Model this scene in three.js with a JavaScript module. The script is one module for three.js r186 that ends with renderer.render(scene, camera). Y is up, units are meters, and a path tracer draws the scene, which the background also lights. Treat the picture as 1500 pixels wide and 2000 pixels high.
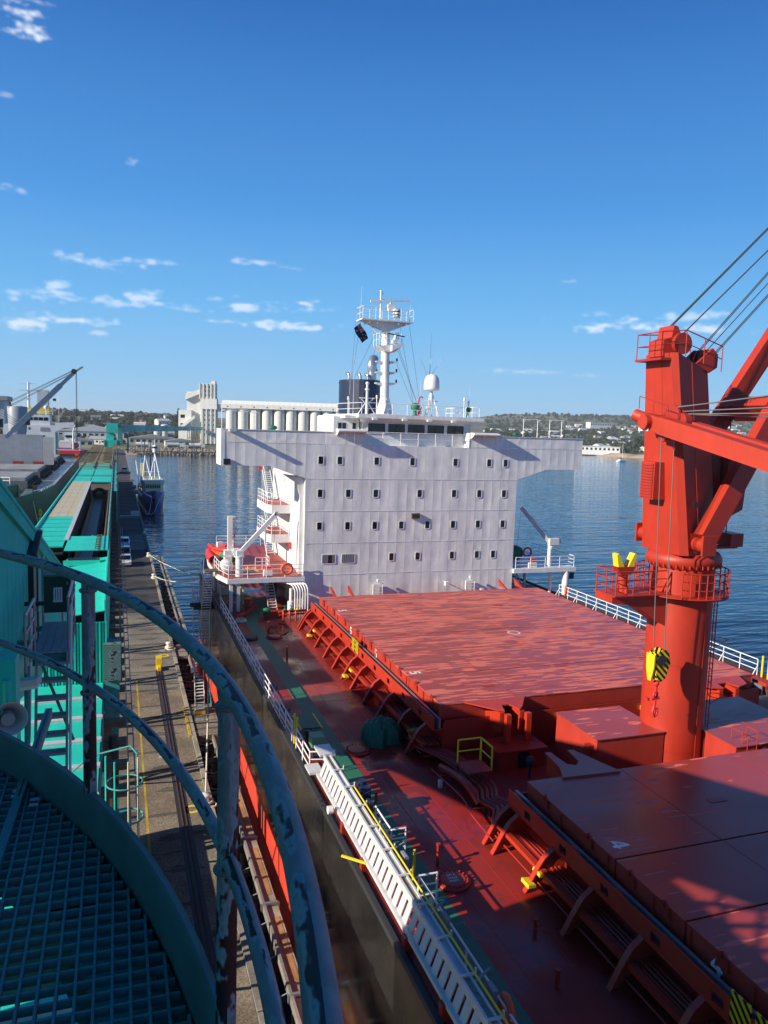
import * as THREE from 'three';
import { mergeGeometries, mergeVertices } from 'three/addons/utils/BufferGeometryUtils.js';
import { FontLoader } from 'three/addons/loaders/FontLoader.js';
import { TextGeometry } from 'three/addons/geometries/TextGeometry.js';

// ---------------------------------------------------------------- camera, sky, sun, exposure
// origin = the photographer's eye; -z runs along the jetty and the ship towards the stern, +x across towards the bay
const scene = new THREE.Scene();
const camera = new THREE.PerspectiveCamera(67.38, 768 / 1024, 0.1, 9000);
camera.setRotationFromMatrix(new THREE.Matrix4().makeBasis(
  new THREE.Vector3(0.94467, 0.03179, 0.32648), new THREE.Vector3(0.00635, 0.99334, -0.11508), new THREE.Vector3(-0.32797, 0.11079, 0.93817)));
scene.add(camera);
const renderer = new THREE.WebGLRenderer({ antialias: true });
renderer.setSize(768, 1024);
renderer.toneMapping = THREE.LinearToneMapping;
renderer.toneMappingExposure = 1.45;
renderer.shadowMap.enabled = true;
const sun = new THREE.DirectionalLight(new THREE.Color(1, 0.9, 0.75), 5);
sun.position.set(-100, 47 - 10, 18 - 30); sun.target.position.set(0, -10, -30);
sun.castShadow = true; sun.shadow.radius = 1; sun.shadow.mapSize.set(4096, 4096);
Object.assign(sun.shadow.camera, { left: -120, right: 120, top: 60, bottom: -60, near: 1, far: 400 });
scene.add(sun, sun.target);

let seed = 7;
const rnd = () => ((seed = (seed * 1664525 + 1013904223) >>> 0) / 4294967296);
const rr = (a, b) => a + (b - a) * rnd();
const hash = (x, y, s) => { let h = Math.imul(x, 374761393) ^ Math.imul(y, 668265263) ^ Math.imul(s, 2147483647 / 7 | 0); h = Math.imul(h ^ (h >>> 13), 1274126177); return ((h ^ (h >>> 16)) >>> 0) / 4294967296; };
const noise = (x, y, px, py, s) => {          // value noise, periodic px by py
  const xi = Math.floor(x), yi = Math.floor(y); let fx = x - xi, fy = y - yi;
  fx = fx * fx * (3 - 2 * fx); fy = fy * fy * (3 - 2 * fy);
  const w = (a, p) => ((a % p) + p) % p, a = w(xi, px), b = w(xi + 1, px), c = w(yi, py), d = w(yi + 1, py);
  return (hash(a, c, s) * (1 - fx) + hash(b, c, s) * fx) * (1 - fy) + (hash(a, d, s) * (1 - fx) + hash(b, d, s) * fx) * fy;
};
const fbm = (u, v, px, py, s, o = 4) => { let t = 0, a = 0.5, n = 0; for (let i = 0; i < o; i++) { t += a * noise(u * px, v * py, px, py, s + i); n += a; a *= 0.5; px *= 2; py *= 2; } return t / n; };
const clamp = (x, a = 0, b = 1) => Math.min(b, Math.max(a, x));
const sstep = (a, b, x) => { const t = clamp((x - a) / (b - a)); return t * t * (3 - 2 * t); };
const lin = c => Math.pow(c / 255, 2.2);

{ // the sky: clear morning blue with low wisps of cloud
  const W = 4096, H = 2048, d = new Float32Array(W * H * 4);
  const stops = [[-90, 110, 128, 148], [0, 138, 172, 200], [2.5, 126, 170, 203], [8, 97, 157, 206], [15, 69, 130, 192], [27, 44, 94, 160], [45, 31, 70, 130], [90, 22, 52, 102]];
  // [azimuth right of -z, elevation, half width, half height, strength, tilt] in degrees
  const cl = [[-5.5, 24.1, 1.7, 1.3, 1.3, 0], [-1.6, 10.4, 2.6, 0.42, 0.8, -6], [1.7, 10.5, 2, 0.42, 0.8, 4], [-5.2, 7.9, 2.2, 0.5, 0.8, 3], [-3.8, 8.5, 0.7, 0.6, 0.8, 20], [1.8, 8.4, 1.2, 0.55, 0.9, 3], [2.2, 7.9, 2.2, 0.3, 0.7, 0], [-0.5, 7.9, 1.2, 0.35, 0.7, 0], [-5.8, 6.1, 1.6, 0.75, 1, 0], [-3.8, 6.5, 1.4, 0.5, 0.9, 0], [-1.4, 6.5, 1, 0.4, 1.1, 0], [-0.1, 6.5, 0.6, 0.4, 1, -8], [9.2, 11.2, 1.7, 0.25, 0.7, 0], [12.2, 11, 0.9, 0.15, 0.5, 0], [10.6, 8.2, 3.6, 0.36, 0.9, 2], [13.2, 8.6, 0.9, 0.3, 1.1, 2], [10.8, 7.0, 4.2, 0.36, 0.9, 0], [6.9, 8.6, 1.1, 0.25, 0.7, 4], [5.6, 7.7, 1.5, 0.16, 0.6, 0], [-1, 5.7, 0.8, 0.2, 0.6, 0],
    [35.4, 7.4, 2.2, 0.42, 1, 2], [36.3, 7.9, 0.5, 0.4, 0.9, 0], [38.4, 7.3, 1.4, 0.45, 0.9, 0], [41, 7.1, 2.6, 0.5, 1, -3], [40.6, 8.1, 2.2, 0.35, 0.7, 0], [34, 8.3, 1, 0.25, 0.5, 0], [30.6, 7.9, 0.8, 0.16, 0.6, 0], [30.5, 4.2, 5, 0.22, 0.5, -1], [31.9, 10.5, 0.5, 0.12, 0.4, 0], [1.1, 16.8, 0.45, 0.3, 0.7, 0], [-6.4, 14.2, 0.8, 0.25, 0.5, -4], [-6.6, 19.5, 0.4, 0.2, 0.4, 0]];
  for (let i = 0; i < 60; i++) { const a = rr(60, 325); cl.push([a, rr(5, 16), rr(1.5, 6), rr(0.3, 0.9), rr(0.4, 0.9), rr(-4, 4)]); }
  for (let j = 0; j < H; j++) {
    const el = ((j + 0.5) / H - 0.5) * 180;
    let k = 0; while (k < stops.length - 2 && el > stops[k + 1][0]) k++;
    const t = clamp((el - stops[k][0]) / (stops[k + 1][0] - stops[k][0])), A = stops[k], B = stops[k + 1];
    const base = [1, 2, 3].map(n => lin(A[n]) * (1 - t) + lin(B[n]) * t);
    const near = el > 1 && el < 34 ? cl.filter(c => Math.abs(el - c[1]) < c[3] * 1.6 + c[2] * 1.6 * Math.abs(Math.sin(c[5] * 0.01745))) : [];
    for (let i = 0; i < W; i++) {
      const phi = ((i + 0.5) / W - 0.5) * 360;                // atan2(z, x)
      let az = phi + 90; if (az > 180) az -= 360;
      let m = 0;
      for (const c of near) {
        let da = az - c[0]; if (da > 180) da -= 360; if (da < -180) da += 360;
        if (Math.abs(da) > c[2] * 1.6) continue;
        const de = el - c[1] - da * Math.sin(c[5] * 0.01745), r = (da / c[2]) ** 2 + (de / (c[3] * 0.85)) ** 2;
        if (r > 2.2) continue;
        const n = fbm(i / W, j / H, 620, 820, 3, 4), n2 = fbm(i / W, j / H, 190, 420, 9, 3);
        m = Math.max(m, 0.8 * c[4] * sstep(0.46, 0.92, n * 0.75 + n2 * 0.65 - r * 0.2));
      }
      const o = (j * W + i) * 4, cw = [0.80, 0.86, 0.95];
      for (let n = 0; n < 3; n++) d[o + n] = base[n] * (1 - m * 0.8) + cw[n] * 0.85 * m * 0.8;
      d[o + 3] = 1;
    }
  }
  const t = new THREE.DataTexture(d, W, H, THREE.RGBAFormat, THREE.FloatType);
  t.mapping = THREE.EquirectangularReflectionMapping; t.magFilter = THREE.LinearFilter; t.needsUpdate = true;
  scene.background = t; scene.environment = t;
}
scene.fog = new THREE.FogExp2(0xcfdae4, 0.0001);

// ---------------------------------------------------------------- helpers
const V = (x, y, z) => new THREE.Vector3(x, y, z);
const box = (x0, x1, y0, y1, z0, z1) => new THREE.BoxGeometry(Math.abs(x1 - x0), Math.abs(y1 - y0), Math.abs(z1 - z0)).translate((x0 + x1) / 2, (y0 + y1) / 2, (z0 + z1) / 2);
const orient = (g, a, b) => { const d = V(...b).sub(V(...a)), q = new THREE.Quaternion().setFromUnitVectors(V(0, 1, 0), d.clone().normalize()); return g.applyQuaternion(q).translate((a[0] + b[0]) / 2, (a[1] + b[1]) / 2, (a[2] + b[2]) / 2); };
const dist = (a, b) => Math.hypot(a[0] - b[0], a[1] - b[1], a[2] - b[2]);
const bar = (a, b, r, n = 6, r2 = r) => orient(new THREE.CylinderGeometry(r2, r, dist(a, b), n), a, b);
const beam = (a, b, w, h, up = [0, 1, 0]) => { // rectangular section, w across, h along 'up'
  const d = V(...b).sub(V(...a)), L = d.length(), y = d.normalize(), x = V(...up).cross(y).normalize(), z = x.clone().cross(y);
  return new THREE.BoxGeometry(w, L, h).applyMatrix4(new THREE.Matrix4().makeBasis(x, y, z)).translate((a[0] + b[0]) / 2, (a[1] + b[1]) / 2, (a[2] + b[2]) / 2);
};
const tube = (pts, r, n = 8, seg = 0, closed = false) => new THREE.TubeGeometry(new THREE.CatmullRomCurve3(pts.map(p => V(...p)), closed, 'centripetal'), seg || pts.length * 6, r, n, closed);
const poly = (pts, r, n = 6) => { const g = []; for (let i = 1; i < pts.length; i++) g.push(bar(pts[i - 1], pts[i], r, n)); return g; };
const shape = (pts, holes = []) => { const s = new THREE.Shape(pts.map(p => new THREE.Vector2(...p))); for (const h of holes) s.holes.push(new THREE.Path(h.map(p => new THREE.Vector2(...p)))); return s; };
// prism: outline pts swept along an axis from a to b. axis x: pts=[z,y]; y: pts=[x,z]; z: pts=[x,y]
const prism = (axis, pts, a, b, holes, bevel = 0) => {
  const g = new THREE.ExtrudeGeometry(shape(pts, holes), { depth: b - a - 2 * bevel, bevelEnabled: bevel > 0, bevelSize: bevel, bevelThickness: bevel, bevelOffset: -bevel, bevelSegments: 2, curveSegments: 8 });
  g.translate(0, 0, a + bevel);
  if (axis === 'x') g.applyMatrix4(new THREE.Matrix4().set(0, 0, 1, 0, 0, 1, 0, 0, 1, 0, 0, 0, 0, 0, 0, 1));
  if (axis === 'y') g.applyMatrix4(new THREE.Matrix4().set(1, 0, 0, 0, 0, 0, 1, 0, 0, 1, 0, 0, 0, 0, 0, 1));
  if (axis !== 'z') flip(g);
  return g;
};
const flip = g => { if (g.index) { const i = g.index.array; for (let k = 0; k < i.length; k += 3) [i[k], i[k + 1]] = [i[k + 1], i[k]]; } else for (const n of ['position', 'normal', 'uv']) { const a = g.attributes[n]; if (!a) continue; const s = a.itemSize, v = a.array; for (let k = 0; k < a.count; k += 3) for (let c = 0; c < s; c++) { const p = k * s + c, q = (k + 1) * s + c; [v[p], v[q]] = [v[q], v[p]]; } } return g; };
const lathe = (pts, at = [0, 0, 0], n = 20) => new THREE.LatheGeometry(pts.map(p => new THREE.Vector2(...p)), n).translate(...at);
const sph = (r, at, sx = 1, sy = 1, sz = 1, n = 12) => new THREE.SphereGeometry(r, n * 1.5 | 0, n).scale(sx, sy, sz).translate(...at);
const torus = (R, r, at, rx = 0, ry = 0, n = 24) => new THREE.TorusGeometry(R, r, 8, n).rotateX(rx).rotateY(ry).translate(...at);
const arcPts = (cx, cz, R, a0, a1, n, y) => Array.from({ length: n + 1 }, (_, i) => { const a = a0 + (a1 - a0) * i / n; return [cx + R * Math.cos(a), y, cz + R * Math.sin(a)]; });
const rrect = (w, h, r, cx = 0, cy = 0) => { const p = []; for (const [sx, sy, a] of [[1, 1, 0], [-1, 1, 90], [-1, -1, 180], [1, -1, 270]]) for (let k = 0; k <= 3; k++) { const t = (a + k * 30) * Math.PI / 180; p.push([cx + sx * (w / 2 - r) + r * Math.cos(t), cy + sy * (h / 2 - r) + r * Math.sin(t)]); } return p; };
const boxUV = g => { const p = g.attributes.position, n = g.attributes.normal, u = new Float32Array(p.count * 2); for (let i = 0; i < p.count; i++) { const x = Math.abs(n.getX(i)), y = Math.abs(n.getY(i)), z = Math.abs(n.getZ(i)); if (y >= x && y >= z) { u[2 * i] = p.getX(i); u[2 * i + 1] = p.getZ(i); } else if (x >= z) { u[2 * i] = p.getZ(i); u[2 * i + 1] = p.getY(i); } else { u[2 * i] = p.getX(i); u[2 * i + 1] = p.getY(i); } } g.setAttribute('uv', new THREE.BufferAttribute(u, 2)); return g; };
const clean = g => { if (g.index) g = g.toNonIndexed(); for (const k of Object.keys(g.attributes)) if (!['position', 'normal', 'uv', 'color'].includes(k)) g.deleteAttribute(k); if (!g.attributes.normal) g.computeVertexNormals(); return g; };
const join = gs => { gs = gs.flat(9).map(clean); for (const g of gs) { if (!g.attributes.uv) boxUV(g); g.clearGroups(); } return gs.length > 1 ? mergeGeometries(gs) : gs[0]; };
const used = new Map();
const numbered = n => { const k = used.get(n) || 0; used.set(n, k + 1); return k ? `${n}_${String(k).padStart(3, '0')}` : n; };
const mesh = (geo, mat, keepUV) => { let g = Array.isArray(geo) ? join(geo) : geo; if (!keepUV) { g = clean(g); boxUV(g); } const m = new THREE.Mesh(g, mat); m.castShadow = m.receiveShadow = true; return m; };
const part = (parent, name, geo, mat, label, keepUV) => { const m = mesh(geo, mat, keepUV); m.name = name; if (label) m.userData.label = label; parent.add(m); return m; };
const hold = (parent, name, label) => { const g = new THREE.Group(); g.name = name; if (label) g.userData.label = label; parent.add(g); return g; };
const tag = (o, label, category, group, kind) => { Object.assign(o.userData, { label, category }); if (group) o.userData.group = group; if (kind) o.userData.kind = kind; return o; };
const thing = (name, label, category, group) => { const g = new THREE.Group(); g.name = numbered(name); scene.add(g); return tag(g, label, category, group); };
const solo = (name, geo, mat, label, category, group, kind) => { const m = mesh(geo, mat); m.name = numbered(name); scene.add(m); return tag(m, label, category, group, kind); };
const struct = (name, geo, mat, label, category, keepUV) => { const m = mesh(geo, mat, keepUV); m.name = numbered(name); scene.add(m); return tag(m, label, category, undefined, 'structure'); };

// ---------------------------------------------------------------- textures and materials
const tex = (W, H, f, rep = 1, srgb = true, repY = rep) => { const d = new Uint8Array(W * H * 4); for (let j = 0; j < H; j++) for (let i = 0; i < W; i++) { const c = f(i / W, j / H), o = (j * W + i) * 4; for (let n = 0; n < 3; n++) d[o + n] = clamp(Array.isArray(c) ? c[n] : c) * 255; d[o + 3] = 255; } const t = new THREE.DataTexture(d, W, H, THREE.RGBAFormat); t.wrapS = t.wrapT = THREE.RepeatWrapping; t.magFilter = THREE.LinearFilter; t.minFilter = THREE.LinearMipmapLinearFilter; t.generateMipmaps = true; if (srgb) t.colorSpace = THREE.SRGBColorSpace; t.repeat.set(1 / rep, 1 / repY); t.needsUpdate = true; return t; };
const mixc = (a, b, t) => a.map((v, i) => v * (1 - t) + b[i] * t);
const tWear = tex(512, 512, (u, v) => { const a = fbm(u, v, 5, 5, 11, 5), b = fbm(u, v, 40, 6, 17, 3); return 0.95 + 0.14 * (a - 0.5) + 0.07 * (b - 0.5); }, 5);
const tDirt = tex(512, 512, (u, v) => { const a = fbm(u, v, 4, 4, 21, 6), b = fbm(u, v, 60, 60, 27, 2); return 0.88 + 0.42 * (a - 0.5) + 0.2 * (b - 0.5); }, 6);
const tRough = tex(512, 512, (u, v) => { const a = fbm(u, v, 4, 4, 31, 5); return 0.55 + 1.1 * (a - 0.5); }, 7, false);
const tGrain = tex(256, 256, (u, v) => fbm(u, v, 24, 24, 37, 3), 0.7, false);
const std = (c, rough = 0.6, o = {}) => { const m = new THREE.MeshPhysicalMaterial({ roughness: rough, metalness: 0, ...o }); if (Array.isArray(c)) m.color.setRGB(...c); else m.color.set(c); m.side = THREE.DoubleSide; return m; };
const worn = (c, rough = 0.55, o = {}) => std(c, rough, { map: tWear, ...o });
const M = {
  white: worn([0.80, 0.80, 0.79], 0.42), whiteRail: std([0.8, 0.8, 0.78], 0.45), plate: std([0.87, 0.87, 0.84], 0.42, { map: tWear }),
  black: std([0.012, 0.012, 0.014], 0.5), dark: std([0.03, 0.03, 0.032], 0.6), grey: worn([0.3, 0.31, 0.32], 0.6), pale: worn([0.55, 0.56, 0.57], 0.5), steel: worn([0.35, 0.36, 0.37], 0.4, { metalness: 0.5 }),
  red: worn([0.50, 0.040, 0.016], 0.42), redDeep: worn([0.38, 0.03, 0.016], 0.42), orange: std([0.78, 0.10, 0.03], 0.5), scarlet: std([0.7, 0.03, 0.03], 0.5), boot: worn([0.62, 0.06, 0.03], 0.5),
  yellow: std([0.80, 0.58, 0.02], 0.5), green: std([0.02, 0.16, 0.08], 0.6), greenBox: std([0.10, 0.30, 0.17], 0.5), tarp: std([0.01, 0.10, 0.06], 0.7), navy: worn([0.018, 0.03, 0.07], 0.4),
  glass: std([0.008, 0.01, 0.013], 0.06), curtain: std([0.22, 0.23, 0.27], 0.8), chrome: std([0.6, 0.6, 0.6], 0.3, { metalness: 0.8 }),
  teal: worn([0.014, 0.62, 0.47], 0.6), tealDirty: std([0.06, 0.33, 0.29], 0.7, { map: tDirt }), aluminium: worn([0.72, 0.72, 0.71], 0.45, { metalness: 0.12 }),
  concrete: std([0.30, 0.27, 0.23], 0.9, { map: tDirt }), timber: std([0.13, 0.095, 0.065], 0.85, { map: tDirt }), timberPale: std([0.42, 0.37, 0.29], 0.85, { map: tDirt }), rust: std([0.13, 0.05, 0.028], 0.85, { map: tDirt }), brownSteel: std([0.15, 0.115, 0.075], 0.7, { map: tDirt }),
  rope: std([0.66, 0.62, 0.48], 0.9), wire: std([0.05, 0.05, 0.055], 0.5), wireGrey: std([0.2, 0.2, 0.2], 0.5, { metalness: 0.4 }), grain: std([0.45, 0.25, 0.10], 0.95, { map: tDirt }),
};
const yellowBlack = std(0xffffff, 0.5, { map: tex(128, 128, (u, v) => ((u + v) * 2 % 1) < 0.5 ? [0.9, 0.76, 0.08] : [0.03, 0.03, 0.03], 0.55) });
const grating = M.dark;
const font = await new FontLoader().loadAsync('fonts/droid/droid_sans_bold.typeface.json');
const text = (s, size, depth = 0.01) => { const g = new TextGeometry(s, { font, size, depth, curveSegments: 3 }); g.computeBoundingBox(); const b = g.boundingBox; return g.translate(-(b.min.x + b.max.x) / 2, -(b.min.y + b.max.y) / 2, 0); };
const railing = (parent, name, pts, o = {}) => { // posts and rails along a path of floor points
  const { h = 1.05, rails = 3, step = 1.5, r = 0.028, mat = M.whiteRail, brace = 0 } = o, g = hold(parent, name);
  for (let k = 1; k <= rails; k++) part(g, 'rail', poly(pts.map(p => [p[0], p[1] + h * k / rails, p[2]]), k === rails ? r * 1.25 : r, 6), mat);
  let n = 0; for (let i = 1; i < pts.length; i++) { const a = pts[i - 1], b = pts[i], L = dist(a, b), m = Math.max(1, Math.round(L / step)); for (let j = i > 1 ? 1 : 0; j <= m; j++) { const t = j / m, p = [0, 1, 2].map(c => a[c] + (b[c] - a[c]) * t), gs = [bar(p, [p[0], p[1] + h, p[2]], r * 1.15, 6)]; if (brace && n++ % 2 === 0) gs.push(bar([p[0] + brace, p[1], p[2]], [p[0], p[1] + h * 0.6, p[2]], r)); part(g, 'post', gs, mat); } }
  return g; };
const ladder = (parent, name, a, b, w, o = {}) => { const { mat = M.whiteRail, step = 0.3, across = [1, 0, 0], r = 0.025, flat } = o, g = hold(parent, name), L = dist(a, b), n = Math.max(2, Math.round(L / step)); for (const s of [-1, 1]) part(g, 'stringer', flat ? beam(a.map((v, i) => v + across[i] * s * w / 2), b.map((v, i) => v + across[i] * s * w / 2), 0.04, 0.16) : bar(a.map((v, i) => v + across[i] * s * w / 2), b.map((v, i) => v + across[i] * s * w / 2), r), mat); for (let i = 1; i < n; i++) { const p = a.map((v, k) => v + (b[k] - v) * i / n); part(g, flat ? 'tread' : 'rung', flat ? box(p[0] - (across[0] ? w / 2 : 0.11), p[0] + (across[0] ? w / 2 : 0.11), p[1] - 0.02, p[1] + 0.02, p[2] - (across[0] ? 0.11 : w / 2), p[2] + (across[0] ? 0.11 : w / 2)) : bar(p.map((v, k) => v - across[k] * w / 2), p.map((v, k) => v + across[k] * w / 2), r * 0.8, 5), mat); } return g; };
// ---------------------------------------------------------------- the setting: water, land, town
const WY = -27.5, JY = -23;
{
  const rip = tex(1024, 1024, (u, v) => 0.5 + 0.62 * (fbm(u, v, 5, 26, 41, 3) - 0.5) + 0.42 * (fbm(u + 0.05 * fbm(u, v, 4, 4, 3, 2), v, 18, 70, 47, 3) - 0.5) + 0.5 * (fbm(u, v, 3, 5, 53, 2) - 0.5), 70, false);
  const m = std([0.004, 0.032, 0.075], 0.07, { bumpMap: rip, bumpScale: 0.34, ior: 1.33 });
  const g = new THREE.PlaneGeometry(9000, 9000).rotateX(-Math.PI / 2).translate(500, WY, -2500);
  struct('water', g, m, 'calm deep blue harbour water with fine ripples', 'water');
}
const coast = [[-1600, -330], [-120, -430], [-30, -560], [8, -628], [125, -628], [190, -720], [400, -930], [545, -842], [577, -755], [631, -662], [760, -610], [1000, -540], [2200, -300]];
const coastZ = x => { let k = 0; while (k < coast.length - 2 && x > coast[k + 1][0]) k++; const [a, b] = [coast[k], coast[k + 1]], t = clamp((x - a[0]) / (b[0] - a[0])); return a[1] + (b[1] - a[1]) * t; };
const landY = (x, z) => {
  const d = coastZ(x) - z; if (d < -20) return -34;
  const n = fbm((x + 4000) / 8000, (z + 8000) / 8000, 26, 26, 61, 4) - 0.5, right = sstep(330, 800, x);
  return -29 + 5.6 * sstep(-6, 9, d) + (22 - 3 * right) * sstep(30, 950, d) + 24 * n * sstep(60, 500, d) * (1 + right * 0.3) + 55 * right * sstep(700, 2000, d) * sstep(700, 1500, x) + 6 * sstep(900, 1600, d);
};
{
  const nx = 220, nz = 130, x0 = -1000, x1 = 2200, z0 = -320, z1 = -2600, pos = [], col = [], idx = [];
  for (let j = 0; j <= nz; j++) for (let i = 0; i <= nx; i++) {
    const x = x0 + (x1 - x0) * i / nx, z = z0 + (z1 - z0) * Math.pow(j / nz, 1.5), y = landY(x, z), d = coastZ(x) - z;
    pos.push(x, y, z);
    const k = fbm((x + 4000) / 8000, (z + 8000) / 8000, 200, 200, 71, 3), beach = sstep(22, 12, d), c = mixc(mixc([0.075, 0.085, 0.04], [0.15, 0.14, 0.085], sstep(0.4, 0.62, k)), [0.42, 0.31, 0.20], beach);
    col.push(...c);
  }
  for (let j = 0; j < nz; j++) for (let i = 0; i < nx; i++) { const a = j * (nx + 1) + i, b = a + 1, c = a + nx + 1, e = c + 1; idx.push(a, b, c, b, e, c); }
  const g = new THREE.BufferGeometry(); g.setAttribute('position', new THREE.Float32BufferAttribute(pos, 3)); g.setAttribute('color', new THREE.Float32BufferAttribute(col, 3)); g.setIndex(idx); g.computeVertexNormals();
  struct('land', g, std(0xffffff, 0.95, { vertexColors: true }), 'low shore and town hills around the bay', 'land');
  const hp = [[-5200, -70]]; for (let i = 0; i <= 60; i++) { const x = -5200 + i * 190; hp.push([x, -60 + 118 * (0.45 + 0.5 * fbm(i / 61, 0.3, 7, 3, 83, 4)) + 60 * sstep(2600, 5200, x)]); } hp.push([6300, -70]);
  struct('far_hills', prism('z', hp, -6200, -6000), std([0.09, 0.09, 0.06], 0.95), 'faint low hills along the horizon', 'hills');
}
// trees of the town: leaf clumps through the crown's volume
const crownGeo = (n, r, h, leaf, s, cone) => { const k = seed; seed = s; const gs = [], P = [], N = [];
  for (let i = 0; i < n; i++) {
    let x, y, z; const t = rnd();
    if (cone) { y = t * t * 0.2 + t * 0.8; const a = rr(0, 6.283), q = (1 - y) * r * (0.55 + 0.45 * rnd()) * (0.75 + 0.25 * Math.sin(y * 40)); x = Math.cos(a) * q; z = Math.sin(a) * q; y *= h; }
    else { const lobe = i % 5, a = lobe * 1.257 + 0.4, lr = lobe ? r * 0.5 : 0; const d = V(rr(-1, 1), rr(-1, 1), rr(-1, 1)).normalize().multiplyScalar(Math.cbrt(rr(0.25, 1))); x = Math.cos(a) * lr + d.x * r * 0.55; z = Math.sin(a) * lr + d.z * r * 0.55; y = h * 0.5 + (lobe ? -0.06 : 0.12) * h + d.y * h * 0.4; }
    const q = new THREE.Quaternion().setFromEuler(new THREE.Euler(rr(0, 6), rr(0, 6), rr(0, 6))), s1 = leaf * rr(0.6, 1.3), nn = V(x, (y - h * 0.4) * 1.2, z).normalize();
    for (const c of [[-1, -0.6, 0], [1, -0.7, 0.2], [0.2, 1, -0.1]]) { const v = V(...c).multiplyScalar(s1).applyQuaternion(q); P.push(x + v.x, y + v.y, z + v.z); N.push(nn.x, nn.y, nn.z); }
  }
  seed = k; const g = new THREE.BufferGeometry(); g.setAttribute('position', new THREE.Float32BufferAttribute(P, 3)); g.computeVertexNormals(); return g; };
const leafM = std([0.045, 0.062, 0.026], 0.9), leafM2 = std([0.06, 0.068, 0.034], 0.9), pineM = std([0.018, 0.036, 0.022], 0.9), barkM = std([0.12, 0.09, 0.07], 0.9);
const crownA = crownGeo(260, 4.6, 8, 0.85, 5), crownB = crownGeo(260, 5.6, 7, 0.95, 9), crownP = crownGeo(420, 4.2, 20, 0.9, 13, true);
const views = [[-0.20, 0.115, 0.42], [0.50, 0.83, 0.45], [0.9, 1.06, 0.13]];
const pick = () => { let t = rnd(); for (const w of views) { if (t < w[2]) return rr(w[0], w[1]); t -= w[2]; } return rr(-0.2, 0.1); };
const clear = (x, z) => !(x > 50 && x < 330 && z > -860 && z < -700) && !(x > -60 && x < 125 && z > -700);
{
  const spots = []; let tries = 0;
  while (spots.length < 5200 && tries++ < 60000) { const D = 560 + 1900 * Math.pow(rnd(), 1.35), t = pick(), x = D * t, z = -D, d = coastZ(x) - z; if (d < 24 || !clear(x, z)) continue; if (rnd() > 0.25 + 1.2 * sstep(0.4, 0.6, fbm((x + 4000) / 8000, (z + 8000) / 8000, 120, 120, 91, 3)) * sstep(10, 220, d)) continue; spots.push([x, landY(x, z) - 0.6, z, rr(0.5, 1.15), rr(0, 6.28)]); }
  const im = new THREE.InstancedMesh(clean(crownA), std(0xffffff, 0.95), spots.length), m4 = new THREE.Matrix4(), c = new THREE.Color();
  spots.forEach(([x, y, z, s, a], i) => { m4.makeRotationY(a).scale(V(s * rr(0.9, 1.25), s * rr(0.8, 1.2), s)).setPosition(x, y, z); im.setMatrixAt(i, m4); const k = rr(0.7, 1.5); c.setRGB(0.042 * k, 0.056 * k, 0.026 * k * rr(0.8, 1.3)); im.setColorAt(i, c); });
  im.name = 'far_woodland'; im.castShadow = im.receiveShadow = true; scene.add(im); tag(im, 'grey green gum trees massed between the far houses', 'trees', undefined, 'stuff');
  const tree = (x, z, s, geo, mat, th, label, group) => { const y = landY(x, z) - 0.3, t = thing('shore_tree', label, 'tree', group); part(t, 'trunk', [bar([0, 0, 0], [0.2, th, 0], 0.42, 7, 0.22), bar([0.1, th * 0.6, 0], [1.6, th * 1.1, 0.8], 0.2, 5, 0.1), bar([0.1, th * 0.55, 0], [-1.5, th * 1.05, -0.7], 0.2, 5, 0.1)], barkM); const m = mesh(geo.clone().translate(0, th * 0.55, 0), mat); m.name = 'crown'; t.add(m); t.position.set(x, y, z); t.scale.setScalar(s); t.rotation.y = rr(0, 6); };
  for (const [t, D, s, l] of [[0.073, 980, 1.5, 'tall dark conifer standing above the houses beside the silo tower'], [-0.118, 1080, 1.05, 'dark conifer on the skyline beyond the moored grey cranes'], [0.655, 880, 0.85, 'conifer behind the bay houses between ship and red crane'], [0.63, 1080, 0.9, 'slim conifer on the wooded skyline, next to a taller one']]) tree(D * t, -D, s, crownP, pineM, 5, l);
  for (const [t, D, s, l] of [[0.772, 820, 2.5, 'big dark round tree beside the red crane on the bay shore'], [0.748, 850, 1.5, 'dark bushy tree beside the white seafront building']]) tree(D * t, -D, s, crownB, pineM, 3, l);
  for (let i = 0; i < 26; i++) { const right = i > 10, t = right ? rr(0.56, 0.76) : rr(-0.19, 0.1); let D = right ? rr(860, 1000) : rr(640, 800), x = D * t; D = Math.max(D, -coastZ(x) + 25); x = D * t; if (!clear(x, -D)) continue; tree(x, -D, rr(0.55, 1.0), i % 2 ? crownA : crownB, i % 3 ? leafM : leafM2, 3, right ? 'grey green gum tree among the houses across the bay' : 'grey green gum tree behind the port sheds', right ? 'gum trees across the bay' : 'gum trees behind the port'); }
}
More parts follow.
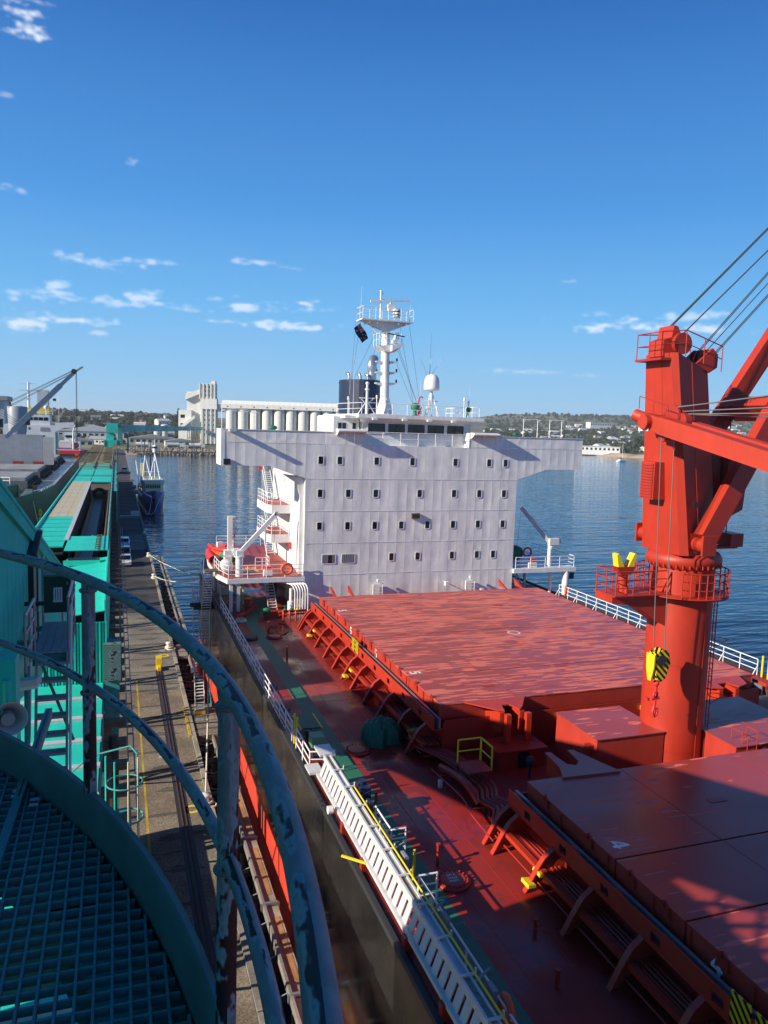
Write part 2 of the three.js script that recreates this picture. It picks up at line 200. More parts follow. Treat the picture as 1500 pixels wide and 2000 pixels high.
{ // houses
  const wallM = [std([0.62, 0.60, 0.55], 0.8), std([0.48, 0.42, 0.33], 0.8), std([0.7, 0.7, 0.68], 0.8)], roofM = [std([0.30, 0.31, 0.32], 0.6), std([0.30, 0.12, 0.08], 0.8), std([0.6, 0.61, 0.6], 0.5), std([0.16, 0.17, 0.18], 0.7)];
  const kinds = ['low white house with a pale grey roof', 'cream house with a red tiled roof', 'white house with a pale metal roof', 'cream house with a dark roof'];
  const protos = kinds.map((k, i) => { const w = [13, 12, 16, 11][i], d = [9, 10, 9, 9][i], h = [3.2, 3, 4.2, 3][i], g = new THREE.Group();
    part(g, 'wall', box(-w / 2, w / 2, -2, h, -d / 2, d / 2), wallM[[0, 1, 2, 1][i]]); part(g, 'roof', prism('x', [[-d / 2 - 0.5, h], [d / 2 + 0.5, h], [0.4, h + 2.2], [-0.4, h + 2.2]], -w / 2 - 0.5, w / 2 + 0.5), roofM[i]);
    for (const x of [-w * 0.32, -w * 0.05, w * 0.27]) part(g, 'window', box(x - 0.8, x + 0.8, 1, 2.3, d / 2, d / 2 + 0.06), M.glass); part(g, 'door', box(w * 0.08, w * 0.08 + 1, 0, 2.1, d / 2, d / 2 + 0.05), roofM[3]); return g; });
  let n = 0, tries = 0; const placed = [];
  while (n < 230 && tries++ < 9000) { const D = 600 + 1250 * Math.pow(rnd(), 0.8), t = pick(), x = D * t, z = -D, d = coastZ(x) - z; if (d < 34 || !clear(x, z) || placed.some(p => Math.hypot(p[0] - x, p[1] - z) < 17)) continue; placed.push([x, z]); const k = rnd() * 4 | 0, far = t > 0.3 ? 'across the bay' : 'behind the port'; const o = protos[k].clone(); o.name = numbered('town_house'); scene.add(o); o.position.set(x, landY(x, z) + 0.6, z); o.rotation.y = rr(-0.6, 0.6); o.scale.setScalar(rr(0.85, 1.25)); tag(o, `${kinds[k]} among trees ${far}`, 'house', `small town houses ${far}`); n++; }
  // larger buildings one can tell apart
  const big = (name, label, x, z, w, d, h, wm, rm, flat, y) => { const t = thing(name, label, 'building'); y = y ?? landY(x, z); part(t, 'wall', box(-w / 2, w / 2, -3, h, -d / 2, d / 2), wm); part(t, 'roof', flat ? box(-w / 2 - 0.6, w / 2 + 0.6, h, h + 0.5, -d / 2 - 0.6, d / 2 + 0.6) : prism('z', [[-w / 2 - 0.6, h], [w / 2 + 0.6, h], [0, h + w * 0.09]], -d / 2 - 0.5, d / 2 + 0.5), rm); const k = Math.max(2, w / 5 | 0); for (let i = 0; i < k; i++) part(t, 'window', box(-w / 2 + (i + 0.25) * w / k, -w / 2 + (i + 0.75) * w / k, h * 0.42, h * 0.8, d / 2, d / 2 + 0.08), M.glass); t.position.set(x, y, z); return t; };
  big('seafront_hotel', 'long white two storey seafront building across the bay', 560, -812, 52, 14, 7, wallM[2], roofM[2], true).rotation.y = -0.5;
  big('seafront_hall', 'cream boat hall with a dark roof on the sandy shore', 500, -856, 46, 12, 5, wallM[1], roofM[3], true).rotation.y = -0.3;
  big('warehouse', 'long cream warehouse behind the white bridge wing', 478, -905, 60, 20, 11, wallM[0], roofM[2], true);
  big('warehouse', 'white gabled warehouse beyond the wheelhouse roof, above the trees', 560, -1010, 60, 20, 10, wallM[2], roofM[2], true);
  big('white_hilltop_building', 'small white block on the far hill beside the red crane', 1130, -1640, 60, 20, 12, wallM[2], roofM[2], true, landY(1130, -1640) + 6);
  for (const [x, z, w, d, h, a, b, l] of [[-40, -640, 46, 20, 5, 1, 0, 'wide low shed with grey roof behind the teal transfer tower'], [-85, -600, 34, 18, 5, 0, 2, 'pale gabled shed behind the moored white deckhouse'], [-20, -760, 60, 26, 9, 0, 2, 'big white roofed warehouse above the port sheds'], [30, -720, 40, 16, 6, 1, 0, 'long brown shed under the teal overhead conveyor'], [-110, -760, 40, 18, 6, 0, 0, 'grey roofed shed behind the grey slewing crane'], [52, -690, 26, 14, 5, 0, 0, 'open grey shed beside the silo tower foot'], [-62, -720, 14, 10, 8, 2, 2, 'small white block house above the sheds']]) big('port_shed', l, x, z, w, d, h, wallM[a], roofM[b]);
  for (const [x, z, l] of [[38, -800, 'pale round tank beside its taller twin behind the sheds'], [45, -800, 'tall pale round tank behind the port sheds']]) { const t = thing('storage_tank', l, 'tank'), h = x > 40 ? 17 : 12; part(t, 'tank_wall', lathe([[3.4, -3], [3.4, h]]), wallM[0]); part(t, 'tank_roof', lathe([[3.5, h], [0, h + 1]]), roofM[2]); t.position.set(x, landY(x, z), z); }
}
{ // grain silos
  const t = thing('grain_silo_complex', 'tall white concrete grain silos with work tower beside the harbour', 'silo'), y0 = -22, c = std([0.72, 0.71, 0.66], 0.85, { map: tWear }), cw = std([0.78, 0.77, 0.72], 0.85, { map: tWear }), z = -750;
  for (let i = 0; i < 12; i++) part(t, 'silo_cell', bar([103 + 11.5 * i, y0, z - 5.4], [103 + 11.5 * i, 13, z - 5.4], 5.1, 24), c);
  part(t, 'silo_back_wall', box(98, 232, y0, 12.5, z - 14, z - 9), c);
  const gal = part(t, 'roof_gallery', prism('x', [[z - 14, 12.6], [z + 1, 12.6], [z + 1, 16.5], [z - 3, 20], [z - 14, 20]], 94, 205), cw); part(gal, 'end_section', prism('x', [[z - 14, 10], [z + 2, 10], [z + 2, 15], [z - 3, 19], [z - 14, 19]], 205, 232), c);
  for (let i = 0; i < 9; i++) part(gal, 'vent', box(100 + i * 12.5, 101.2 + i * 12.5, 13.6, 14.6, z + 1, z + 1.15), M.dark);
  const tw = part(t, 'work_tower', box(76, 89, y0, 21, z - 12, z), cw); for (const x of [76, 80, 84.3, 88.2]) part(tw, 'rib', box(x, x + 1.1, y0, x < 80 ? 21 : 12, z, z + 1.6), cw);
  for (const [x, k] of [[78, 6], [82, 6], [86, 6]]) for (let i = 0; i < k; i++) part(tw, 'window', box(x + 0.6, x + 1.5, -14 + i * 4.6, -12.4 + i * 4.6, z, z + 0.06), M.glass);
  part(tw, 'tower_band', box(75, 90.5, 11, 20.5, z, z + 1.8), cw);
  const up = part(t, 'head_house', box(73.5, 88.6, 20.6, 35, z - 10, z - 0.5), c); for (const x of [73.5, 77, 80.6, 84.2, 87.6]) part(up, 'rib', box(x, x + 1, 20.6, 35, z - 0.5, z + 0.7), cw); part(up, 'lift_room', box(84, 88, 35, 37.5, z - 9, z - 3), c); for (let i = 0; i < 3; i++) for (const x of [79, 82.7]) part(up, 'window', box(x, x + 0.9, 23 + i * 4, 24.6 + i * 4, z - 0.5, z - 0.44), M.glass);
  part(t, 'annex_block', box(61, 76, y0, 27, z - 16, z - 4), c); part(t, 'annex_block', box(54, 66, y0, 9.5, z - 12, z), cw);
  part(t, 'inclined_gallery', prism('z', [[60, 19], [61, 25], [76, 30], [76, 26]], z - 4, z), cw); part(t, 'stair_gallery', prism('z', [[58, -8], [70, 2], [70, 5], [57, -5]], z, z + 3), cw);
  part(t, 'link_bridge', box(88, 98, 9, 16, z - 8, z - 2), c); for (const y of [-6, 2]) part(t, 'window', box(56, 60, y, y + 3, z, z + 0.1), M.glass);
  { const a = -0.31, px = 82, pz = -750; t.rotation.y = a; t.position.set(px - (px * Math.cos(a) + pz * Math.sin(a)), 0, pz - (-px * Math.sin(a) + pz * Math.cos(a))); }
  // teal overhead conveyor and its transfer tower
  const o = thing('overhead_conveyor', 'long teal overhead conveyor gallery reaching from jetty to silo tower', 'conveyor'), dir = [75.5 - 1, -7.6 + 4.2, -748 + 330], n = 14;
  for (let i = 0; i < n; i++) { const p = k => [1 + dir[0] * k, -4.2 + dir[1] * k, -330 + dir[2] * k]; part(o, 'gallery_section', beam(p(i / n), p((i + 0.985) / n), 3, 3), i % 2 ? M.teal : std([0.01, 0.36, 0.3], 0.6)); }
  for (let i = 0; i < 7; i++) { const k = 0.72 + i / 26, x = 1 + dir[0] * k, y = -4.2 + dir[1] * k - 1.5, z2 = -330 + dir[2] * k; part(o, 'trestle', [bar([x - 1.4, y, z2], [x - 2.4, -27, z2], 0.25), bar([x + 1.4, y, z2], [x + 2.4, -27, z2], 0.25), bar([x - 1.6, -13, z2], [x + 2.2, -20, z2], 0.15)], M.brownSteel); }
  const tt = thing('transfer_tower', 'bright teal transfer tower at the end of the jetty conveyor', 'tower');
  part(tt, 'upper_housing', box(-4, 0.4, -6, -2.2, -334, -328), M.teal); part(tt, 'chute', prism('z', [[-3.6, -6], [-1, -6], [-1.2, -9], [-4.3, -9]], -332, -329), M.teal); part(tt, 'lower_housing', prism('z', [[-5, -9], [0.6, -9], [0.4, -10], [-4.6, -13], [-5, -13]], -333, -328), M.teal);
  for (const x of [-4.6, 0]) for (const z2 of [-333, -328]) part(tt, 'leg', bar([x, -9, z2], [x, JY, z2], 0.2), M.brownSteel); part(tt, 'vertical_casing', box(0.4, 2.2, -11, -4, -332, -328), M.tealDirty); part(tt, 'duct', tube([[2.6, -6, -329], [3.8, -6.4, -329], [4.2, -8, -329], [4.2, -14, -329]], 0.35), M.tealDirty);
  // old pile jetty in front of the rock wall
  const pj = thing('pile_jetty', 'old dark pile jetty in front of the rock wall', 'jetty'); part(pj, 'deck', box(14, 128, -25, -24.3, -616, -611), M.timber); for (let i = 0; i < 26; i++) part(pj, 'pile', bar([15 + i * 4.4, -29, -612 - (i % 2)], [15 + i * 4.4, -24.8, -612 - (i % 2)], 0.42, 7), M.timber);
  const rg = new THREE.IcosahedronGeometry(1, 0), rim = new THREE.InstancedMesh(rg, std(0xffffff, 0.95), 900), m4 = new THREE.Matrix4(), e = new THREE.Euler(), q = new THREE.Quaternion(), cc = new THREE.Color();
  for (let i = 0; i < 900; i++) { const x = rr(-10, 135), k = rnd(), s = rr(0.5, 1.2); q.setFromEuler(e.set(rr(0, 6), rr(0, 6), 0)); m4.compose(V(x, -27.5 + k * 5, -624 - k * 9), q, V(s, s * 0.8, s)); rim.setMatrixAt(i, m4); const b = rr(0.12, 0.34); cc.setRGB(b, b * 0.88, b * 0.72); rim.setColorAt(i, cc); }
  rim.name = 'rock_wall'; scene.add(rim); tag(rim, 'brown rubble rock wall along the shore below the silos', 'rocks', undefined, 'stuff');
}
// small vehicles on the shore and the jetty
const carProto = (col, ute) => { const g = new THREE.Group(), pm = std(col, 0.3, { clearcoat: 0.6 });
  part(g, 'body', prism('x', [[-2.3, 0.35], [2.2, 0.35], [2.3, 0.75], [2.15, 0.95], [0.95, 1.02], [0.95, 1.0], [-2.25, 1.0], [-2.35, 0.6]], -0.88, 0.88, [], 0.05), pm);
  part(g, 'cabin', prism('x', ute ? [[-0.5, 1.0], [1.1, 1.0], [0.5, 1.68], [-0.4, 1.7]] : [[-2.1, 1.0], [1.2, 1.0], [0.5, 1.6], [-1.5, 1.62]], -0.78, 0.78, [], 0.06), pm);
  part(g, 'windscreen', prism('x', [[1.12, 1.05], [0.56, 1.6], [0.58, 1.62], [1.16, 1.05]], -0.7, 0.7), M.glass);
  for (const s of [-1, 1]) { part(g, 'side_window', prism('x', ute ? [[-0.4, 1.08], [0.95, 1.08], [0.46, 1.58], [-0.36, 1.6]] : [[-1.9, 1.08], [1.0, 1.08], [0.46, 1.52], [-1.4, 1.54]], s > 0 ? 0.775 : -0.795, s > 0 ? 0.795 : -0.775), M.glass); part(g, 'headlight', box(s * 0.5, s * 0.8, 0.68, 0.82, 2.22, 2.3), M.chrome); }
  part(g, 'rear_window', prism('x', ute ? [[-0.5, 1.1], [-0.43, 1.6], [-0.46, 1.6], [-0.54, 1.1]] : [[-2.06, 1.1], [-1.52, 1.56], [-1.56, 1.58], [-2.1, 1.1]], -0.66, 0.66), M.glass);
  for (const x of [-0.8, 0.8]) for (const z of [-1.4, 1.45]) { const w = part(g, 'wheel', bar([x - 0.11, 0.33, z], [x + 0.11, 0.33, z], 0.33, 14), M.black); part(w, 'rim', bar([x - 0.12, 0.33, z], [x + 0.12, 0.33, z], 0.19, 10), M.pale); } return g; };
for (const [col, ute, x, y, z, ry, s, l, c] of [[[0.7, 0.7, 0.7], true, 1.15, JY, -126, 0, 1, 'white pickup parked nearest along the conveyor on the jetty', 'pickup'], [[0.01, 0.015, 0.05], false, 1.15, JY, -134, 0, 1, 'dark blue car parked between two white vehicles on the jetty', 'car'], [[0.72, 0.72, 0.7], false, 1.15, JY, -144, 0, 1, 'white car parked behind the dark blue car on the jetty', 'car'], [[0.6, 0.42, 0.4], false, 2.9, JY, -342, Math.PI, 1.5, 'pale pinkish car driving on the dark jetty beside the trawler', 'car']]) { const g = carProto(col, ute); g.name = numbered(c === 'pickup' ? 'pickup_truck' : 'parked_car'); g.position.set(x, y + 0.02, z); g.rotation.y = ry; g.scale.setScalar(s); scene.add(g); tag(g, l, c); }
for (const [x, z, l] of [[20, -655, 'white tanker truck parked behind the rock wall'], [45, -662, 'grey tanker truck under the overhead conveyor'], [62, -658, 'white truck beside the silo tower foot']]) { const g = thing('tanker_truck', l, 'truck'); part(g, 'tank', bar([-4.5, 2.2, 0], [3.2, 2.2, 0], 1.3, 12), x === 45 ? M.pale : M.white); part(g, 'cab', box(3.6, 6, 0.6, 3.2, -1.2, 1.2), M.white); part(g, 'chassis', box(-4.8, 6, 0.5, 0.9, -0.9, 0.9), M.dark); for (const w of [-3.6, -2.2, 4.8]) part(g, 'wheel', bar([w, 0.5, -1.2], [w, 0.5, 1.2], 0.5, 10), M.black); g.position.set(x, landY(x, z) + 0.1, z); g.scale.setScalar(1.25); }
{ // yachts in the bay
  const yacht = (x, z, s, l) => { const g = thing('sailing_yacht', l, 'yacht'); part(g, 'hull', prism('y', [[-5.5, -1], [-4, -1.6], [2, -1.6], [6, 0], [2, 1.6], [-4, 1.6], [-5.5, 1]], -0.4, 1.1, [], 0.12), M.white); part(g, 'cabin', box(-3, 1.5, 1.1, 1.9, -0.9, 0.9), M.white); part(g, 'mast', bar([0.8, 1, 0], [0.8, 14, 0], 0.14), M.whiteRail); part(g, 'boom', bar([0.8, 2.8, 0], [-4.6, 2.9, 0], 0.22), M.navy); part(g, 'forestay', bar([0.8, 14, 0], [5.9, 1.1, 0], 0.05, 4), M.whiteRail); part(g, 'backstay', bar([0.8, 14, 0], [-5.4, 1.1, 0], 0.05, 4), M.whiteRail); g.position.set(x, WY, z); g.scale.setScalar(s); g.rotation.y = 0.3; };
  yacht(473, -644, 1.25, 'white sailing yacht moored in the bay next to the red crane');
}
// ---------------------------------------------------------------- jetty
{
  const asph = (a, b, s, sp) => tex(1024, 1024, (u, v) => { const n = fbm(u, v, 4, 4, s, 5), f = fbm(u, v, 150, 150, s + 3, 2), st = fbm(u, v, 3, 14, s + 9, 4), k = hash(Math.floor(u * 1024), Math.floor(v * 1024), s); let c = mixc(a, b, sstep(0.3, 0.7, n)); c = c.map(x => x * (0.72 + 0.56 * f)); if (st > 0.62) c = c.map(x => x * 0.72); return k > sp ? c.map(x => x + 0.22) : c; }, 9);
  const brown = std(0xffffff, 0.92, { map: asph([0.43, 0.38, 0.32], [0.53, 0.48, 0.41], 301, 0.975), bumpMap: tGrain, bumpScale: 0.006 }), darkA = std(0xffffff, 0.9, { map: asph([0.20, 0.19, 0.19], [0.28, 0.27, 0.27], 321, 0.995), bumpMap: tGrain, bumpScale: 0.005 }), paleC = std(0xffffff, 0.92, { map: asph([0.45, 0.43, 0.39], [0.55, 0.53, 0.48], 341, 0.99), bumpMap: tGrain, bumpScale: 0.004 });
  const J = new THREE.Group(); J.name = 'jetty'; scene.add(J); tag(J, 'long worn jetty deck beside the ship', 'jetty', undefined, 'structure');
  part(J, 'jetty_slab', box(-8.5, 5.15, JY - 0.9, JY - 0.03, -600, 22), M.concrete);
  for (const [a, b, m] of [[22, -66, brown], [-66, -94, paleC], [-94, -141, darkA], [-141, -159, paleC], [-159, -186, darkA], [-186, -192, paleC], [-192, -600, darkA]]) part(J, 'deck_surface', box(-8.4, 5.02, JY - 0.03, JY, b + 0.01, a), m);
  for (const z of [-66, -80, -94, -109, -118, -141, -150, -159, -172, -186]) part(J, 'expansion_joint', box(-8.4, 5.02, JY, JY + 0.006, z - 0.06, z + 0.06), M.dark);
  for (let z = 20; z > -600; z -= 9.5) part(J, 'edge_beam', box(5.04, 5.34, JY - 0.35, JY + 0.16, z - 9.42, z), z > -140 && (z | 0) % 3 ? M.timberPale : M.concrete);
  const rail = hold(J, 'crane_track'); part(rail, 'rail_head', [box(3.40, 3.47, JY, JY + 0.05, -71.6, 22), box(3.62, 3.69, JY, JY + 0.05, -71.6, 22)], M.rust); part(rail, 'rail_bed', box(3.2, 3.9, JY, JY + 0.004, -71.6, 22), M.dark); part(rail, 'rail_slot', box(3.475, 3.615, JY + 0.004, JY + 0.008, -71.6, 22), M.black); part(rail, 'cover_plate', box(2.6, 3.3, JY + 0.004, JY + 0.02, -52.6, -52.3), M.pale);
  part(J, 'yellow_line', box(1.45, 1.58, JY, JY + 0.004, -69, -30), std([0.62, 0.42, 0.04], 0.85, { map: tDirt })); for (const [x, z] of [[4.1, -44.6], [4.2, -76]]) part(J, 'painted_ring', lathe([[0.3, 0], [0.5, 0], [0.5, 0.004], [0.3, 0.004]], [x, JY, z], 24), M.yellow);
  // fender line: chains and sleepers over the dark gap, a timber wale outside
  const F = thing('fender_line', 'timber fender wale with cross beams along the jetty edge', 'fender'); for (let z = -22; z > -131; z -= 2.35) { if (z < -55 && z > -62) continue; part(F, 'cross_beam', box(5.34, 6.62, JY - 0.95, JY - 0.72, z - 0.12, z + 0.12), M.timber); part(F, 'chain', tube([[5.36, JY - 0.1, z + 0.5], [5.95, JY - 0.32, z + 0.5], [6.6, JY - 0.15, z + 0.5]], 0.03, 5, 12), M.grey); }
  for (let z = -22; z > -131; z -= 6.2) { if (z < -54 && z > -66) continue; part(F, 'fender_wale', box(6.6, 7.2, JY - 0.7, JY - 0.12, z - 6.05, z), M.timberPale); part(F, 'wale_rail', [box(6.48, 6.6, JY - 0.5, JY + 0.02, z - 6.1, z)], M.concrete); part(F, 'wale_grain', box(6.78, 7.1, JY - 0.12, JY - 0.105, z - 5.2, z - 0.8), z > -56 ? M.grain : M.timberPale); part(F, 'joint_clamp', [box(6.4, 7.3, JY - 0.4, JY - 0.02, z - 0.06, z + 0.06), bar([6.5, JY, z], [7.2, JY, z], 0.06)], M.steel); }
  for (let z = -24; z > -131; z -= 4.7) part(F, 'fender_pile', bar([6.9, -30, z], [6.9, JY - 0.7, z], 0.24, 8), M.timber); for (let z = -20; z > -420; z -= 6) part(J, 'jetty_pile', bar([4.3, -30, z], [4.3, JY - 0.85, z], 0.3, 8), M.timber);
  const L = thing('gangway_landing', 'concrete landing slab at the foot of the gangway', 'landing'); part(L, 'slab', box(5.16, 7.25, JY - 0.5, JY + 0.06, -61.8, -55.3), paleC); for (let i = 0; i < 5; i++) part(L, 'yellow_kerb', box(4.86, 5.1, JY + 0.005, JY + 0.16, -61.2 + i * 1.2, -60.1 + i * 1.2), std([0.58, 0.38, 0.05], 0.8, { map: tDirt })); railing(L, 'landing_rail', [[5.5, JY + 0.06, -58], [7.0, JY + 0.06, -58]], { mat: M.wire, rails: 2, step: 0.75, r: 0.02, h: 0.9 });
  const L2 = thing('walkway_slab', 'small pale slab bridging the fender gap beside a white bollard', 'landing'); part(L2, 'slab', box(5.36, 6.7, JY - 0.3, JY + 0.02, -79.5, -75.5), M.concrete);
  // bollards with white mooring ropes
  const bol = (x, z, l) => { const t = thing('mooring_bollard', l, 'bollard'); part(t, 'base', box(x - 0.4, x + 0.4, JY, JY + 0.12, z - 0.4, z + 0.4), M.concrete); part(t, 'post', lathe([[0.24, 0.1], [0.2, 0.5], [0.3, 0.62], [0.3, 0.75], [0, 0.8]], [x, JY, z], 16), M.white); part(t, 'rope_coil', [torus(0.32, 0.07, [x, JY + 0.2, z], 1.5, 0, 20), torus(0.36, 0.07, [x + 0.05, JY + 0.3, z], 1.62, 0, 20), torus(0.4, 0.06, [x + 0.2, JY + 0.16, z + 0.3], 1.57, 0, 20)], M.rope); };
  bol(5.0, -159, 'white mooring bollard on the jetty near the trawler bow'); bol(4.9, -132.7, 'white bollard at the far end of the fender gap, two lines made fast'); bol(4.9, -114, 'white bollard in the jetty shadow holding a line to the stern'); bol(4.8, -78, 'white bollard beside the small slab over the gap'); bol(4.9, -44.8, 'white rope coiled round a bollard at the near jetty edge');
  const line = (a, b, sag, l) => solo('mooring_line', tube(Array.from({ length: 9 }, (_, i) => { const t = i / 8; return [a[0] + (b[0] - a[0]) * t, a[1] + (b[1] - a[1]) * t - sag * 4 * t * (1 - t), a[2] + (b[2] - a[2]) * t]; }), 0.055, 6, 40), M.rope, l, 'rope');
  line([5, JY + 0.4, -132.7], [13, -18.2, -91.3], 1.2, 'pale mooring rope from the far bollard to the ship stern'); line([5, JY + 0.4, -132.7], [19, -17.6, -91.3], 2.4, 'second pale mooring rope from the far bollard, hanging lower behind the stern'); line([5, JY + 0.4, -114], [11, -17.8, -91.2], 1, 'pale mooring rope from the middle bollard to the ship stern'); line([4.9, JY + 0.3, -44.8], [7.5, -16.2, -66], 0.9, 'pale green rope running up from the near bollard to the gangway');
  for (const z of [-140, -133.4]) solo('rope_tray', [box(5.1, 6.4, JY + 0.02, JY + 0.14, z, z + 0.9)], M.white, z < -135 ? 'white tray beside the far bollard on the jetty edge' : 'white tray under the ropes at the far end of the fender gap', 'tray');
  const st = thing('buffer_stop', 'yellow buffer stop at the end of the crane rail', 'buffer stop'); part(st, 'post', box(3.3, 3.8, JY, JY + 0.95, -72.4, -71.9), M.yellow); part(st, 'cap', prism('x', [[-72.4, JY + 0.95], [-71.9, JY + 0.95], [-72.0, JY + 1.15], [-72.4, JY + 1.15]], 3.3, 3.8), M.yellow); part(st, 'foot', box(3.4, 3.7, JY, JY + 0.35, -71.9, -71.2), M.yellow);
  for (const [z, l] of [[-300, 'concrete block on the jetty edge beside the trawler, farthest of three'], [-268, 'concrete block on the jetty edge beside the trawler, middle of three'], [-250, 'concrete block on the jetty edge beside the trawler, nearest of three']]) solo('jetty_block', [box(4.6, 6.0, JY, JY + 0.7, z - 4, z + 4)], M.concrete, l, 'block'); solo('lamp_arm', [bar([0.6, JY, -187], [0.6, JY + 0.5, -187], 0.08), box(0.6, 5, JY + 0.4, JY + 0.55, -187.2, -186.8), box(3, 5, JY, JY + 1.2, -190.5, -190)], M.pale, 'pale barrier across the jetty in front of the trawler', 'barrier');
  // gangway up to the ship side
  const g = thing('boarding_gangway', 'silver boarding gangway leaning from jetty landing up to the ship side', 'gangway'), a = [6.05, JY + 0.35, -59.8], b = [7.0, -15.6, -73.5], dz = b[2] - a[2], at = t => a.map((v, i) => v + (b[i] - v) * t);
  for (const s of [-0.36, 0.36]) part(g, 'stringer', beam([a[0] + s, a[1], a[2]], [b[0] + s, b[1], b[2]], 0.05, 0.2), M.aluminium); for (let i = 0; i < 44; i++) { const p = at(i / 44); part(g, 'tread', box(p[0] - 0.34, p[0] + 0.34, p[1] + 0.02, p[1] + 0.05, p[2] - 0.13, p[2] + 0.1), M.aluminium); } for (const s of [-0.36, 0.36]) { part(g, 'handrail', bar([a[0] + s, a[1] + 1, a[2]], [b[0] + s, b[1] + 1, b[2]], 0.028), M.aluminium); for (let i = 0; i < 10; i++) { const p = at(i / 10 + 0.02); part(g, 'stanchion', bar([p[0] + s, p[1], p[2]], [p[0] + s, p[1] + 1, p[2]], 0.022), M.aluminium); } } part(g, 'yellow_foot', box(5.65, 6.45, JY + 0.1, JY + 0.35, -60.0, -59.4), M.yellow); part(g, 'roller', bar([5.7, JY + 0.14, -59.5], [6.4, JY + 0.14, -59.5], 0.1, 12), M.black); part(g, 'safety_net', [prism('x', [[-61, JY + 0.4], [-73, -16.2], [-73, -17.2], [-61, JY - 0.2]], 7.1, 7.12)], std([0.03, 0.3, 0.28], 0.8)); part(g, 'lower_beam', box(4.2, 8.0, -16.3, -16.05, -66.9, -66.6).translate(2, 0, 0), M.dark);
  solo('red_vest_bundle', [sph(0.26, [6.35, -20.4, -63.4], 1, 1.3, 0.8, 8), sph(0.2, [6.45, -20.9, -63.2], 1, 1.5, 0.8, 8), box(6.2, 6.5, -20.3, -19.8, -63.5, -63.3)], M.scarlet, 'red bundle of gear hung on the boarding gangway', 'bundle'); for (const [y, z] of [[-20.2, -60.2], [-21.8, -55.2]]) solo('fender_float', lathe([[0, 0.02], [0.3, 0], [0.34, 0.08], [0.3, 0.16], [0, 0.15]], [7.35, y, z], 20), M.yellow, y > -21 ? 'upper yellow float disc hanging between gangway and hull' : 'lower yellow float disc hanging between gangway and hull', 'float');
  const al = thing('quarter_ladder', 'silver accommodation ladder hung down the ship quarter', 'ladder'); ladder(al, 'ladder_run', [7.2, -19.5, -68.2], [7.2, -12.4, -64.6], 0.75, { flat: true, step: 0.27, mat: M.aluminium }); part(al, 'handrail', [...poly([[6.8, -18.6, -68.2], [6.8, -11.5, -64.6]], 0.024), ...poly([[7.6, -18.6, -68.2], [7.6, -11.5, -64.6]], 0.024)], M.aluminium); part(al, 'top_platform', box(6.8, 7.9, -12.45, -12.35, -64.8, -63.8), M.brownSteel); part(al, 'spreader_beam', box(5.9, 9.6, -16.1, -15.75, -67.2, -66.9), M.dark);
}
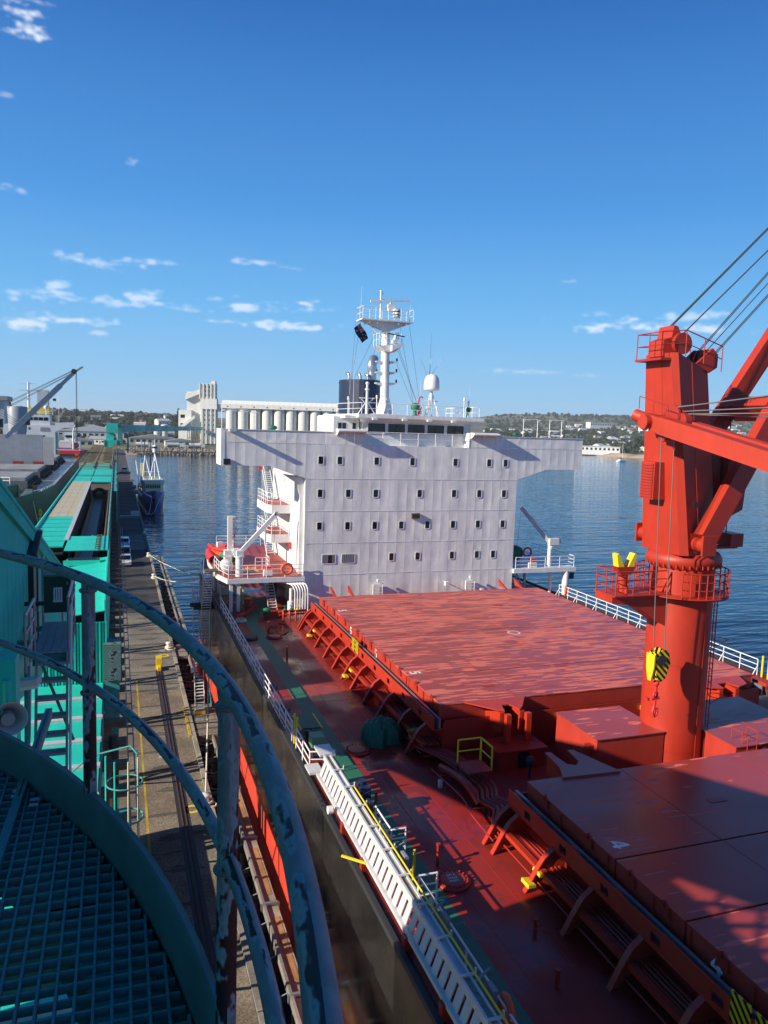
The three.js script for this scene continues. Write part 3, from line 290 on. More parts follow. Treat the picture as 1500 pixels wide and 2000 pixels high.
// ---------------------------------------------------------------- conveyor gallery along the jetty
{
  const G = thing('conveyor_gallery', 'long teal and grey elevated conveyor gallery along the jetty', 'conveyor'), R = -9.3, cream = std([0.52, 0.47, 0.32], 0.8, { map: tWear }), corr = (x0, x1, y0, y1, z0, z1, axis, m, name = 'wall_panel') => { const n = Math.max(1, Math.round(Math.abs(axis === 'z' ? z1 - z0 : x1 - x0) / 0.9)); for (let i = 0; i < n; i++) { const t0 = i / n, t1 = (i + 0.97) / n; part(G, name, axis === 'z' ? box(x0, x1, y0, y1, z0 + (z1 - z0) * t0, z0 + (z1 - z0) * t1) : box(x0 + (x1 - x0) * t0, x0 + (x1 - x0) * t1, y0, y1, z0, z1), m); } };
  // roofs
  for (let i = 0; i < 3; i++) part(G, 'roof_sheet', box(-6.1 + i * 0.8, -5.32 + i * 0.8, R - 0.06, R, -119, -77), cream); for (let i = 0; i < 7; i++) part(G, 'roof_slat', prism('x', [[-77.2 + i * 2.6, R - 0.02], [-74.9 + i * 2.6, R - 0.02], [-74.9 + i * 2.6, R - 0.12], [-77.2 + i * 2.6, R - 0.12]], -6.2, -3.75), M.teal); part(G, 'roof_deck', box(-6.2, -3.75, R - 0.6, R - 0.5, -77.2, -59), M.dark);
  for (const [x0, x1] of [[-6.2, -3.75], [-3.6, -0.85]]) for (let i = 0; i < 13; i++) { const z = -119 - i * 3.6; part(G, 'roof_slat', prism('x', [[z, R - 0.02], [z - 3.4, R - 0.02], [z - 3.4, R - 0.1], [z, R - 0.14]], x0, x1), i % 7 === 3 ? M.tealDirty : M.teal); }
  // skeleton frame over the far half
  const frameM = std([0.26, 0.21, 0.13], 0.8, { map: tDirt }); for (let i = 0; i < 17; i++) { const z = -150 - i * 4.6; part(G, 'frame_hoop', [bar([-6.4, -14.9, z], [-6.4, R + 1.2, z], 0.1, 5), bar([-0.8, -14.9, z], [-0.8, R + 1.2, z], 0.1, 5), bar([-6.4, R + 1.2, z], [-0.8, R + 1.2, z], 0.12, 5), bar([-6.4, R + 0.6, z], [-3.6, R + 1.2, z + 2], 0.08, 5), bar([-3.6, R + 1.2, z], [-0.8, R + 0.9, z + 2.3], 0.08, 5), bar([-6.4, R, z + 2.3], [-0.8, R, z + 2.3], 0.09, 5)], frameM); } for (const x of [-6.4, -3.6, -0.8]) part(G, 'frame_rail', bar([x, R + 1.2, -228], [x, R + 1.2, -148], 0.12, 5), frameM);
  part(G, 'left_wall', box(-6.35, -6.25, -15, R, -168, -41), M.tealDirty); part(G, 'gutter', bar([-6.35, R, -228], [-6.35, R, -64], 0.14, 8), M.teal); for (let i = 0; i < 24; i++) part(G, 'divider_post', box(-3.75, -3.6, -13, R + 0.02, -119 + i * 2.3, -118.8 + i * 2.3), M.brownSteel); part(G, 'divider_wall', box(-3.72, -3.66, -13, R - 0.3, -119, -64), M.dark); part(G, 'divider_cap', box(-3.8, -3.5, R - 0.02, R + 0.06, -119, -62), M.pale);
  part(G, 'conveyor_belt', prism('z', [[-3.3, -11.2], [-3.0, -11.55], [-2.0, -11.55], [-1.7, -11.2], [-1.95, -11.6], [-3.05, -11.6]], -124, -56), std([0.016, 0.018, 0.024], 0.5)); for (let i = 0; i < 36; i++) part(G, 'idler_bracket', [box(-1.68, -1.5, -11.7, -11.15, -121 + i * 1.6, -120.75 + i * 1.6)], M.dark); part(G, 'belt_shield', [torus(0.8, 0.25, [-2.5, -11.4, -121], 0, 0, 16)], M.dark); part(G, 'gallery_floor', box(-6.3, -0.2, -15.2, -14.9, -320, -41), M.brownSteel);
  part(G, 'right_wall', box(-0.85, -0.75, -14.9, R - 0.5, -168, -64), M.brownSteel); part(G, 'cable_pipe', bar([-0.95, R - 0.25, -119], [-0.95, R - 0.25, -64], 0.1, 8), M.rust); part(G, 'top_pipe', bar([-0.7, R - 0.05, -225], [-0.7, R - 0.05, -64], 0.09, 8), M.tealDirty); corr(-0.1, 0, -13.5, R - 0.1, -172, -105, 'z', M.teal, 'side_skirt'); part(G, 'skirt_top', box(-0.8, 0.0, R - 0.14, R - 0.1, -172, -105), M.tealDirty); for (let i = 0; i < 22; i++) part(G, 'frame_clutter', [bar([rr(-6, -1), -14, -176 - i * 2.4], [rr(-6, -1), R + 0.4, -175 - i * 2.4], 0.09, 5), box(-5.6 + rr(0, 3), -4.2 + rr(0, 3), -12.6, -12.2, -178 - i * 2.4, -176.5 - i * 2.4)], i % 4 ? frameM : M.tealDirty);
  // box over the tripper, stepped towards us
  part(G, 'box_roof', box(-3.55, -0.6, R - 0.05, R, -64, -57.2), M.teal); part(G, 'box_roof', prism('z', [[-3.55, R - 0.9], [-0.6, R - 0.5], [-0.6, R - 0.55], [-3.55, R - 0.95]], -57.2, -41), M.teal); corr(-3.5, -1.2, -13.2, R - 0.45, -55.6, -55.5, 'x', M.teal, 'box_wall'); for (let i = 0; i < 13; i++) part(G, 'gutter_slot', box(-3.2 + i * 0.16, -3.12 + i * 0.16, R - 0.38, R - 0.32, -56.0, -55.3), M.dark); part(G, 'box_gutter', [box(-3.3, -1.15, R - 0.75, R - 0.4, -55.9, -55.2)], M.teal); corr(-0.66, -0.6, -14.9, R, -64, -41, 'z', M.teal, 'box_side'); part(G, 'roof_ladder', [...Array.from({ length: 9 }, (_, i) => bar([-1.5, R + 0.12, -63.6 + i * 0.8], [-1.15, R + 0.12, -63.6 + i * 0.8], 0.04)), bar([-1.5, R + 0.12, -64], [-1.5, R + 0.12, -57], 0.03), bar([-1.15, R + 0.12, -64], [-1.15, R + 0.12, -57], 0.03)], M.brownSteel);
  part(G, 'light_pole', [bar([-2.1, -11.2, -70], [-2.0, -10.2, -70], 0.04), sph(0.1, [-2.0, -10.15, -70])], M.white);
  // near low roof with planks and corrugated end wall
  for (let i = 0; i < 22; i++) part(G, 'end_wall_rib', box(-3.8 + i * 0.15, -3.7 + i * 0.15, -13.8, -10.4, -41 + 0.0, -40.94 + (i % 2) * 0.04), M.teal); for (let i = 0; i < 16; i++) { part(G, 'low_roof_sheet', box(-5.5, -0.75, -13.65, -13.6, -41 + i * 2.6, -38.75 + i * 2.6), M.teal); part(G, 'walk_strip', box(-5.5, -0.7, -13.6, -13.5, -38.75 + i * 2.6, -38.4 + i * 2.6), M.pale); } part(G, 'low_wall', box(-0.8, -0.7, -15.2, -13.65, -41, 8), M.tealDirty); part(G, 'low_floor', box(-6.3, -0.7, -15.4, -15.2, -41, 8), M.brownSteel);
  // side brackets, cable ladder and trestles
  for (let i = 0; i < 60; i++) { const z = -24 - i * 2.5; part(G, 'side_bracket', box(-0.7, 0.35, -15.1, -14.8, z, z + 0.5), M.brownSteel); } part(G, 'side_rail', box(0.08, 0.2, -14.6, -14.4, -190, -44), M.brownSteel); for (const x of [0.42, 0.72]) part(G, 'tray_rail', box(x, x + 0.06, -17.6, -17.45, -130, -20), M.grey); for (let i = 0; i < 45; i++) part(G, 'tray_rung', box(0.48, 0.72, -17.58, -17.5, -22 - i * 2.4, -21.9 - i * 2.4), M.grey);
  for (let i = 0; i < 30; i++) { const z = -20 - i * 9.6; for (const x of [-6, -0.5]) part(G, 'trestle_leg', box(x - 0.18, x + 0.18, JY, -15.2, z - 0.18, z + 0.18), M.brownSteel); part(G, 'trestle_brace', beam([-6, JY + 0.3, z], [-0.5, -15.4, z], 0.16, 0.16), M.brownSteel); part(G, 'side_brace', beam([-0.5, JY + 0.5, z], [-0.5, -15.4, z - 4.8], 0.14, 0.14, [1, 0, 0]), M.brownSteel); part(G, 'side_brace', beam([-0.5, -15.4, z - 4.8], [-0.5, JY + 0.5, z - 9.4], 0.14, 0.14, [1, 0, 0]), M.brownSteel); }
}
// ---------------------------------------------------------------- shiploader: the round platform we stand on, the inclined gallery beside it
{
  const S = thing('shiploader', 'teal shiploader with round grated platform and inclined conveyor house', 'shiploader'), cx = -3.912, cz = -1.422, Rr = 4.174;
  const rustM = (c, s, amt) => std(0xffffff, 0.62, { map: tex(512, 512, (u, v) => { const n = fbm(u, v, 3, 5, s, 6), f = fbm(u, v, 30, 30, s + 5, 3), d = sstep(amt, amt + 0.05, n * 0.8 + f * 0.2); let k = mixc(c, c.map(x => x * 0.75), f); k = mixc(k, mixc([0.20, 0.12, 0.10], [0.12, 0.09, 0.10], fbm(u, v, 50, 50, s + 8, 2)), d); const pale = sstep(amt - 0.06, amt - 0.02, n * 0.8 + f * 0.2) * (1 - d); return mixc(k, [0.55, 0.66, 0.68], pale * 0.6); }, 0.9), roughness: 0.62, bumpMap: tGrain, bumpScale: 0.0006 });
  const railM = rustM([0.55, 0.56, 0.56], 401, 0.505), postM = rustM([0.46, 0.52, 0.52], 421, 0.52), kickM = std([0.075, 0.19, 0.185], 0.7, { map: tDirt, bumpMap: tGrain, bumpScale: 0.001 }), gratM = std([0.06, 0.22, 0.215], 0.6);
  const H = hold(S, 'handrail', 'curved blue painted handrail with rust patches'), A = (y, a0, a1, n = 60) => arcPts(cx, cz, Rr, a0, a1, n, y);
  const uvTube = (pts, r, n, seg) => { const g = tube(pts, r, n, seg), u = g.attributes.uv, L = new THREE.CatmullRomCurve3(pts.map(p => V(...p))).getLength(); for (let i = 0; i < u.count; i++) u.setXY(i, u.getX(i) * L, u.getY(i) * 0.3); return g; };
  part(H, 'top_rail', uvTube(A(-0.63, -1.05, 0.55), 0.0215, 16, 160), railM, undefined, true); part(H, 'middle_rail', uvTube(A(-1.05, -1.05, 0.55), 0.0175, 14, 160), railM, undefined, true);
  for (const a of [-0.94, -0.6, -0.425, -0.085, 0.255]) { if (a === -0.6) continue; const x = cx + Rr * Math.cos(a), z = cz + Rr * Math.sin(a), g = uvTube([[x, -1.95, z], [x, -1.4, z], [x, -1, z], [x, -0.63, z]], 0.0255, 16, 40); part(H, 'post', g, postM, undefined, true); for (const y of [-0.64, -1.05]) part(H, 'weld_collar', torus(0.027, 0.008, [x, y - 0.03, z], Math.PI / 2, 0, 16), railM); }
  part(S, 'kick_plate', lathe([[Rr - 0.03, -1.66], [Rr - 0.026, -1.49], [Rr + 0.01, -1.485], [Rr + 0.012, -1.78], [Rr - 0.05, -1.78], [Rr - 0.05, -1.74]], [cx, 0, cz], 160), kickM);
  const bars = [], cross = []; for (let x = cx; x < cx + Rr; x += 0.0505) { const h = Math.sqrt(Math.max(0, (Rr - 0.04) ** 2 - (x - cx) ** 2)); if (x > -1.9) bars.push(box(x - 0.004, x + 0.004, -1.675, -1.64, cz - h, cz + Math.min(h, 1.5))); } for (let z = cz - Rr; z < cz + 1.5; z += 0.061) { const h = Math.sqrt(Math.max(0, (Rr - 0.04) ** 2 - (z - cz) ** 2)); if (cx + h > -1.9) cross.push(box(Math.max(-1.9, cx - h), cx + h, -1.67, -1.644, z - 0.004, z + 0.004)); }
  const gp = part(S, 'grating', [...bars, ...cross], gratM); gp.userData.kind = 'stuff'; part(S, 'grating_seam', [beam([-0.36, -1.645, -4.5], [-0.44, -1.645, -2.4], 0.02, 0.05), beam([-0.375, -1.645, -4.5], [-0.455, -1.645, -2.4], 0.02, 0.05)], gratM); for (const [x, z] of [[-0.44, -3.55], [-0.36, -3.45]]) for (const k of [0, 0.05]) part(S, 'grating_clip', box(x, x + 0.035, -1.64, -1.635, z + k, z + k + 0.02), M.pale);
  part(S, 'edge_beam', lathe([[Rr - 0.25, -1.95], [Rr, -1.95], [Rr, -1.75], [Rr - 0.25, -1.75]], [cx, 0, cz], 100), M.teal); for (let k = 0; k < 7; k++) part(S, 'floor_joist', box(cx, cx + Math.sqrt(Math.max(0.1, (Rr - 0.1) ** 2 - (-3 + k * 0.8 + 0) ** 2)), -2.0, -1.75, cz - 3 + k * 0.8, cz - 2.9 + k * 0.8), M.teal);
  part(S, 'lower_deck', lathe([[0, -4.3], [Rr - 0.25, -4.3], [Rr - 0.25, -4.2], [0, -4.2]], [cx, 0, cz], 60), kickM); part(S, 'lower_machinery', [box(-1.2, -0.6, -4.2, -3.2, -3.6, -2.9), box(-0.6, -0.2, -4.2, -3.7, -2.4, -1.8), bar([-1.4, -3.6, -4.3], [-0.2, -3.6, -2.6], 0.12)], M.dark); part(S, 'slew_column', lathe([[2.7, -14], [2.7, 9]], [cx - 0.6, 0, cz], 40), M.teal); part(S, 'upper_house', box(-9, -3, 2.6, 8, -5, 6), M.teal);
  // inclined conveyor house: cladding boards on the side facing us
  const cladM = worn([0.014, 0.62, 0.47], 0.95), X = -2, top = z => -1.37 + (z + 15.3) * 0.285 * 1, bot = z => -4.38 + (z + 14.8) * 0.287, I = hold(S, 'inclined_house', 'dark teal inclined conveyor house in shade');
  for (let z = -5.5; z > -38.5; z -= 0.62) { const b = z - 0.6; part(I, 'cladding_board', prism('x', [[z, bot(z)], [z, top(z) - 0.28], [b, top(b) - 0.28], [b, bot(b)]], X - 0.05 - ((z * 7 | 0) % 2) * 0.008, X), cladM); }
  part(I, 'inner_wall', prism('x', [[-5.4, bot(-5.4)], [-5.4, top(-5.4)], [-38.6, top(-38.6)], [-38.6, bot(-38.6)]], -3.4, X - 0.06), M.teal); part(I, 'eave_trim', prism('x', [[-5.4, top(-5.4) - 0.3], [-5.4, top(-5.4) + 0.04], [-38.7, top(-38.7) + 0.04], [-38.7, top(-38.7) - 0.3]], X, X + 0.08), cladM); part(I, 'roof', prism('x', [[-5.4, top(-5.4)], [-5.4, top(-5.4) + 0.1], [-38.7, top(-38.7) + 0.1], [-38.7, top(-38.7)]], -3.6, X + 0.1), cladM);
  for (const z of [-22.8, -30.5]) part(I, 'pale_pilaster', prism('x', [[z, bot(z) - 0.1], [z, top(z) - 0.3], [z - 0.5, top(z - 0.5) - 0.3], [z - 0.5, bot(z - 0.5) - 0.1]], X, X + 0.06), std([0.33, 0.35, 0.38], 0.7, { map: tDirt })); part(I, 'pale_pilaster', prism('x', [[-35.8, -11], [-35.8, -7.2], [-36.1, -7.2], [-36.1, -11]], X, X + 0.06), M.grey);
  part(I, 'bottom_frame', [prism('x', [[-5.4, bot(-5.4)], [-5.4, bot(-5.4) - 0.35], [-38.6, bot(-38.6) - 0.35], [-38.6, bot(-38.6)]], X - 0.3, X - 0.05)], M.teal);
  part(I, 'added_under_truss', prism('x', [[-38, bot(-38)], [-38, bot(-38) - 0.35], [-28, bot(-28) - 0.5], [-23, bot(-23) - 0.95], [-17.3, -6.4], [-14, -6.4], [-14, bot(-14)]], X - 0.5, X - 0.35), M.teal);  // solid underslung plate, added and shaped to shade the hatch coaming
  const d = hold(S, 'house_door', 'narrow grey door with a small awning'); part(d, 'door_leaf', box(X + 0.02, X + 0.07, -5.7, -3.3, -20.6, -19.7), std([0.28, 0.32, 0.36], 0.6, { map: tDirt })); part(d, 'door_panel', [box(X + 0.07, X + 0.1, -4.5, -3.5, -20.4, -19.9), box(X + 0.07, X + 0.1, -5.5, -4.7, -20.4, -19.9)], M.tealDirty); part(d, 'door_frame', [box(X, X + 0.12, -5.8, -3.15, -19.7, -19.55), box(X, X + 0.12, -5.8, -3.15, -20.75, -20.6)], M.dark); part(d, 'awning', prism('x', [[-19.3, -3.3], [-19.3, -3.2], [-20.9, -2.85], [-20.9, -2.95]], X, X + 0.22), M.dark); part(d, 'handle', box(X + 0.1, X + 0.2, -4.7, -4.62, -20.0, -19.8), M.steel);
  const Y0 = -4.64, st = hold(S, 'stair_platform', 'grey steel stair platform'); for (let i = 0; i < 4; i++) part(st, 'deck_plank', box(-1.58 + i * 0.16, -1.435 + i * 0.16, Y0 - 0.05, Y0, -18.5, -16.15), M.grey); part(st, 'platform_frame', [box(-1.6, -0.93, Y0 - 0.28, Y0 - 0.06, -16.2, -16.12), box(-0.97, -0.92, Y0 - 0.25, Y0 - 0.06, -18.5, -16.2)], M.tealDirty); part(st, 'wall_bracket', [box(-2.0, -1.6, Y0 - 0.16, Y0 - 0.06, -18.4, -18.3), box(-2.0, -1.6, Y0 - 0.16, Y0 - 0.06, -17.3, -17.2)], M.tealDirty); railing(st, 'platform_rail', [[-0.94, Y0, -18.4], [-0.94, Y0, -16.2]], { mat: M.steel, step: 1.1, rails: 3, r: 0.024 }); railing(st, 'platform_rail', [[-1.56, Y0, -16.2], [-1.58, Y0, -14.8]], { mat: M.steel, step: 0.7, rails: 3, r: 0.024 });
  const sr = hold(S, 'stair', 'steep grey steel stair'); for (const s of [-1.52, -0.96]) part(sr, 'stringer', beam([s, Y0 - 0.04, -16.15], [s, -7.7, -15.1], 0.04, 0.18), M.grey); for (let i = 0; i < 9; i++) { const t = (i + 0.6) / 9.2; part(sr, 'tread', box(-1.5, -0.98, Y0 - 0.04 - 3 * t, Y0 + 0.01 - 3 * t, -16.28 + 1.04 * t, -16.04 + 1.04 * t), M.grey); } part(sr, 'handrail', [...poly([[-0.88, -3.76, -16.15], [-0.88, -6.7, -15.1], [-0.84, -7.35, -15.0]], 0.028), ...poly([[-1.6, -3.76, -16.15], [-1.6, -6.7, -15.1]], 0.028)], M.aluminium); part(sr, 'brace', beam([-1.6, -4.95, -17.1], [-0.92, -6.9, -17.1], 0.055, 0.055), M.tealDirty); part(sr, 'support_leg', bar([-1.62, -4.7, -15.4], [-1.64, -7.8, -15.2], 0.055), M.tealDirty);
  // machinery legs, cable boxes and caged ladder right of the stair
  const t2 = hold(S, 'gantry_leg', 'weathered teal gantry leg with cable boxes'); part(t2, 'leg_column', [box(-0.9, 0.0, -22.9, -15.5, -41.6, -40.7)], M.tealDirty); part(t2, 'cable_box', [box(-0.72, 0.12, -13.4, -11.5, -41.8, -40.5)], rustM([0.40, 0.52, 0.50], 461, 0.62)); part(t2, 'cable_box', [box(-0.68, 0.05, -15.5, -13.5, -41.6, -40.7)], M.tealDirty); part(t2, 'hydraulic_ram', [bar([-0.25, -14.5, -36], [-0.2, -17, -35.7], 0.2, 12), bar([-0.2, -17, -35.7], [-0.15, -20, -35.4], 0.1, 10)], M.dark); part(t2, 'bogie_beam', [box(-0.9, 0.6, -22.4, -21.2, -42, -30)], M.tealDirty);
  const cg = hold(S, 'caged_ladder', 'steel ladder cage below the platform'); part(cg, 'cage_hoop', torus(0.62, 0.03, [0.18, -12.9, -27.6], Math.PI / 2, 0, 24), M.tealDirty); part(cg, 'cage_hoop', torus(0.62, 0.04, [0.2, -14.2, -27.6], Math.PI / 2, 0, 24), M.tealDirty); part(cg, 'cage_gate', poly([[-1.6, -12.75, -28.6], [-1.0, -12.1, -28.3], [0.4, -11.7, -27.9], [0.62, -11.9, -27.6], [0.68, -17.2, -27.6]], 0.035), M.tealDirty); for (const [x, z] of [[-0.45, -27.7], [-0.15, -27.1], [0.3, -27.0], [0.63, -27.3]]) part(cg, 'cage_bar', bar([x, -11.9, z], [x, -18, z], 0.035), x > 0.1 ? std([0.6, 0.55, 0.3], 0.6) : M.teal); part(cg, 'foot_grating', Array.from({ length: 9 }, (_, i) => [box(-0.6, 0.6, -15.92, -15.88, -28.0 + i * 0.13, -27.97 + i * 0.13), box(-0.6 + i * 0.15, -0.57 + i * 0.15, -15.92, -15.88, -28.0, -26.95)]).flat(), M.aluminium);
  // unseen block added left of frame to shade deck and hatch, lattice above
  part(S, 'added_shade_block', box(-7, -2.9, -13.2, -4.4, -17.3, -7.4), M.teal); for (let i = 4; i < 9; i++) { const z = -17 + i * 1.05, y = -6.1; part(S, 'lattice_brace', [bar([-2.95, -4.4, z], [-2.95, bot(z + 1) - 0.2, z + 1.05], 0.09, 6), bar([-2.95, -4.4, z + 1.05], [-2.95, bot(z) - 0.2, z], 0.07, 6)], M.teal); }
  { const l = thing('loudspeaker', 'grey horn loudspeaker beside the stair', 'loudspeaker'); part(l, 'horn', lathe([[0.05, 0.25], [0.09, 0.05], [0.2, -0.14], [0.21, -0.14]], [0, 0, 0], 24).rotateX(-Math.PI / 2 - 0.1).rotateY(0.25).translate(-1.29, -3.7, -10.1), M.pale); part(l, 'driver', bar([-1.29, -3.69, -10.1], [-1.27, -3.69, -9.96], 0.08, 12), M.grey); part(l, 'bracket', [bar([-1.32, -3.3, -10.3], [-1.32, -4.6, -10.3], 0.05), box(-1.62, -1.24, -4.4, -3.1, -10.9, -10.5)], M.teal);
    const f = thing('tube_lamp', 'grey fluorescent lamp fitting hung beside the stair', 'lamp'); part(f, 'housing', beam([-1.42, -3.78, -11.6], [-1.06, -3.72, -11.5], 0.18, 0.09, [0, 1, 0]), M.pale); part(f, 'diffuser', beam([-1.41, -3.85, -11.6], [-1.08, -3.79, -11.5], 0.13, 0.06), M.white); part(f, 'arm', [bar([-1.4, -3.75, -11.7], [-1.42, -4.9, -11.7], 0.035)], M.tealDirty);
    const b = thing('electrical_cabinet', 'dark green cabinet with white stencil at the stair platform end', 'cabinet'), bx = -1.58; part(b, 'case', box(bx, bx + 0.56, -4.44, -3.6, -18.9, -18.55), std([0.006, 0.05, 0.035], 0.5)); part(b, 'lid', box(bx - 0.02, bx + 0.6, -3.6, -3.55, -18.94, -18.5), std([0.05, 0.2, 0.17], 0.6)); for (let i = 0; i < 4; i++) part(b, 'stencil', box(bx + 0.2 + i * 0.05, bx + 0.235 + i * 0.05, -4.16, -3.88 + (i % 2) * 0.024, -18.55, -18.542), M.white); part(b, 'stencil', [box(bx + 0.19, bx + 0.39, -4.2, -4.16, -18.55, -18.542)], M.white); part(b, 'stencil', [box(bx + 0.2, bx + 0.38, -3.89, -3.865, -18.55, -18.541)], M.white); part(b, 'latch', box(bx + 0.48, bx + 0.51, -3.8, -3.74, -18.55, -18.53), M.steel); part(b, 'cabinet_bracket', box(-2.0, bx, -4.3, -4.22, -18.8, -18.7), M.dark); }
}
// ---------------------------------------------------------------- the bulk carrier alongside
const DY = -15.4, ship = thing('bulk_carrier', 'large bulk carrier with red deck, white deckhouse and black hull alongside the jetty', 'ship');
{ // hull and main deck
  const plan = [[7.77, 70], [7.77, -78], [8.6, -86], [11, -91], [36.5, -91], [39, -86], [39.77, -78], [39.77, 70]];
  const hullM = std([0.020, 0.019, 0.019], 0.38, { map: tDirt, roughnessMap: tRough });
  const ring = (y0, y1) => prism('y', plan, y0, y1, [plan.map(([x, z]) => [23.8 + (x - 23.8) * 0.985, z > 0 ? z - 0.3 : z * 0.997])]);
  const h = part(ship, 'hull', ring(-21.65, DY + 0.02), hullM, 'black upper hull plating'); part(h, 'lower_hull', ring(-31, -21.65), M.boot, 'red lower hull'); part(h, 'draft_mark', box(7.73, 7.765, -24.6, -22.3, -27.9, -27.6), M.white); part(h, 'draft_mark', box(7.73, 7.765, -24.6, -22.3, -17.9, -17.6), M.white);
  part(h, 'sheer_strake', [box(7.72, 7.9, DY - 0.1, DY + 0.1, -78, 60), box(39.6, 39.82, DY - 0.1, DY + 0.1, -78, 60)], M.dark);
  // deck paint: dull worn red with damp, polished and scuffed areas
  const dk = (s) => (u, v) => { const a = fbm(u, v, 5, 5, s, 5), b = fbm(u, v, 40, 24, s + 5, 3), c = mixc([0.52, 0.145, 0.10], [0.59, 0.15, 0.10], sstep(0.35, 0.65, a)); return mixc(c, [0.43, 0.17, 0.15], 0.55 * sstep(0.56, 0.7, b) * sstep(0.4, 0.6, a)); };
  const dkr = (u, v) => 0.13 + 0.42 * sstep(0.36, 0.66, fbm(u, v, 6, 6, 105, 5)) + 0.1 * fbm(u, v, 60, 60, 111, 2);
  const deckM = std(0xffffff, 1, { map: tex(1024, 1024, dk(100), 14), roughnessMap: tex(512, 512, dkr, 14, false), bumpMap: tGrain, bumpScale: 0.0012 });
  const D = part(ship, 'main_deck', prism('y', plan.map(([x, z]) => [23.8 + (x - 23.8) * 0.99, z * 0.998]), DY - 0.05, DY), deckM, 'glossy dark red main deck');
  const walk = std([0.025, 0.17, 0.09], 0.6, { map: tWear });
  part(D, 'green_walkway', prism('y', [[9.3, 30], [9.3, -58.6], [11.6, -66], [12.5, -66], [10.2, -58.2], [10.2, 30]], DY, DY + 0.004), walk, 'painted green walkway stripe');
  for (const z of [-57, -47.5, -40.2, -30.5, -21.2, -12]) part(D, 'weld_seam', box(8, 12.7, DY, DY + 0.006, z, z + 0.03), M.redDeep); for (const x of [10.9, 12.4]) part(D, 'weld_seam', box(x, x + 0.03, DY, DY + 0.007, -58, 10), M.redDeep);
  const hatch = (x, z, m) => { const g = hold(D, 'manhole_cover'); part(g, 'lid', [lathe([[0, 0.14], [0.42, 0.14], [0.45, 0.1], [0.46, 0]], [x, DY, z], 24)], m); const b = []; for (let i = 0; i < 18; i++) { const a = i * Math.PI / 9; b.push(bar([x + 0.5 * Math.cos(a), DY, z + 0.5 * Math.sin(a)], [x + 0.5 * Math.cos(a), DY + 0.17, z + 0.5 * Math.sin(a)], 0.035, 5)); } part(g, 'bolt_ring', [...b, lathe([[0.46, 0], [0.6, 0], [0.6, 0.08], [0.46, 0.1]], [x, DY, z], 24)], m); };
  for (const [x, z, m] of [[8.9, -53.6, M.dark], [10.65, -53.6, M.redDeep], [8.9, -35.7, M.dark], [10.7, -33.4, M.red], [10.75, -22.4, M.red]]) hatch(x, z, m);
  const tx = part(D, 'manhole_lettering', ['NO 4', 'TANK', 'PORT'].map((s, i) => text(s, 0.1, 0.004).rotateX(-Math.PI / 2).translate(10.75, DY + 0.142, -22.6 + i * 0.17)), M.white);
  part(D, 'marked_hatch', box(8.75, 9.75, DY, DY + 0.05, -38.4, -36.6), walk); part(D, 'hatch_border', [box(9.75, 9.83, DY, DY + 0.055, -38.5, -36.5), box(8.67, 8.75, DY, DY + 0.055, -38.5, -36.5)], M.yellow);
  for (const [x, z, h] of [[10.65, -23.5, 0.75], [12.2, -19.4, 0.3], [10.4, -48, 0.9], [9.9, -28.2, 0.5], [11.5, -17, 0.5], [10.4, -54.5, 0.9]]) part(D, 'sounding_pipe', [bar([x, DY, z], [x, DY + h, z], 0.06, 8), bar([x, DY + h, z], [x, DY + h + 0.06, z], 0.09, 8)], M.redDeep);
  for (const z of [-43, -39.5, -33]) part(D, 'deck_eye', [torus(0.09, 0.025, [8.5, DY + 0.1, z], 0, 0.5, 12), torus(0.09, 0.025, [8.65, DY + 0.1, z + 0.35], 0, 0.9, 12), torus(0.09, 0.025, [8.3, DY + 0.1, z - 0.35], 0, 0.2, 12)], M.dark);
  railing(ship, 'deck_railing', [[7.95, DY, -62.5], [7.95, DY, -35.2]], { step: 1.5, brace: 0.35 }); railing(ship, 'deck_railing', [[7.95, DY, -34.3], [7.95, DY, -31.6], [8.8, DY, -31.4]], { step: 1.4 });
  for (const z of [-34.9, -34.4]) part(ship, 'rail_gate_post', [bar([8, DY, z], [8, DY + 1.5, z], 0.05), bar([8, DY + 1.5, z], [8, DY + 1.56, z], 0.065)], M.yellow);
  railing(ship, 'deck_railing', [[39.5, DY, -62], [39.5, DY, -38]], { step: 1.5, brace: -0.4 }); railing(ship, 'deck_railing', [[39.5, DY, -36.2], [39.5, DY, -10]], { step: 1.5 });
  for (const z of [-37.6, -37.1, -36.7]) part(ship, 'rail_gate_post', bar([39.5, DY, z], [39.5, DY + 1.4, z], 0.07), M.yellow);
}
// hatch covers: chalky red paint, dried off in patches between films of rain water
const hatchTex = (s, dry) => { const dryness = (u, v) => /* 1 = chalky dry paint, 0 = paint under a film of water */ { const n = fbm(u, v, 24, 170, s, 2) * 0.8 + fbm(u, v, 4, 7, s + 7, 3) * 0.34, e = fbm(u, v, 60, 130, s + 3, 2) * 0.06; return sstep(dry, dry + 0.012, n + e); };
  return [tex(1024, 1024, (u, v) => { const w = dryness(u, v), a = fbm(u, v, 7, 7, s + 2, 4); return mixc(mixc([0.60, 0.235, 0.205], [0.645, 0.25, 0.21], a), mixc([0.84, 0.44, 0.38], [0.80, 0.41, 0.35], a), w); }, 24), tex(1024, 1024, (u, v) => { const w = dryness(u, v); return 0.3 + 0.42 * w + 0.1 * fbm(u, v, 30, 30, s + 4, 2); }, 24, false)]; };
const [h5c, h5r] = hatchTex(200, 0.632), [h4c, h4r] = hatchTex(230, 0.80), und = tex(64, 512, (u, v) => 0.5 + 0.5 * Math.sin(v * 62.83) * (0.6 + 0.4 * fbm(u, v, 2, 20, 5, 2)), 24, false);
const h5M = std(0xffffff, 1, { map: h5c, roughnessMap: h5r, bumpMap: und, bumpScale: 0.006 }), h4M = std(0xffffff, 1, { map: h4c, roughnessMap: h4r, bumpMap: und, bumpScale: 0.012 });
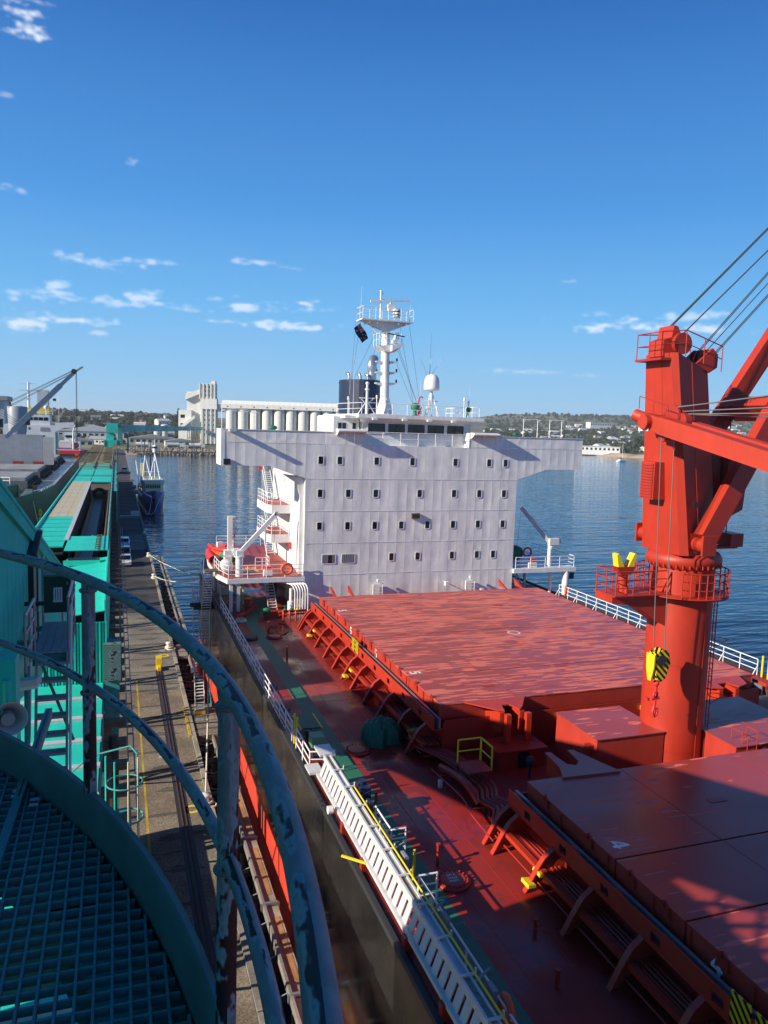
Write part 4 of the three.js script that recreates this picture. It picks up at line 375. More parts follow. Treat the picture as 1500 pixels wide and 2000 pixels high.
const sideM = std([0.46, 0.045, 0.027], 0.45, { map: tWear });
const hatchSet = (z0, z1, seams, topM, stays, num) => {
  const X0 = 14.4, X1 = 33.2, cover = hold(ship, 'hatch_cover'), zs = [z0, ...seams, z1];
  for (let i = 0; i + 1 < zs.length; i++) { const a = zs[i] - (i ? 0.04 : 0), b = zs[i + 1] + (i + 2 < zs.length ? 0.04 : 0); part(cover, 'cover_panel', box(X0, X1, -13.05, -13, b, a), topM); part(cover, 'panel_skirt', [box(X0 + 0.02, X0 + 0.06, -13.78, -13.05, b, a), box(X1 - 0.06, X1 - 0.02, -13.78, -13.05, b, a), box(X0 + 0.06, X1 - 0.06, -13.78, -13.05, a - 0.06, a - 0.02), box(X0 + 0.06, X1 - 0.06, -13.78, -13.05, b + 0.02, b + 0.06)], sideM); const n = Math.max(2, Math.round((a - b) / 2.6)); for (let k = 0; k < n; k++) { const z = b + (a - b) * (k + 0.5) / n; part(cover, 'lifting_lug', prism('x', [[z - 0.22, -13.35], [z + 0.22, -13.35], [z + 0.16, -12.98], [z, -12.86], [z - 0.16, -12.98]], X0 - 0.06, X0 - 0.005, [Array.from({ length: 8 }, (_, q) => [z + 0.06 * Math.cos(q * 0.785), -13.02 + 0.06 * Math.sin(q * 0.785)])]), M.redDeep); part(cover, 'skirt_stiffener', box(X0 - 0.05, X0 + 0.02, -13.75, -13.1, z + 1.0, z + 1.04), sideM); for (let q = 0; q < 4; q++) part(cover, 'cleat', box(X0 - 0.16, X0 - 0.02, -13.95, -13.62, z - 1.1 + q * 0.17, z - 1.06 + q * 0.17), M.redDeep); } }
  for (const [x, z] of [[17.5, z0 - 2], [23, z0 - 4], [20, z1 + 3], [26.5, z1 + 5], [29, z0 - 3]]) part(cover, 'top_socket', [box(x, x + 0.7, -13, -12.985, z, z + 0.28)], M.redDeep);
  for (const z of [z0 - 1.1, (z0 + z1) / 2 + 3.2]) part(cover, 'weld_seam', box(X0 + 0.3, X1 - 0.3, -13, -12.993, z, z + 0.035), M.redDeep);
  if (num.ring) part(cover, 'painted_ring', lathe([[0.32, 0], [0.42, 0], [0.42, 0.006], [0.32, 0.006]], [24.2, -13, -43], 28), M.white);
  for (const x of [18.5, 23.8, 29]) part(cover, 'weld_seam', box(x, x + 0.03, -13, -12.994, z1, z0), M.redDeep);
  const c = hold(ship, 'hatch_coaming'); // coaming wall, upper band with openings, stays, longitudinal bar and pipes
  const zz = [z1 - 0.4, z0 + 0.5];
  for (const [sx, xa] of [[1, 14.35], [-1, 33.25]]) { part(c, 'coaming_wall', box(xa, xa + sx * 0.06, DY, -13.75, zz[0], zz[1]), M.redDeep); const holes = []; for (let z = zz[0] + 1.2; z < zz[1] - 1; z += 2.33) holes.push([[z, -13.9], [z + 0.42, -13.9], [z + 0.42, -13.62], [z, -13.62]]); part(c, 'coaming_band', prism('x', [[zz[0], -14.05], [zz[1], -14.05], [zz[1], -13.42], [zz[0], -13.42]], xa - sx * 0.47 - 0.02, xa - sx * 0.47 + 0.02, sx > 0 ? holes : []), M.red); part(c, 'coaming_top', box(xa - sx * 0.5, xa, -14.05, -14, zz[0], zz[1]), M.red); part(c, 'cover_track', box(xa - sx * 0.22, xa - sx * 0.12, -13.99, -13.5, zz[0], zz[1]), M.steel); }
  for (const z of [z0 + 0.45, z1 - 0.35]) part(c, 'end_coaming', box(14.4, 33.2, DY, -13.6, z, z + 0.06), M.redDeep);
  const prof = [[12.83, DY + 0.005]]; for (let k = 1; k <= 6; k++) { const t = k / 6; prof.push([12.83 + 1.02 * (1 - Math.pow(1 - t, 0.62)) * 1, DY + 1.4 * Math.pow(t, 1.15)]); } prof[6] = [13.85, -14.02]; const inner = [[14.35, -14.02], [14.35, DY + 0.005], [13.9, DY + 0.005], [13.75, DY + 0.45], [13.2, DY + 0.12], [13.15, DY + 0.005]];
  for (const z of stays) { part(c, 'coaming_stay', prism('z', [...prof, ...inner], z - 0.018, z + 0.018), M.redDeep); part(c, 'stay_flange', prof.slice(1).map((p, i) => beam([prof[i][0], prof[i][1], z], [p[0], p[1], z], 0.04, 0.2, [0, 0, 1])), M.red); }
  part(c, 'side_bar', box(13.34, 13.54, -14.70, -14.62, zz[0], zz[1]), M.red); part(c, 'side_bar_lip', box(13.325, 13.345, -14.78, -14.62, zz[0], zz[1]), M.red);
  for (const [x, y, r] of [[13.68, -14.72, 0.05], [13.82, -14.7, 0.06], [13.97, -14.7, 0.05], [14.13, -14.72, 0.065], [13.3, -15.1, 0.035]]) part(c, 'deck_pipe', bar([x, y, zz[0]], [x, y, zz[1]], r, 8), M.redDeep);
  for (let z = zz[0] + 1.3; z < zz[1]; z += 2.4) part(c, 'pipe_support', box(13.5, 14.3, -14.84, -14.8, z, z + 0.08), M.redDeep);
  for (const z of num.steps) for (const k of [0, 1]) part(c, 'yellow_step', prism('z', [[12.8 + k * 0.42, -15.1 + k * 0.32], [13.1 + k * 0.42, -15.1 + k * 0.32], [13.1 + k * 0.42, -15.02 + k * 0.32], [12.82 + k * 0.42, -14.98 + k * 0.32]], z, z + 0.5), M.yellow);
  for (const [z] of num.steps.map(z => [z])) part(c, 'step_bracket', prism('z', [[12.78, DY], [13.9, DY], [13.5, -14.7], [13.2, -15.12]], z + 0.2, z + 0.24), M.redDeep);
  for (const [s, z] of num.side) part(cover, 'number', text(s, 0.55, 0.012).rotateY(-Math.PI / 2).translate(14.4, -13.38, z), M.white);
  for (const [s, x, z] of num.top) part(cover, 'number', text(s, 0.6, 0.006).rotateX(-Math.PI / 2).rotateY(-Math.PI / 2).translate(x, -13, z), M.white);
  for (const z of num.hazard) for (const k of [0, 1]) part(c, 'hazard_board', box(13.8, 13.84, -13.9, -13.1, z + k * 0.75, z + 0.6 + k * 0.75), yellowBlack);
  return cover;
};
const S5 = [-55.8, -55.3, -52.9, -50.5, -48.1, -45.8, -43.7, -41.8, -39.4, -37.1, -34.6, -32.6], S4 = [-24.3, -23.6, -21.2, -18.9, -16.5, -14.1, -11.7, -9.3, -7, -4];
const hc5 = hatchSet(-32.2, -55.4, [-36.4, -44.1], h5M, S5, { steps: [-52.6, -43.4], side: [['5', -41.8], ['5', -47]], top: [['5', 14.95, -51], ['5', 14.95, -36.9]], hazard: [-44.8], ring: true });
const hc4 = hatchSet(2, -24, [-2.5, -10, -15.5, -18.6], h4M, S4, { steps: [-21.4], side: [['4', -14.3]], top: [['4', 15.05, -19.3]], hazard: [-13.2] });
{ // fittings on hatch ends: stopper tongues, pillars, crane base houses, pipes and walkway between the hatches
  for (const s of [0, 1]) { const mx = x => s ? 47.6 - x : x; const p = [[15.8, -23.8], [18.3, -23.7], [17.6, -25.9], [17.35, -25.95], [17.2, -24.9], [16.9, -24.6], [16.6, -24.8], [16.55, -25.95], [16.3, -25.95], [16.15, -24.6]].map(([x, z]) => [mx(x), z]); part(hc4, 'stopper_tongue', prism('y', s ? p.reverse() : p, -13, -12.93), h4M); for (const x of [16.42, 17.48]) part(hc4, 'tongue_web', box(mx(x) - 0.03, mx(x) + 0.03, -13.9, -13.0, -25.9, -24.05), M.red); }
  for (const x of [16.9, 17.95, 29.65, 30.7]) part(hc5, 'stopper_arm', prism('x', [[-32.2, -13.0], [-30.7, -13.1], [-30.7, -14.0], [-31.2, -14.1], [-32.2, -13.8]], x - 0.12, x + 0.12), M.red);
  for (const q of [prism('y', [[15.6, -32.2], [18.9, -32.2], [18.1, -31.0], [17.8, -30.7], [17.6, -31.4], [17.2, -31.4], [17.0, -30.7], [16.7, -30.9]], -13.04, -12.98), prism('y', [[28.6, -32.2], [32.2, -32.2], [31.6, -31], [30.8, -30.7], [30.6, -31.4], [30, -31.4], [29.8, -30.7], [29.2, -30.9]], -13.04, -12.98)]) part(hc5, 'stopper_plate', q, M.red);
  for (const x of [20.5, 22, 23.6, 25.4, 27.1]) part(hc5, 'end_lug', box(x, x + 0.16, -14.1, -13.85, -31.75, -31.5), M.yellow);
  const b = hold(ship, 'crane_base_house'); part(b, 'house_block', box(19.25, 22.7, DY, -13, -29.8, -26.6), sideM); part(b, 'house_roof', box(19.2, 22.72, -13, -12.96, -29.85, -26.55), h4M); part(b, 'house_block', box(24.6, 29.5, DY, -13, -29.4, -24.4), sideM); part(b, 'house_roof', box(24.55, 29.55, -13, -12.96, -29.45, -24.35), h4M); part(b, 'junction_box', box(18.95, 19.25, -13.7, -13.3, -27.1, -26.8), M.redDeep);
  ladder(b, 'base_ladder', [25.3, DY, -24.25], [25.3, -12.6, -24.25], 0.5, { mat: M.redDeep }); part(b, 'roof_handrail', [...poly([[25.1, -12.96, -24.6], [25.1, -12.5, -24.6], [25.1, -12.5, -25.2], [25.1, -12.96, -25.2]], 0.02), ...poly([[25.9, -12.96, -24.6], [25.9, -12.5, -24.6], [25.9, -12.5, -25.2], [25.9, -12.96, -25.2]], 0.02)], M.red);
  part(b, 'vent_house', [box(16.2, 18.6, DY, -14.5, -31, -29.6), box(16.1, 18.7, -14.5, -14.44, -31.1, -29.5)], M.redDeep); part(b, 'vent_door', prism('z', rrect(0.6, 0.75, 0.12, 17.5, -14.95), -29.6, -29.57), M.black); part(b, 'pillar', [box(16.95, 17.2, -14.4, -13.1, -30.6, -30.35), box(18.0, 18.25, -14.4, -13.1, -30.6, -30.35)], M.red);
  const p = hold(ship, 'pipe_bank'); [[0, 0.09], [0.22, 0.09], [0.44, 0.07], [0.62, 0.11], [-0.2, 0.05]].forEach(([o, r], i) => part(p, 'pipe', tube([[13.5 + o * 0.9, -15, -33.4], [13.5 + o, -15, -32.3], [14 + o, -15.02, -31.2], [14.3 + o, -15.05, -30.2], [14.35 + o, -15, -27.6], [14.0 + o, -14.98, -26.6], [14.25 + o, -14.98, -25.9], [13.75 + o * 0.9, -15, -25.0], [13.55 + o * 0.9, -15, -24.0]], r, 8, 60), M.redDeep)); part(p, 'large_pipe', tube([[13.6, -15.05, -30.1], [13.75, -14.85, -28.6], [13.8, -14.85, -27.6], [14, -15.3, -27.0]], 0.16, 10, 30), M.redDeep); part(p, 'bare_rail', tube([[13.1, -15.05, -30], [13.3, -15.05, -27], [13.1, -15.05, -26], [13.0, -15.05, -23.8]], 0.035, 6, 30), M.redDeep);
  for (const z of [-31.5, -29.5, -26.4, -25]) part(p, 'pipe_support', box(13.3, 15.1, -15.14, -15.1, z, z + 0.1), M.redDeep);
  const w = hold(ship, 'pipe_crossover'); part(w, 'step_plate', box(14, 15.2, -14.62, -14.57, -29.4, -28.2), M.redDeep); part(w, 'leg', [bar([14.05, DY, -29.3], [14.05, -14.6, -29.3], 0.04), bar([15.1, DY, -28.3], [15.1, -14.6, -28.3], 0.04), bar([14.05, DY, -28.3], [14.05, -14.6, -28.3], 0.04)], M.redDeep); railing(w, 'yellow_rail', [[14.05, -14.6, -29.35], [15.15, -14.6, -29.35]], { mat: M.yellow, rails: 2, step: 1.2, r: 0.032 }); railing(w, 'yellow_rail', [[15.15, -14.6, -29.3], [15.15, -14.6, -28.25]], { mat: M.yellow, rails: 2, step: 1.2, r: 0.032 }); railing(w, 'yellow_rail', [[14.4, DY, -25.1], [15.3, DY, -25.1]], { mat: M.yellow, rails: 2, step: 1, r: 0.035, h: 1.25 });
  part(ship, 'gooseneck_vent', [bar([17.3, DY, -28.7], [17.3, DY + 0.6, -28.7], 0.06), lathe([[0, 0.5], [0.14, 0.48], [0.2, 0.3], [0.14, 0.05], [0.05, 0]], [17.3, DY + 0.5, -28.7], 12)], M.dark); part(ship, 'deck_light', [box(13.0, 13.15, DY, DY + 0.35, -29, -28.85)], M.pale);
}
{ // deck crane number four, with its jib raised to starboard
  const c = hold(ship, 'deck_crane', 'bright red deck crane with raised jib'), CX = 23.8, CZ = -27.5, th = 0, redC = worn([0.45, 0.032, 0.012], 0.5), loc = g => g.rotateY(th).translate(CX, 0, CZ), lp = (x, y, z) => [CX + x * Math.cos(th) + z * Math.sin(th), y, CZ - x * Math.sin(th) + z * Math.cos(th)];
  part(c, 'column', lathe([[1.36, DY], [1.36, -5.5]], [CX, 0, CZ], 48), redC); part(c, 'column_weld', [lathe([[1.375, -10], [1.375, -9.97]], [CX, 0, CZ], 48), lathe([[1.375, -13.9], [1.375, -13.87]], [CX, 0, CZ], 48)], M.redDeep);
  part(c, 'slew_ring', [lathe([[1.36, -5.75], [1.52, -5.6], [1.6, -5.45], [1.6, -5.25], [1.45, -5.05], [1.2, -5.0]], [CX, 0, CZ], 48)], redC); part(c, 'ring_bolt', Array.from({ length: 36 }, (_, i) => { const a = i * Math.PI / 18; return bar([CX + 1.56 * Math.cos(a), -5.66, CZ + 1.56 * Math.sin(a)], [CX + 1.56 * Math.cos(a), -5.5, CZ + 1.56 * Math.sin(a)], 0.045, 5); }), M.redDeep);
  { const skew = (r, k) => r.map(p => [p[0], p[1], p[2] - (p[2] > CZ ? k * clamp((p[0] - r[0][0]) / 2) : 0)]), ring = (x0, x1, b, ys, c) => [[x0, -b + c], [x0 + c, -b], [x1 - c, -b], [x1, -b + c], [x1, b - c], [x1 - c, b], [x0 + c, b], [x0, b - c]].map(([x, z]) => [x, ys(x), CZ + z]), lo = skew(ring(22.5, 25.0, 1.54, () => -5.05, 0.32), 0.62), hi = skew(ring(21.7, 24.1, 1.03, x => 3.42 - Math.max(0, x - 22.2) * 0.38, 0.22), 0.52), T = [], Q = (p, q, r, s) => T.push(...p, ...q, ...r, ...p, ...r, ...s); for (let k = 0; k < 8; k++) { const n = (k + 1) % 8; Q(lo[k], hi[k], hi[n], lo[n]); } for (let k = 1; k < 7; k++) T.push(...hi[0], ...hi[k + 1], ...hi[k], ...lo[0], ...lo[k], ...lo[k + 1]); const hg = new THREE.BufferGeometry(); hg.setAttribute('position', new THREE.Float32BufferAttribute(T, 3)); hg.computeVertexNormals(); part(c, 'crane_house', hg, redC); }
  for (const [a, b] of [[[23.5, -4.95, CZ + 1.28], [22.75, 3.05, CZ + 0.84]], [[22.5, -4.95, CZ + 0.3], [21.7, 3.3, CZ + 0.2]], [[22.34, -3.2, CZ - 1.25], [22.34, -3.2, CZ + 1.2]], [[22.06, -0.2, CZ - 1.1], [22.06, -0.2, CZ + 1.05]]]) part(c, 'weld_bead', bar(a, b, 0.012, 5), redC); for (const y of [-14.2, -11.8, -7.6]) part(c, 'column_bracket', box(CX - 1.46, CX - 1.33, y, y + 0.1, CZ - 0.1, CZ + 0.1), redC); part(c, 'column_cable', tube([[CX + 0.2, -7, CZ + 1.38], [CX + 0.25, -9, CZ + 1.39], [CX + 0.2, -12, CZ + 1.38], [CX + 0.2, -15.3, CZ + 1.4]], 0.02, 5, 20), M.redDeep);
  const lv = [box(-2.15, -1.3, -2.75, -1.15, -0.55, 0.35)]; part(c, 'louvre_box', lv.map(loc), redC); for (let k = 0; k < 12; k++) part(c, 'louvre_slat', loc(box(-2.2, -2.14, -2.68 + k * 0.125, -2.6 + k * 0.125, -0.48, 0.28).rotateZ(0)), M.redDeep);
  part(c, 'house_opening', loc(box(-0.9, -0.72, -3.0, -2.75, 1.38, 1.44)), M.black); 
  
  // top: rear sheave box, drum and front sheaves
  part(c, 'rear_sheave_box', loc(prism('z', [[-2.2, 3.3], [-1.3, 3.4], [-1.2, 4.0], [-1.5, 4.55], [-1.7, 4.6], [-1.8, 4.1], [-2.2, 3.95]], -0.55, 0.4)), redC); part(c, 'rear_drum', bar(lp(-1.35, 3.85, -0.45), lp(-1.35, 3.85, 0.6), 0.45, 20), M.redDeep); for (const q of [loc(prism('z', [[-0.6, 3.05], [0.1, 2.7], [0.5, 2.95], [0.5, 3.5], [0.2, 3.75]], -0.6, -0.45)), loc(prism('z', [[-0.6, 3.05], [0.1, 2.7], [0.5, 2.95], [0.5, 3.5], [0.2, 3.75]], 0.45, 0.6))]) part(c, 'sheave_cheek', q, redC); for (const z of [-0.3, 0, 0.3]) part(c, 'sheave', bar(lp(0.15, 3.3, z - 0.06), lp(0.15, 3.3, z + 0.06), 0.42, 20), M.redDeep);
  part(c, 'top_platform', loc(box(-2.6, -2.0, 3.1, 3.2, -0.9, 0.8)), M.redDeep); const rp = [[-2.55, 3.2, 0.75], [-2.55, 3.2, -0.85], [-1.4, 3.3, -1.0], [0.4, 2.75, -1.0]].map(p => lp(...p)), rq = [[-2.55, 3.2, 0.75], [-1.5, 3.3, 0.95], [0.4, 2.75, 0.95]].map(p => lp(...p)); railing(c, 'top_railing', rp, { mat: redC, rails: 2, step: 1, r: 0.02 }); railing(c, 'top_railing', rq, { mat: redC, rails: 2, step: 0.9, r: 0.02 });
  // service platform round the column with the yellow jib rest
  const pf = part(c, 'platform_ring', lathe([[1.38, -6.95], [1.98, -6.95], [1.98, -6.85], [1.38, -6.85]], [CX, 0, CZ], 36), redC); part(c, 'rest_arm', prism('z', [[19.75, -6.83], [22.6, -6.83], [22.6, -8.3], [21.1, -7.35], [19.75, -7.15]], -28.1, -26.9), redC); part(c, 'rest_floor', box(19.72, 22.6, -6.85, -6.8, -28.2, -26.7), redC);
  part(c, 'rest_post', [bar([20.6, -6.83, -27.4], [20.6, -5.9, -27.4], 0.2, 16), prism('z', [[20.1, -5.65], [21.1, -5.65], [20.85, -6.0], [20.35, -6.0]], -27.6, -27.2), box(20.35, 20.85, -6.83, -6.5, -27.44, -27.36), box(20.56, 20.64, -6.83, -6.5, -27.75, -27.05)], redC); for (const s of [-1, 1]) part(c, 'rest_horn', prism('z', [[20.6 + s * 0.1, -5.65], [20.6 + s * 0.4, -5.65], [20.6 + s * 0.5, -5.12], [20.6 + s * 0.4, -5.08]].map(p => p), -27.58, -27.22), M.yellow);
  railing(c, 'platform_railing', [[22.3, -6.83, -28.15], [19.8, -6.83, -28.15], [19.8, -6.83, -26.75], [22.4, -6.83, -26.75]], { mat: redC, step: 0.8, r: 0.024 }); railing(c, 'platform_railing', arcPts(CX, CZ, 1.94, Math.PI * 0.72, -0.6, 16, -6.85), { mat: redC, step: 0.6, r: 0.024 }); railing(c, 'platform_railing', arcPts(CX, CZ, 1.94, Math.PI * 1.25, Math.PI * 1.8, 8, -6.85), { mat: redC, step: 0.8, r: 0.024 });
  const lx = CX + 1.55 * Math.cos(-0.45), lz = CZ - 1.55 * Math.sin(-0.45); ladder(c, 'column_ladder', [lx, -14.6, lz], [lx, -6.8, lz], 0.42, { mat: M.redDeep, across: [0.45, 0, -0.9] }); for (const y of [-9, -11.6]) part(c, 'ladder_hoop', [torus(0.35, 0.018, [lx + 0.3, y, lz + 0.15], Math.PI / 2, 0, 20), bar([lx + 0.55, y, lz + 0.25], [lx + 0.05, y - 0.45, lz], 0.015, 4)], M.redDeep);
  ladder(c, 'house_ladder', lp(1.75, -4.4, 0.3), lp(1.6, -0.2, 0.3), 0.4, { mat: M.dark, across: [0.3, 0, 0.95] }); ladder(c, 'house_ladder', lp(1.62, 0.2, 0.2), lp(1.62, 1.4, 0.2), 0.4, { mat: M.dark, across: [0.9, 0, 0.2] }); part(c, 'rear_cabinet', loc(box(2.2, 2.9, -4.9, -4.3, -0.5, 0.4)), M.redDeep); part(c, 'cabinet_bracket', loc(box(1.5, 2.8, -5, -4.9, -0.3, 0.2)), M.redDeep);
  part(c, 'operator_cab', loc(prism('z', [[1.7, -3.6], [2.6, -3.2], [2.75, -1.4], [2.5, -0.6], [1.6, -0.6]], -1.0, 0.5)), M.redDeep); part(c, 'cab_window', loc(prism('z', [[1.85, -2.2], [2.5, -2.1], [2.55, -1.2], [2.4, -0.8], [1.85, -0.8]], 0.5, 0.53)), std([0.35, 0.45, 0.5], 0.08));
  for (const z of [-1.85, 1.7]) { part(c, 'jib_leg', beam(lp(-0.45, -4.3, z), lp(11.9, 15, z * 0.3), 0.5, 0.84, [-0.84, 0.55, 0]), redC); part(c, 'jib_pivot', [bar(lp(-0.55, -4.55, z - 0.4), lp(-0.55, -4.55, z + 0.4), 0.3, 16), loc(box(-0.9, -0.2, -4.95, -4.1, z - 0.44, z - 0.34)), loc(box(-0.9, -0.2, -4.95, -4.1, z + 0.34, z + 0.44))], redC); } part(c, 'jib_tie', beam(lp(3.2, 1.3, -1.4), lp(3.2, 1.3, 1.35), 0.5, 1.2, [-0.84, 0.55, 0]), redC);
  const R = (a, b, n, w, m = M.wire) => { for (let i = 0; i < n; i++) part(c, 'wire_rope', bar(lp(a[0], a[1], a[2] + i * w), lp(b[0], b[1], b[2] + i * w), 0.022, 5), m); };
  R([-1.75, 4.35, -0.2], [11.6, 17, -0.3], 3, 0.07); R([-1.25, 4.1, 0.1], [11.8, 16.2, 0.2], 2, 0.05); R([0.2, 3.7, -0.3], [11.9, 16, -0.3], 2, 0.12); R([0.3, 3.6, 0], [12, 15.6, 0.05], 1, 0.1); R([0.45, 3.4, 0.2], [12, 15.1, 0.2], 2, 0.12);
}
{ // the next crane forward: its lowered jib reaches back over hatch four
  const c = hold(ship, 'forward_crane', 'red jib of the next crane lying level'), redC = worn([0.50, 0.04, 0.015], 0.5), A = [20.35, 0.42, -25.4], B = [23.6, -6.6, 5.2];
  const dir = V(...B).sub(V(...A)).normalize(), at = (t, dx = 0, dy = 0) => [A[0] + dir.x * t + dx, A[1] + dir.y * t + dy, A[2] + dir.z * t];
  part(c, 'jib', [beam(at(0.2), at(31), 0.6, 0.66)], redC); part(c, 'jib', beam(at(0.4, 0.95), at(31, 1.9), 0.5, 0.62), redC); part(c, 'jib_head', [beam(at(-0.7), at(0.25), 0.56, 0.6), beam(at(-0.7, 0.95), at(0.3, 0.95), 0.45, 0.56)], redC); part(c, 'head_pin', [bar(at(-1.25, -0.15, 0.1), at(-0.6, 0, 0.02), 0.25, 18), bar(at(-0.4, -0.5), at(-0.4, 1.6), 0.3, 16)], redC);
  part(c, 'head_sheave', [bar(at(0.1, 0.45, 0.35), at(0.1, 0.55, 0.35), 0.45, 20), bar(at(0.1, 0.65, 0.35), at(0.1, 0.75, 0.35), 0.45, 20), bar(at(0.6, 0.45, 0.3), at(0.6, 0.75, 0.3), 0.3, 20), bar(at(-0.1, 0.2, -0.3), at(-0.1, 0.5, -0.3), 0.4, 20)], M.redDeep); part(c, 'head_plate', box(19.95, 20.0, 0.15, 0.4, -26.2, -25.6), M.white);
  part(c, 'hoop_rail', [...poly([at(-1, -0.2, 0.4), at(-1, -0.2, 0.9), at(0.6, -0.2, 0.85), at(0.6, -0.2, 0.4)], 0.018), ...poly([at(-0.2, -0.2, 0.4), at(-0.2, -0.2, 0.88)], 0.018)], M.redDeep);
  for (const [dx, dy, e] of [[0.45, 0.75, 8.4], [0.55, 0.78, 8.1], [0.65, 0.6, 6.4], [0.75, 0.62, 6.2], [0.7, 0.5, 5.6], [0.9, 0.5, 4.6]]) part(c, 'wire_rope', bar(at(0.3, dx, dy), [23.9 + dx, e - 4.5, 5], 0.025, 5), M.wireGrey);
  part(c, 'pedestal', lathe([[1.36, DY], [1.36, -5]], [23.8, 0, 7], 32), redC); part(c, 'crane_house', box(22.3, 25.4, -5, 3.3, 5.6, 8.4), redC);
  // hook block hanging from that jib
  const h = thing('hook_block', 'yellow and black striped hook block with red hook hanging before crane column', 'hook block'), hx = 21.33, hz = -25.7;
  for (const [x0, x1] of [[-0.52, -0.26], [0.05, 0.3]]) part(h, 'hoist_rope', bar([20.85 + (x0 < 0 ? -0.32 : 0.32), 0.1, -25.5], [hx + x1, -9.0, hz], 0.022, 5), M.wireGrey);
  part(h, 'sheave_case', prism('z', [[-0.3, -0.05], [0.05, 0.12], [0.38, 0.0], [0.5, -0.5], [0.3, -1.15], [0.05, -1.3], [-0.15, -1.2], [-0.32, -0.6]].map(([x, y]) => [hx + x, -8.95 + y]), hz - 0.22, hz + 0.22, [], 0.05), yellowBlack); part(h, 'side_cheek', prism('x', [[-0.26, -0.1], [0.26, -0.1], [0.24, -0.7], [0.1, -1.25], [-0.1, -1.25], [-0.24, -0.7]].map(([z, y]) => [hz + z, -8.95 + y]), hx - 0.4, hx - 0.3, [], 0.03), M.yellow); part(h, 'sheave', bar([hx, -9.3, hz - 0.26], [hx, -9.3, hz + 0.26], 0.22, 16), M.dark);
  part(h, 'swivel', [sph(0.13, [hx, -10.35, hz]), bar([hx, -10.3, hz], [hx, -10.75, hz], 0.07), torus(0.13, 0.045, [hx, -10.85, hz], 0, 0.3, 16), bar([hx - 0.2, -11.0, hz], [hx + 0.2, -11.0, hz], 0.06)], M.scarlet); part(h, 'hook', tube([[hx, -11.0, hz], [hx - 0.02, -11.35, hz], [hx - 0.1, -11.6, hz + 0.02], [hx + 0.0, -11.78, hz + 0.03], [hx + 0.12, -11.66, hz + 0.02], [hx + 0.13, -11.45, hz]], 0.06, 8, 40), M.scarlet);
}
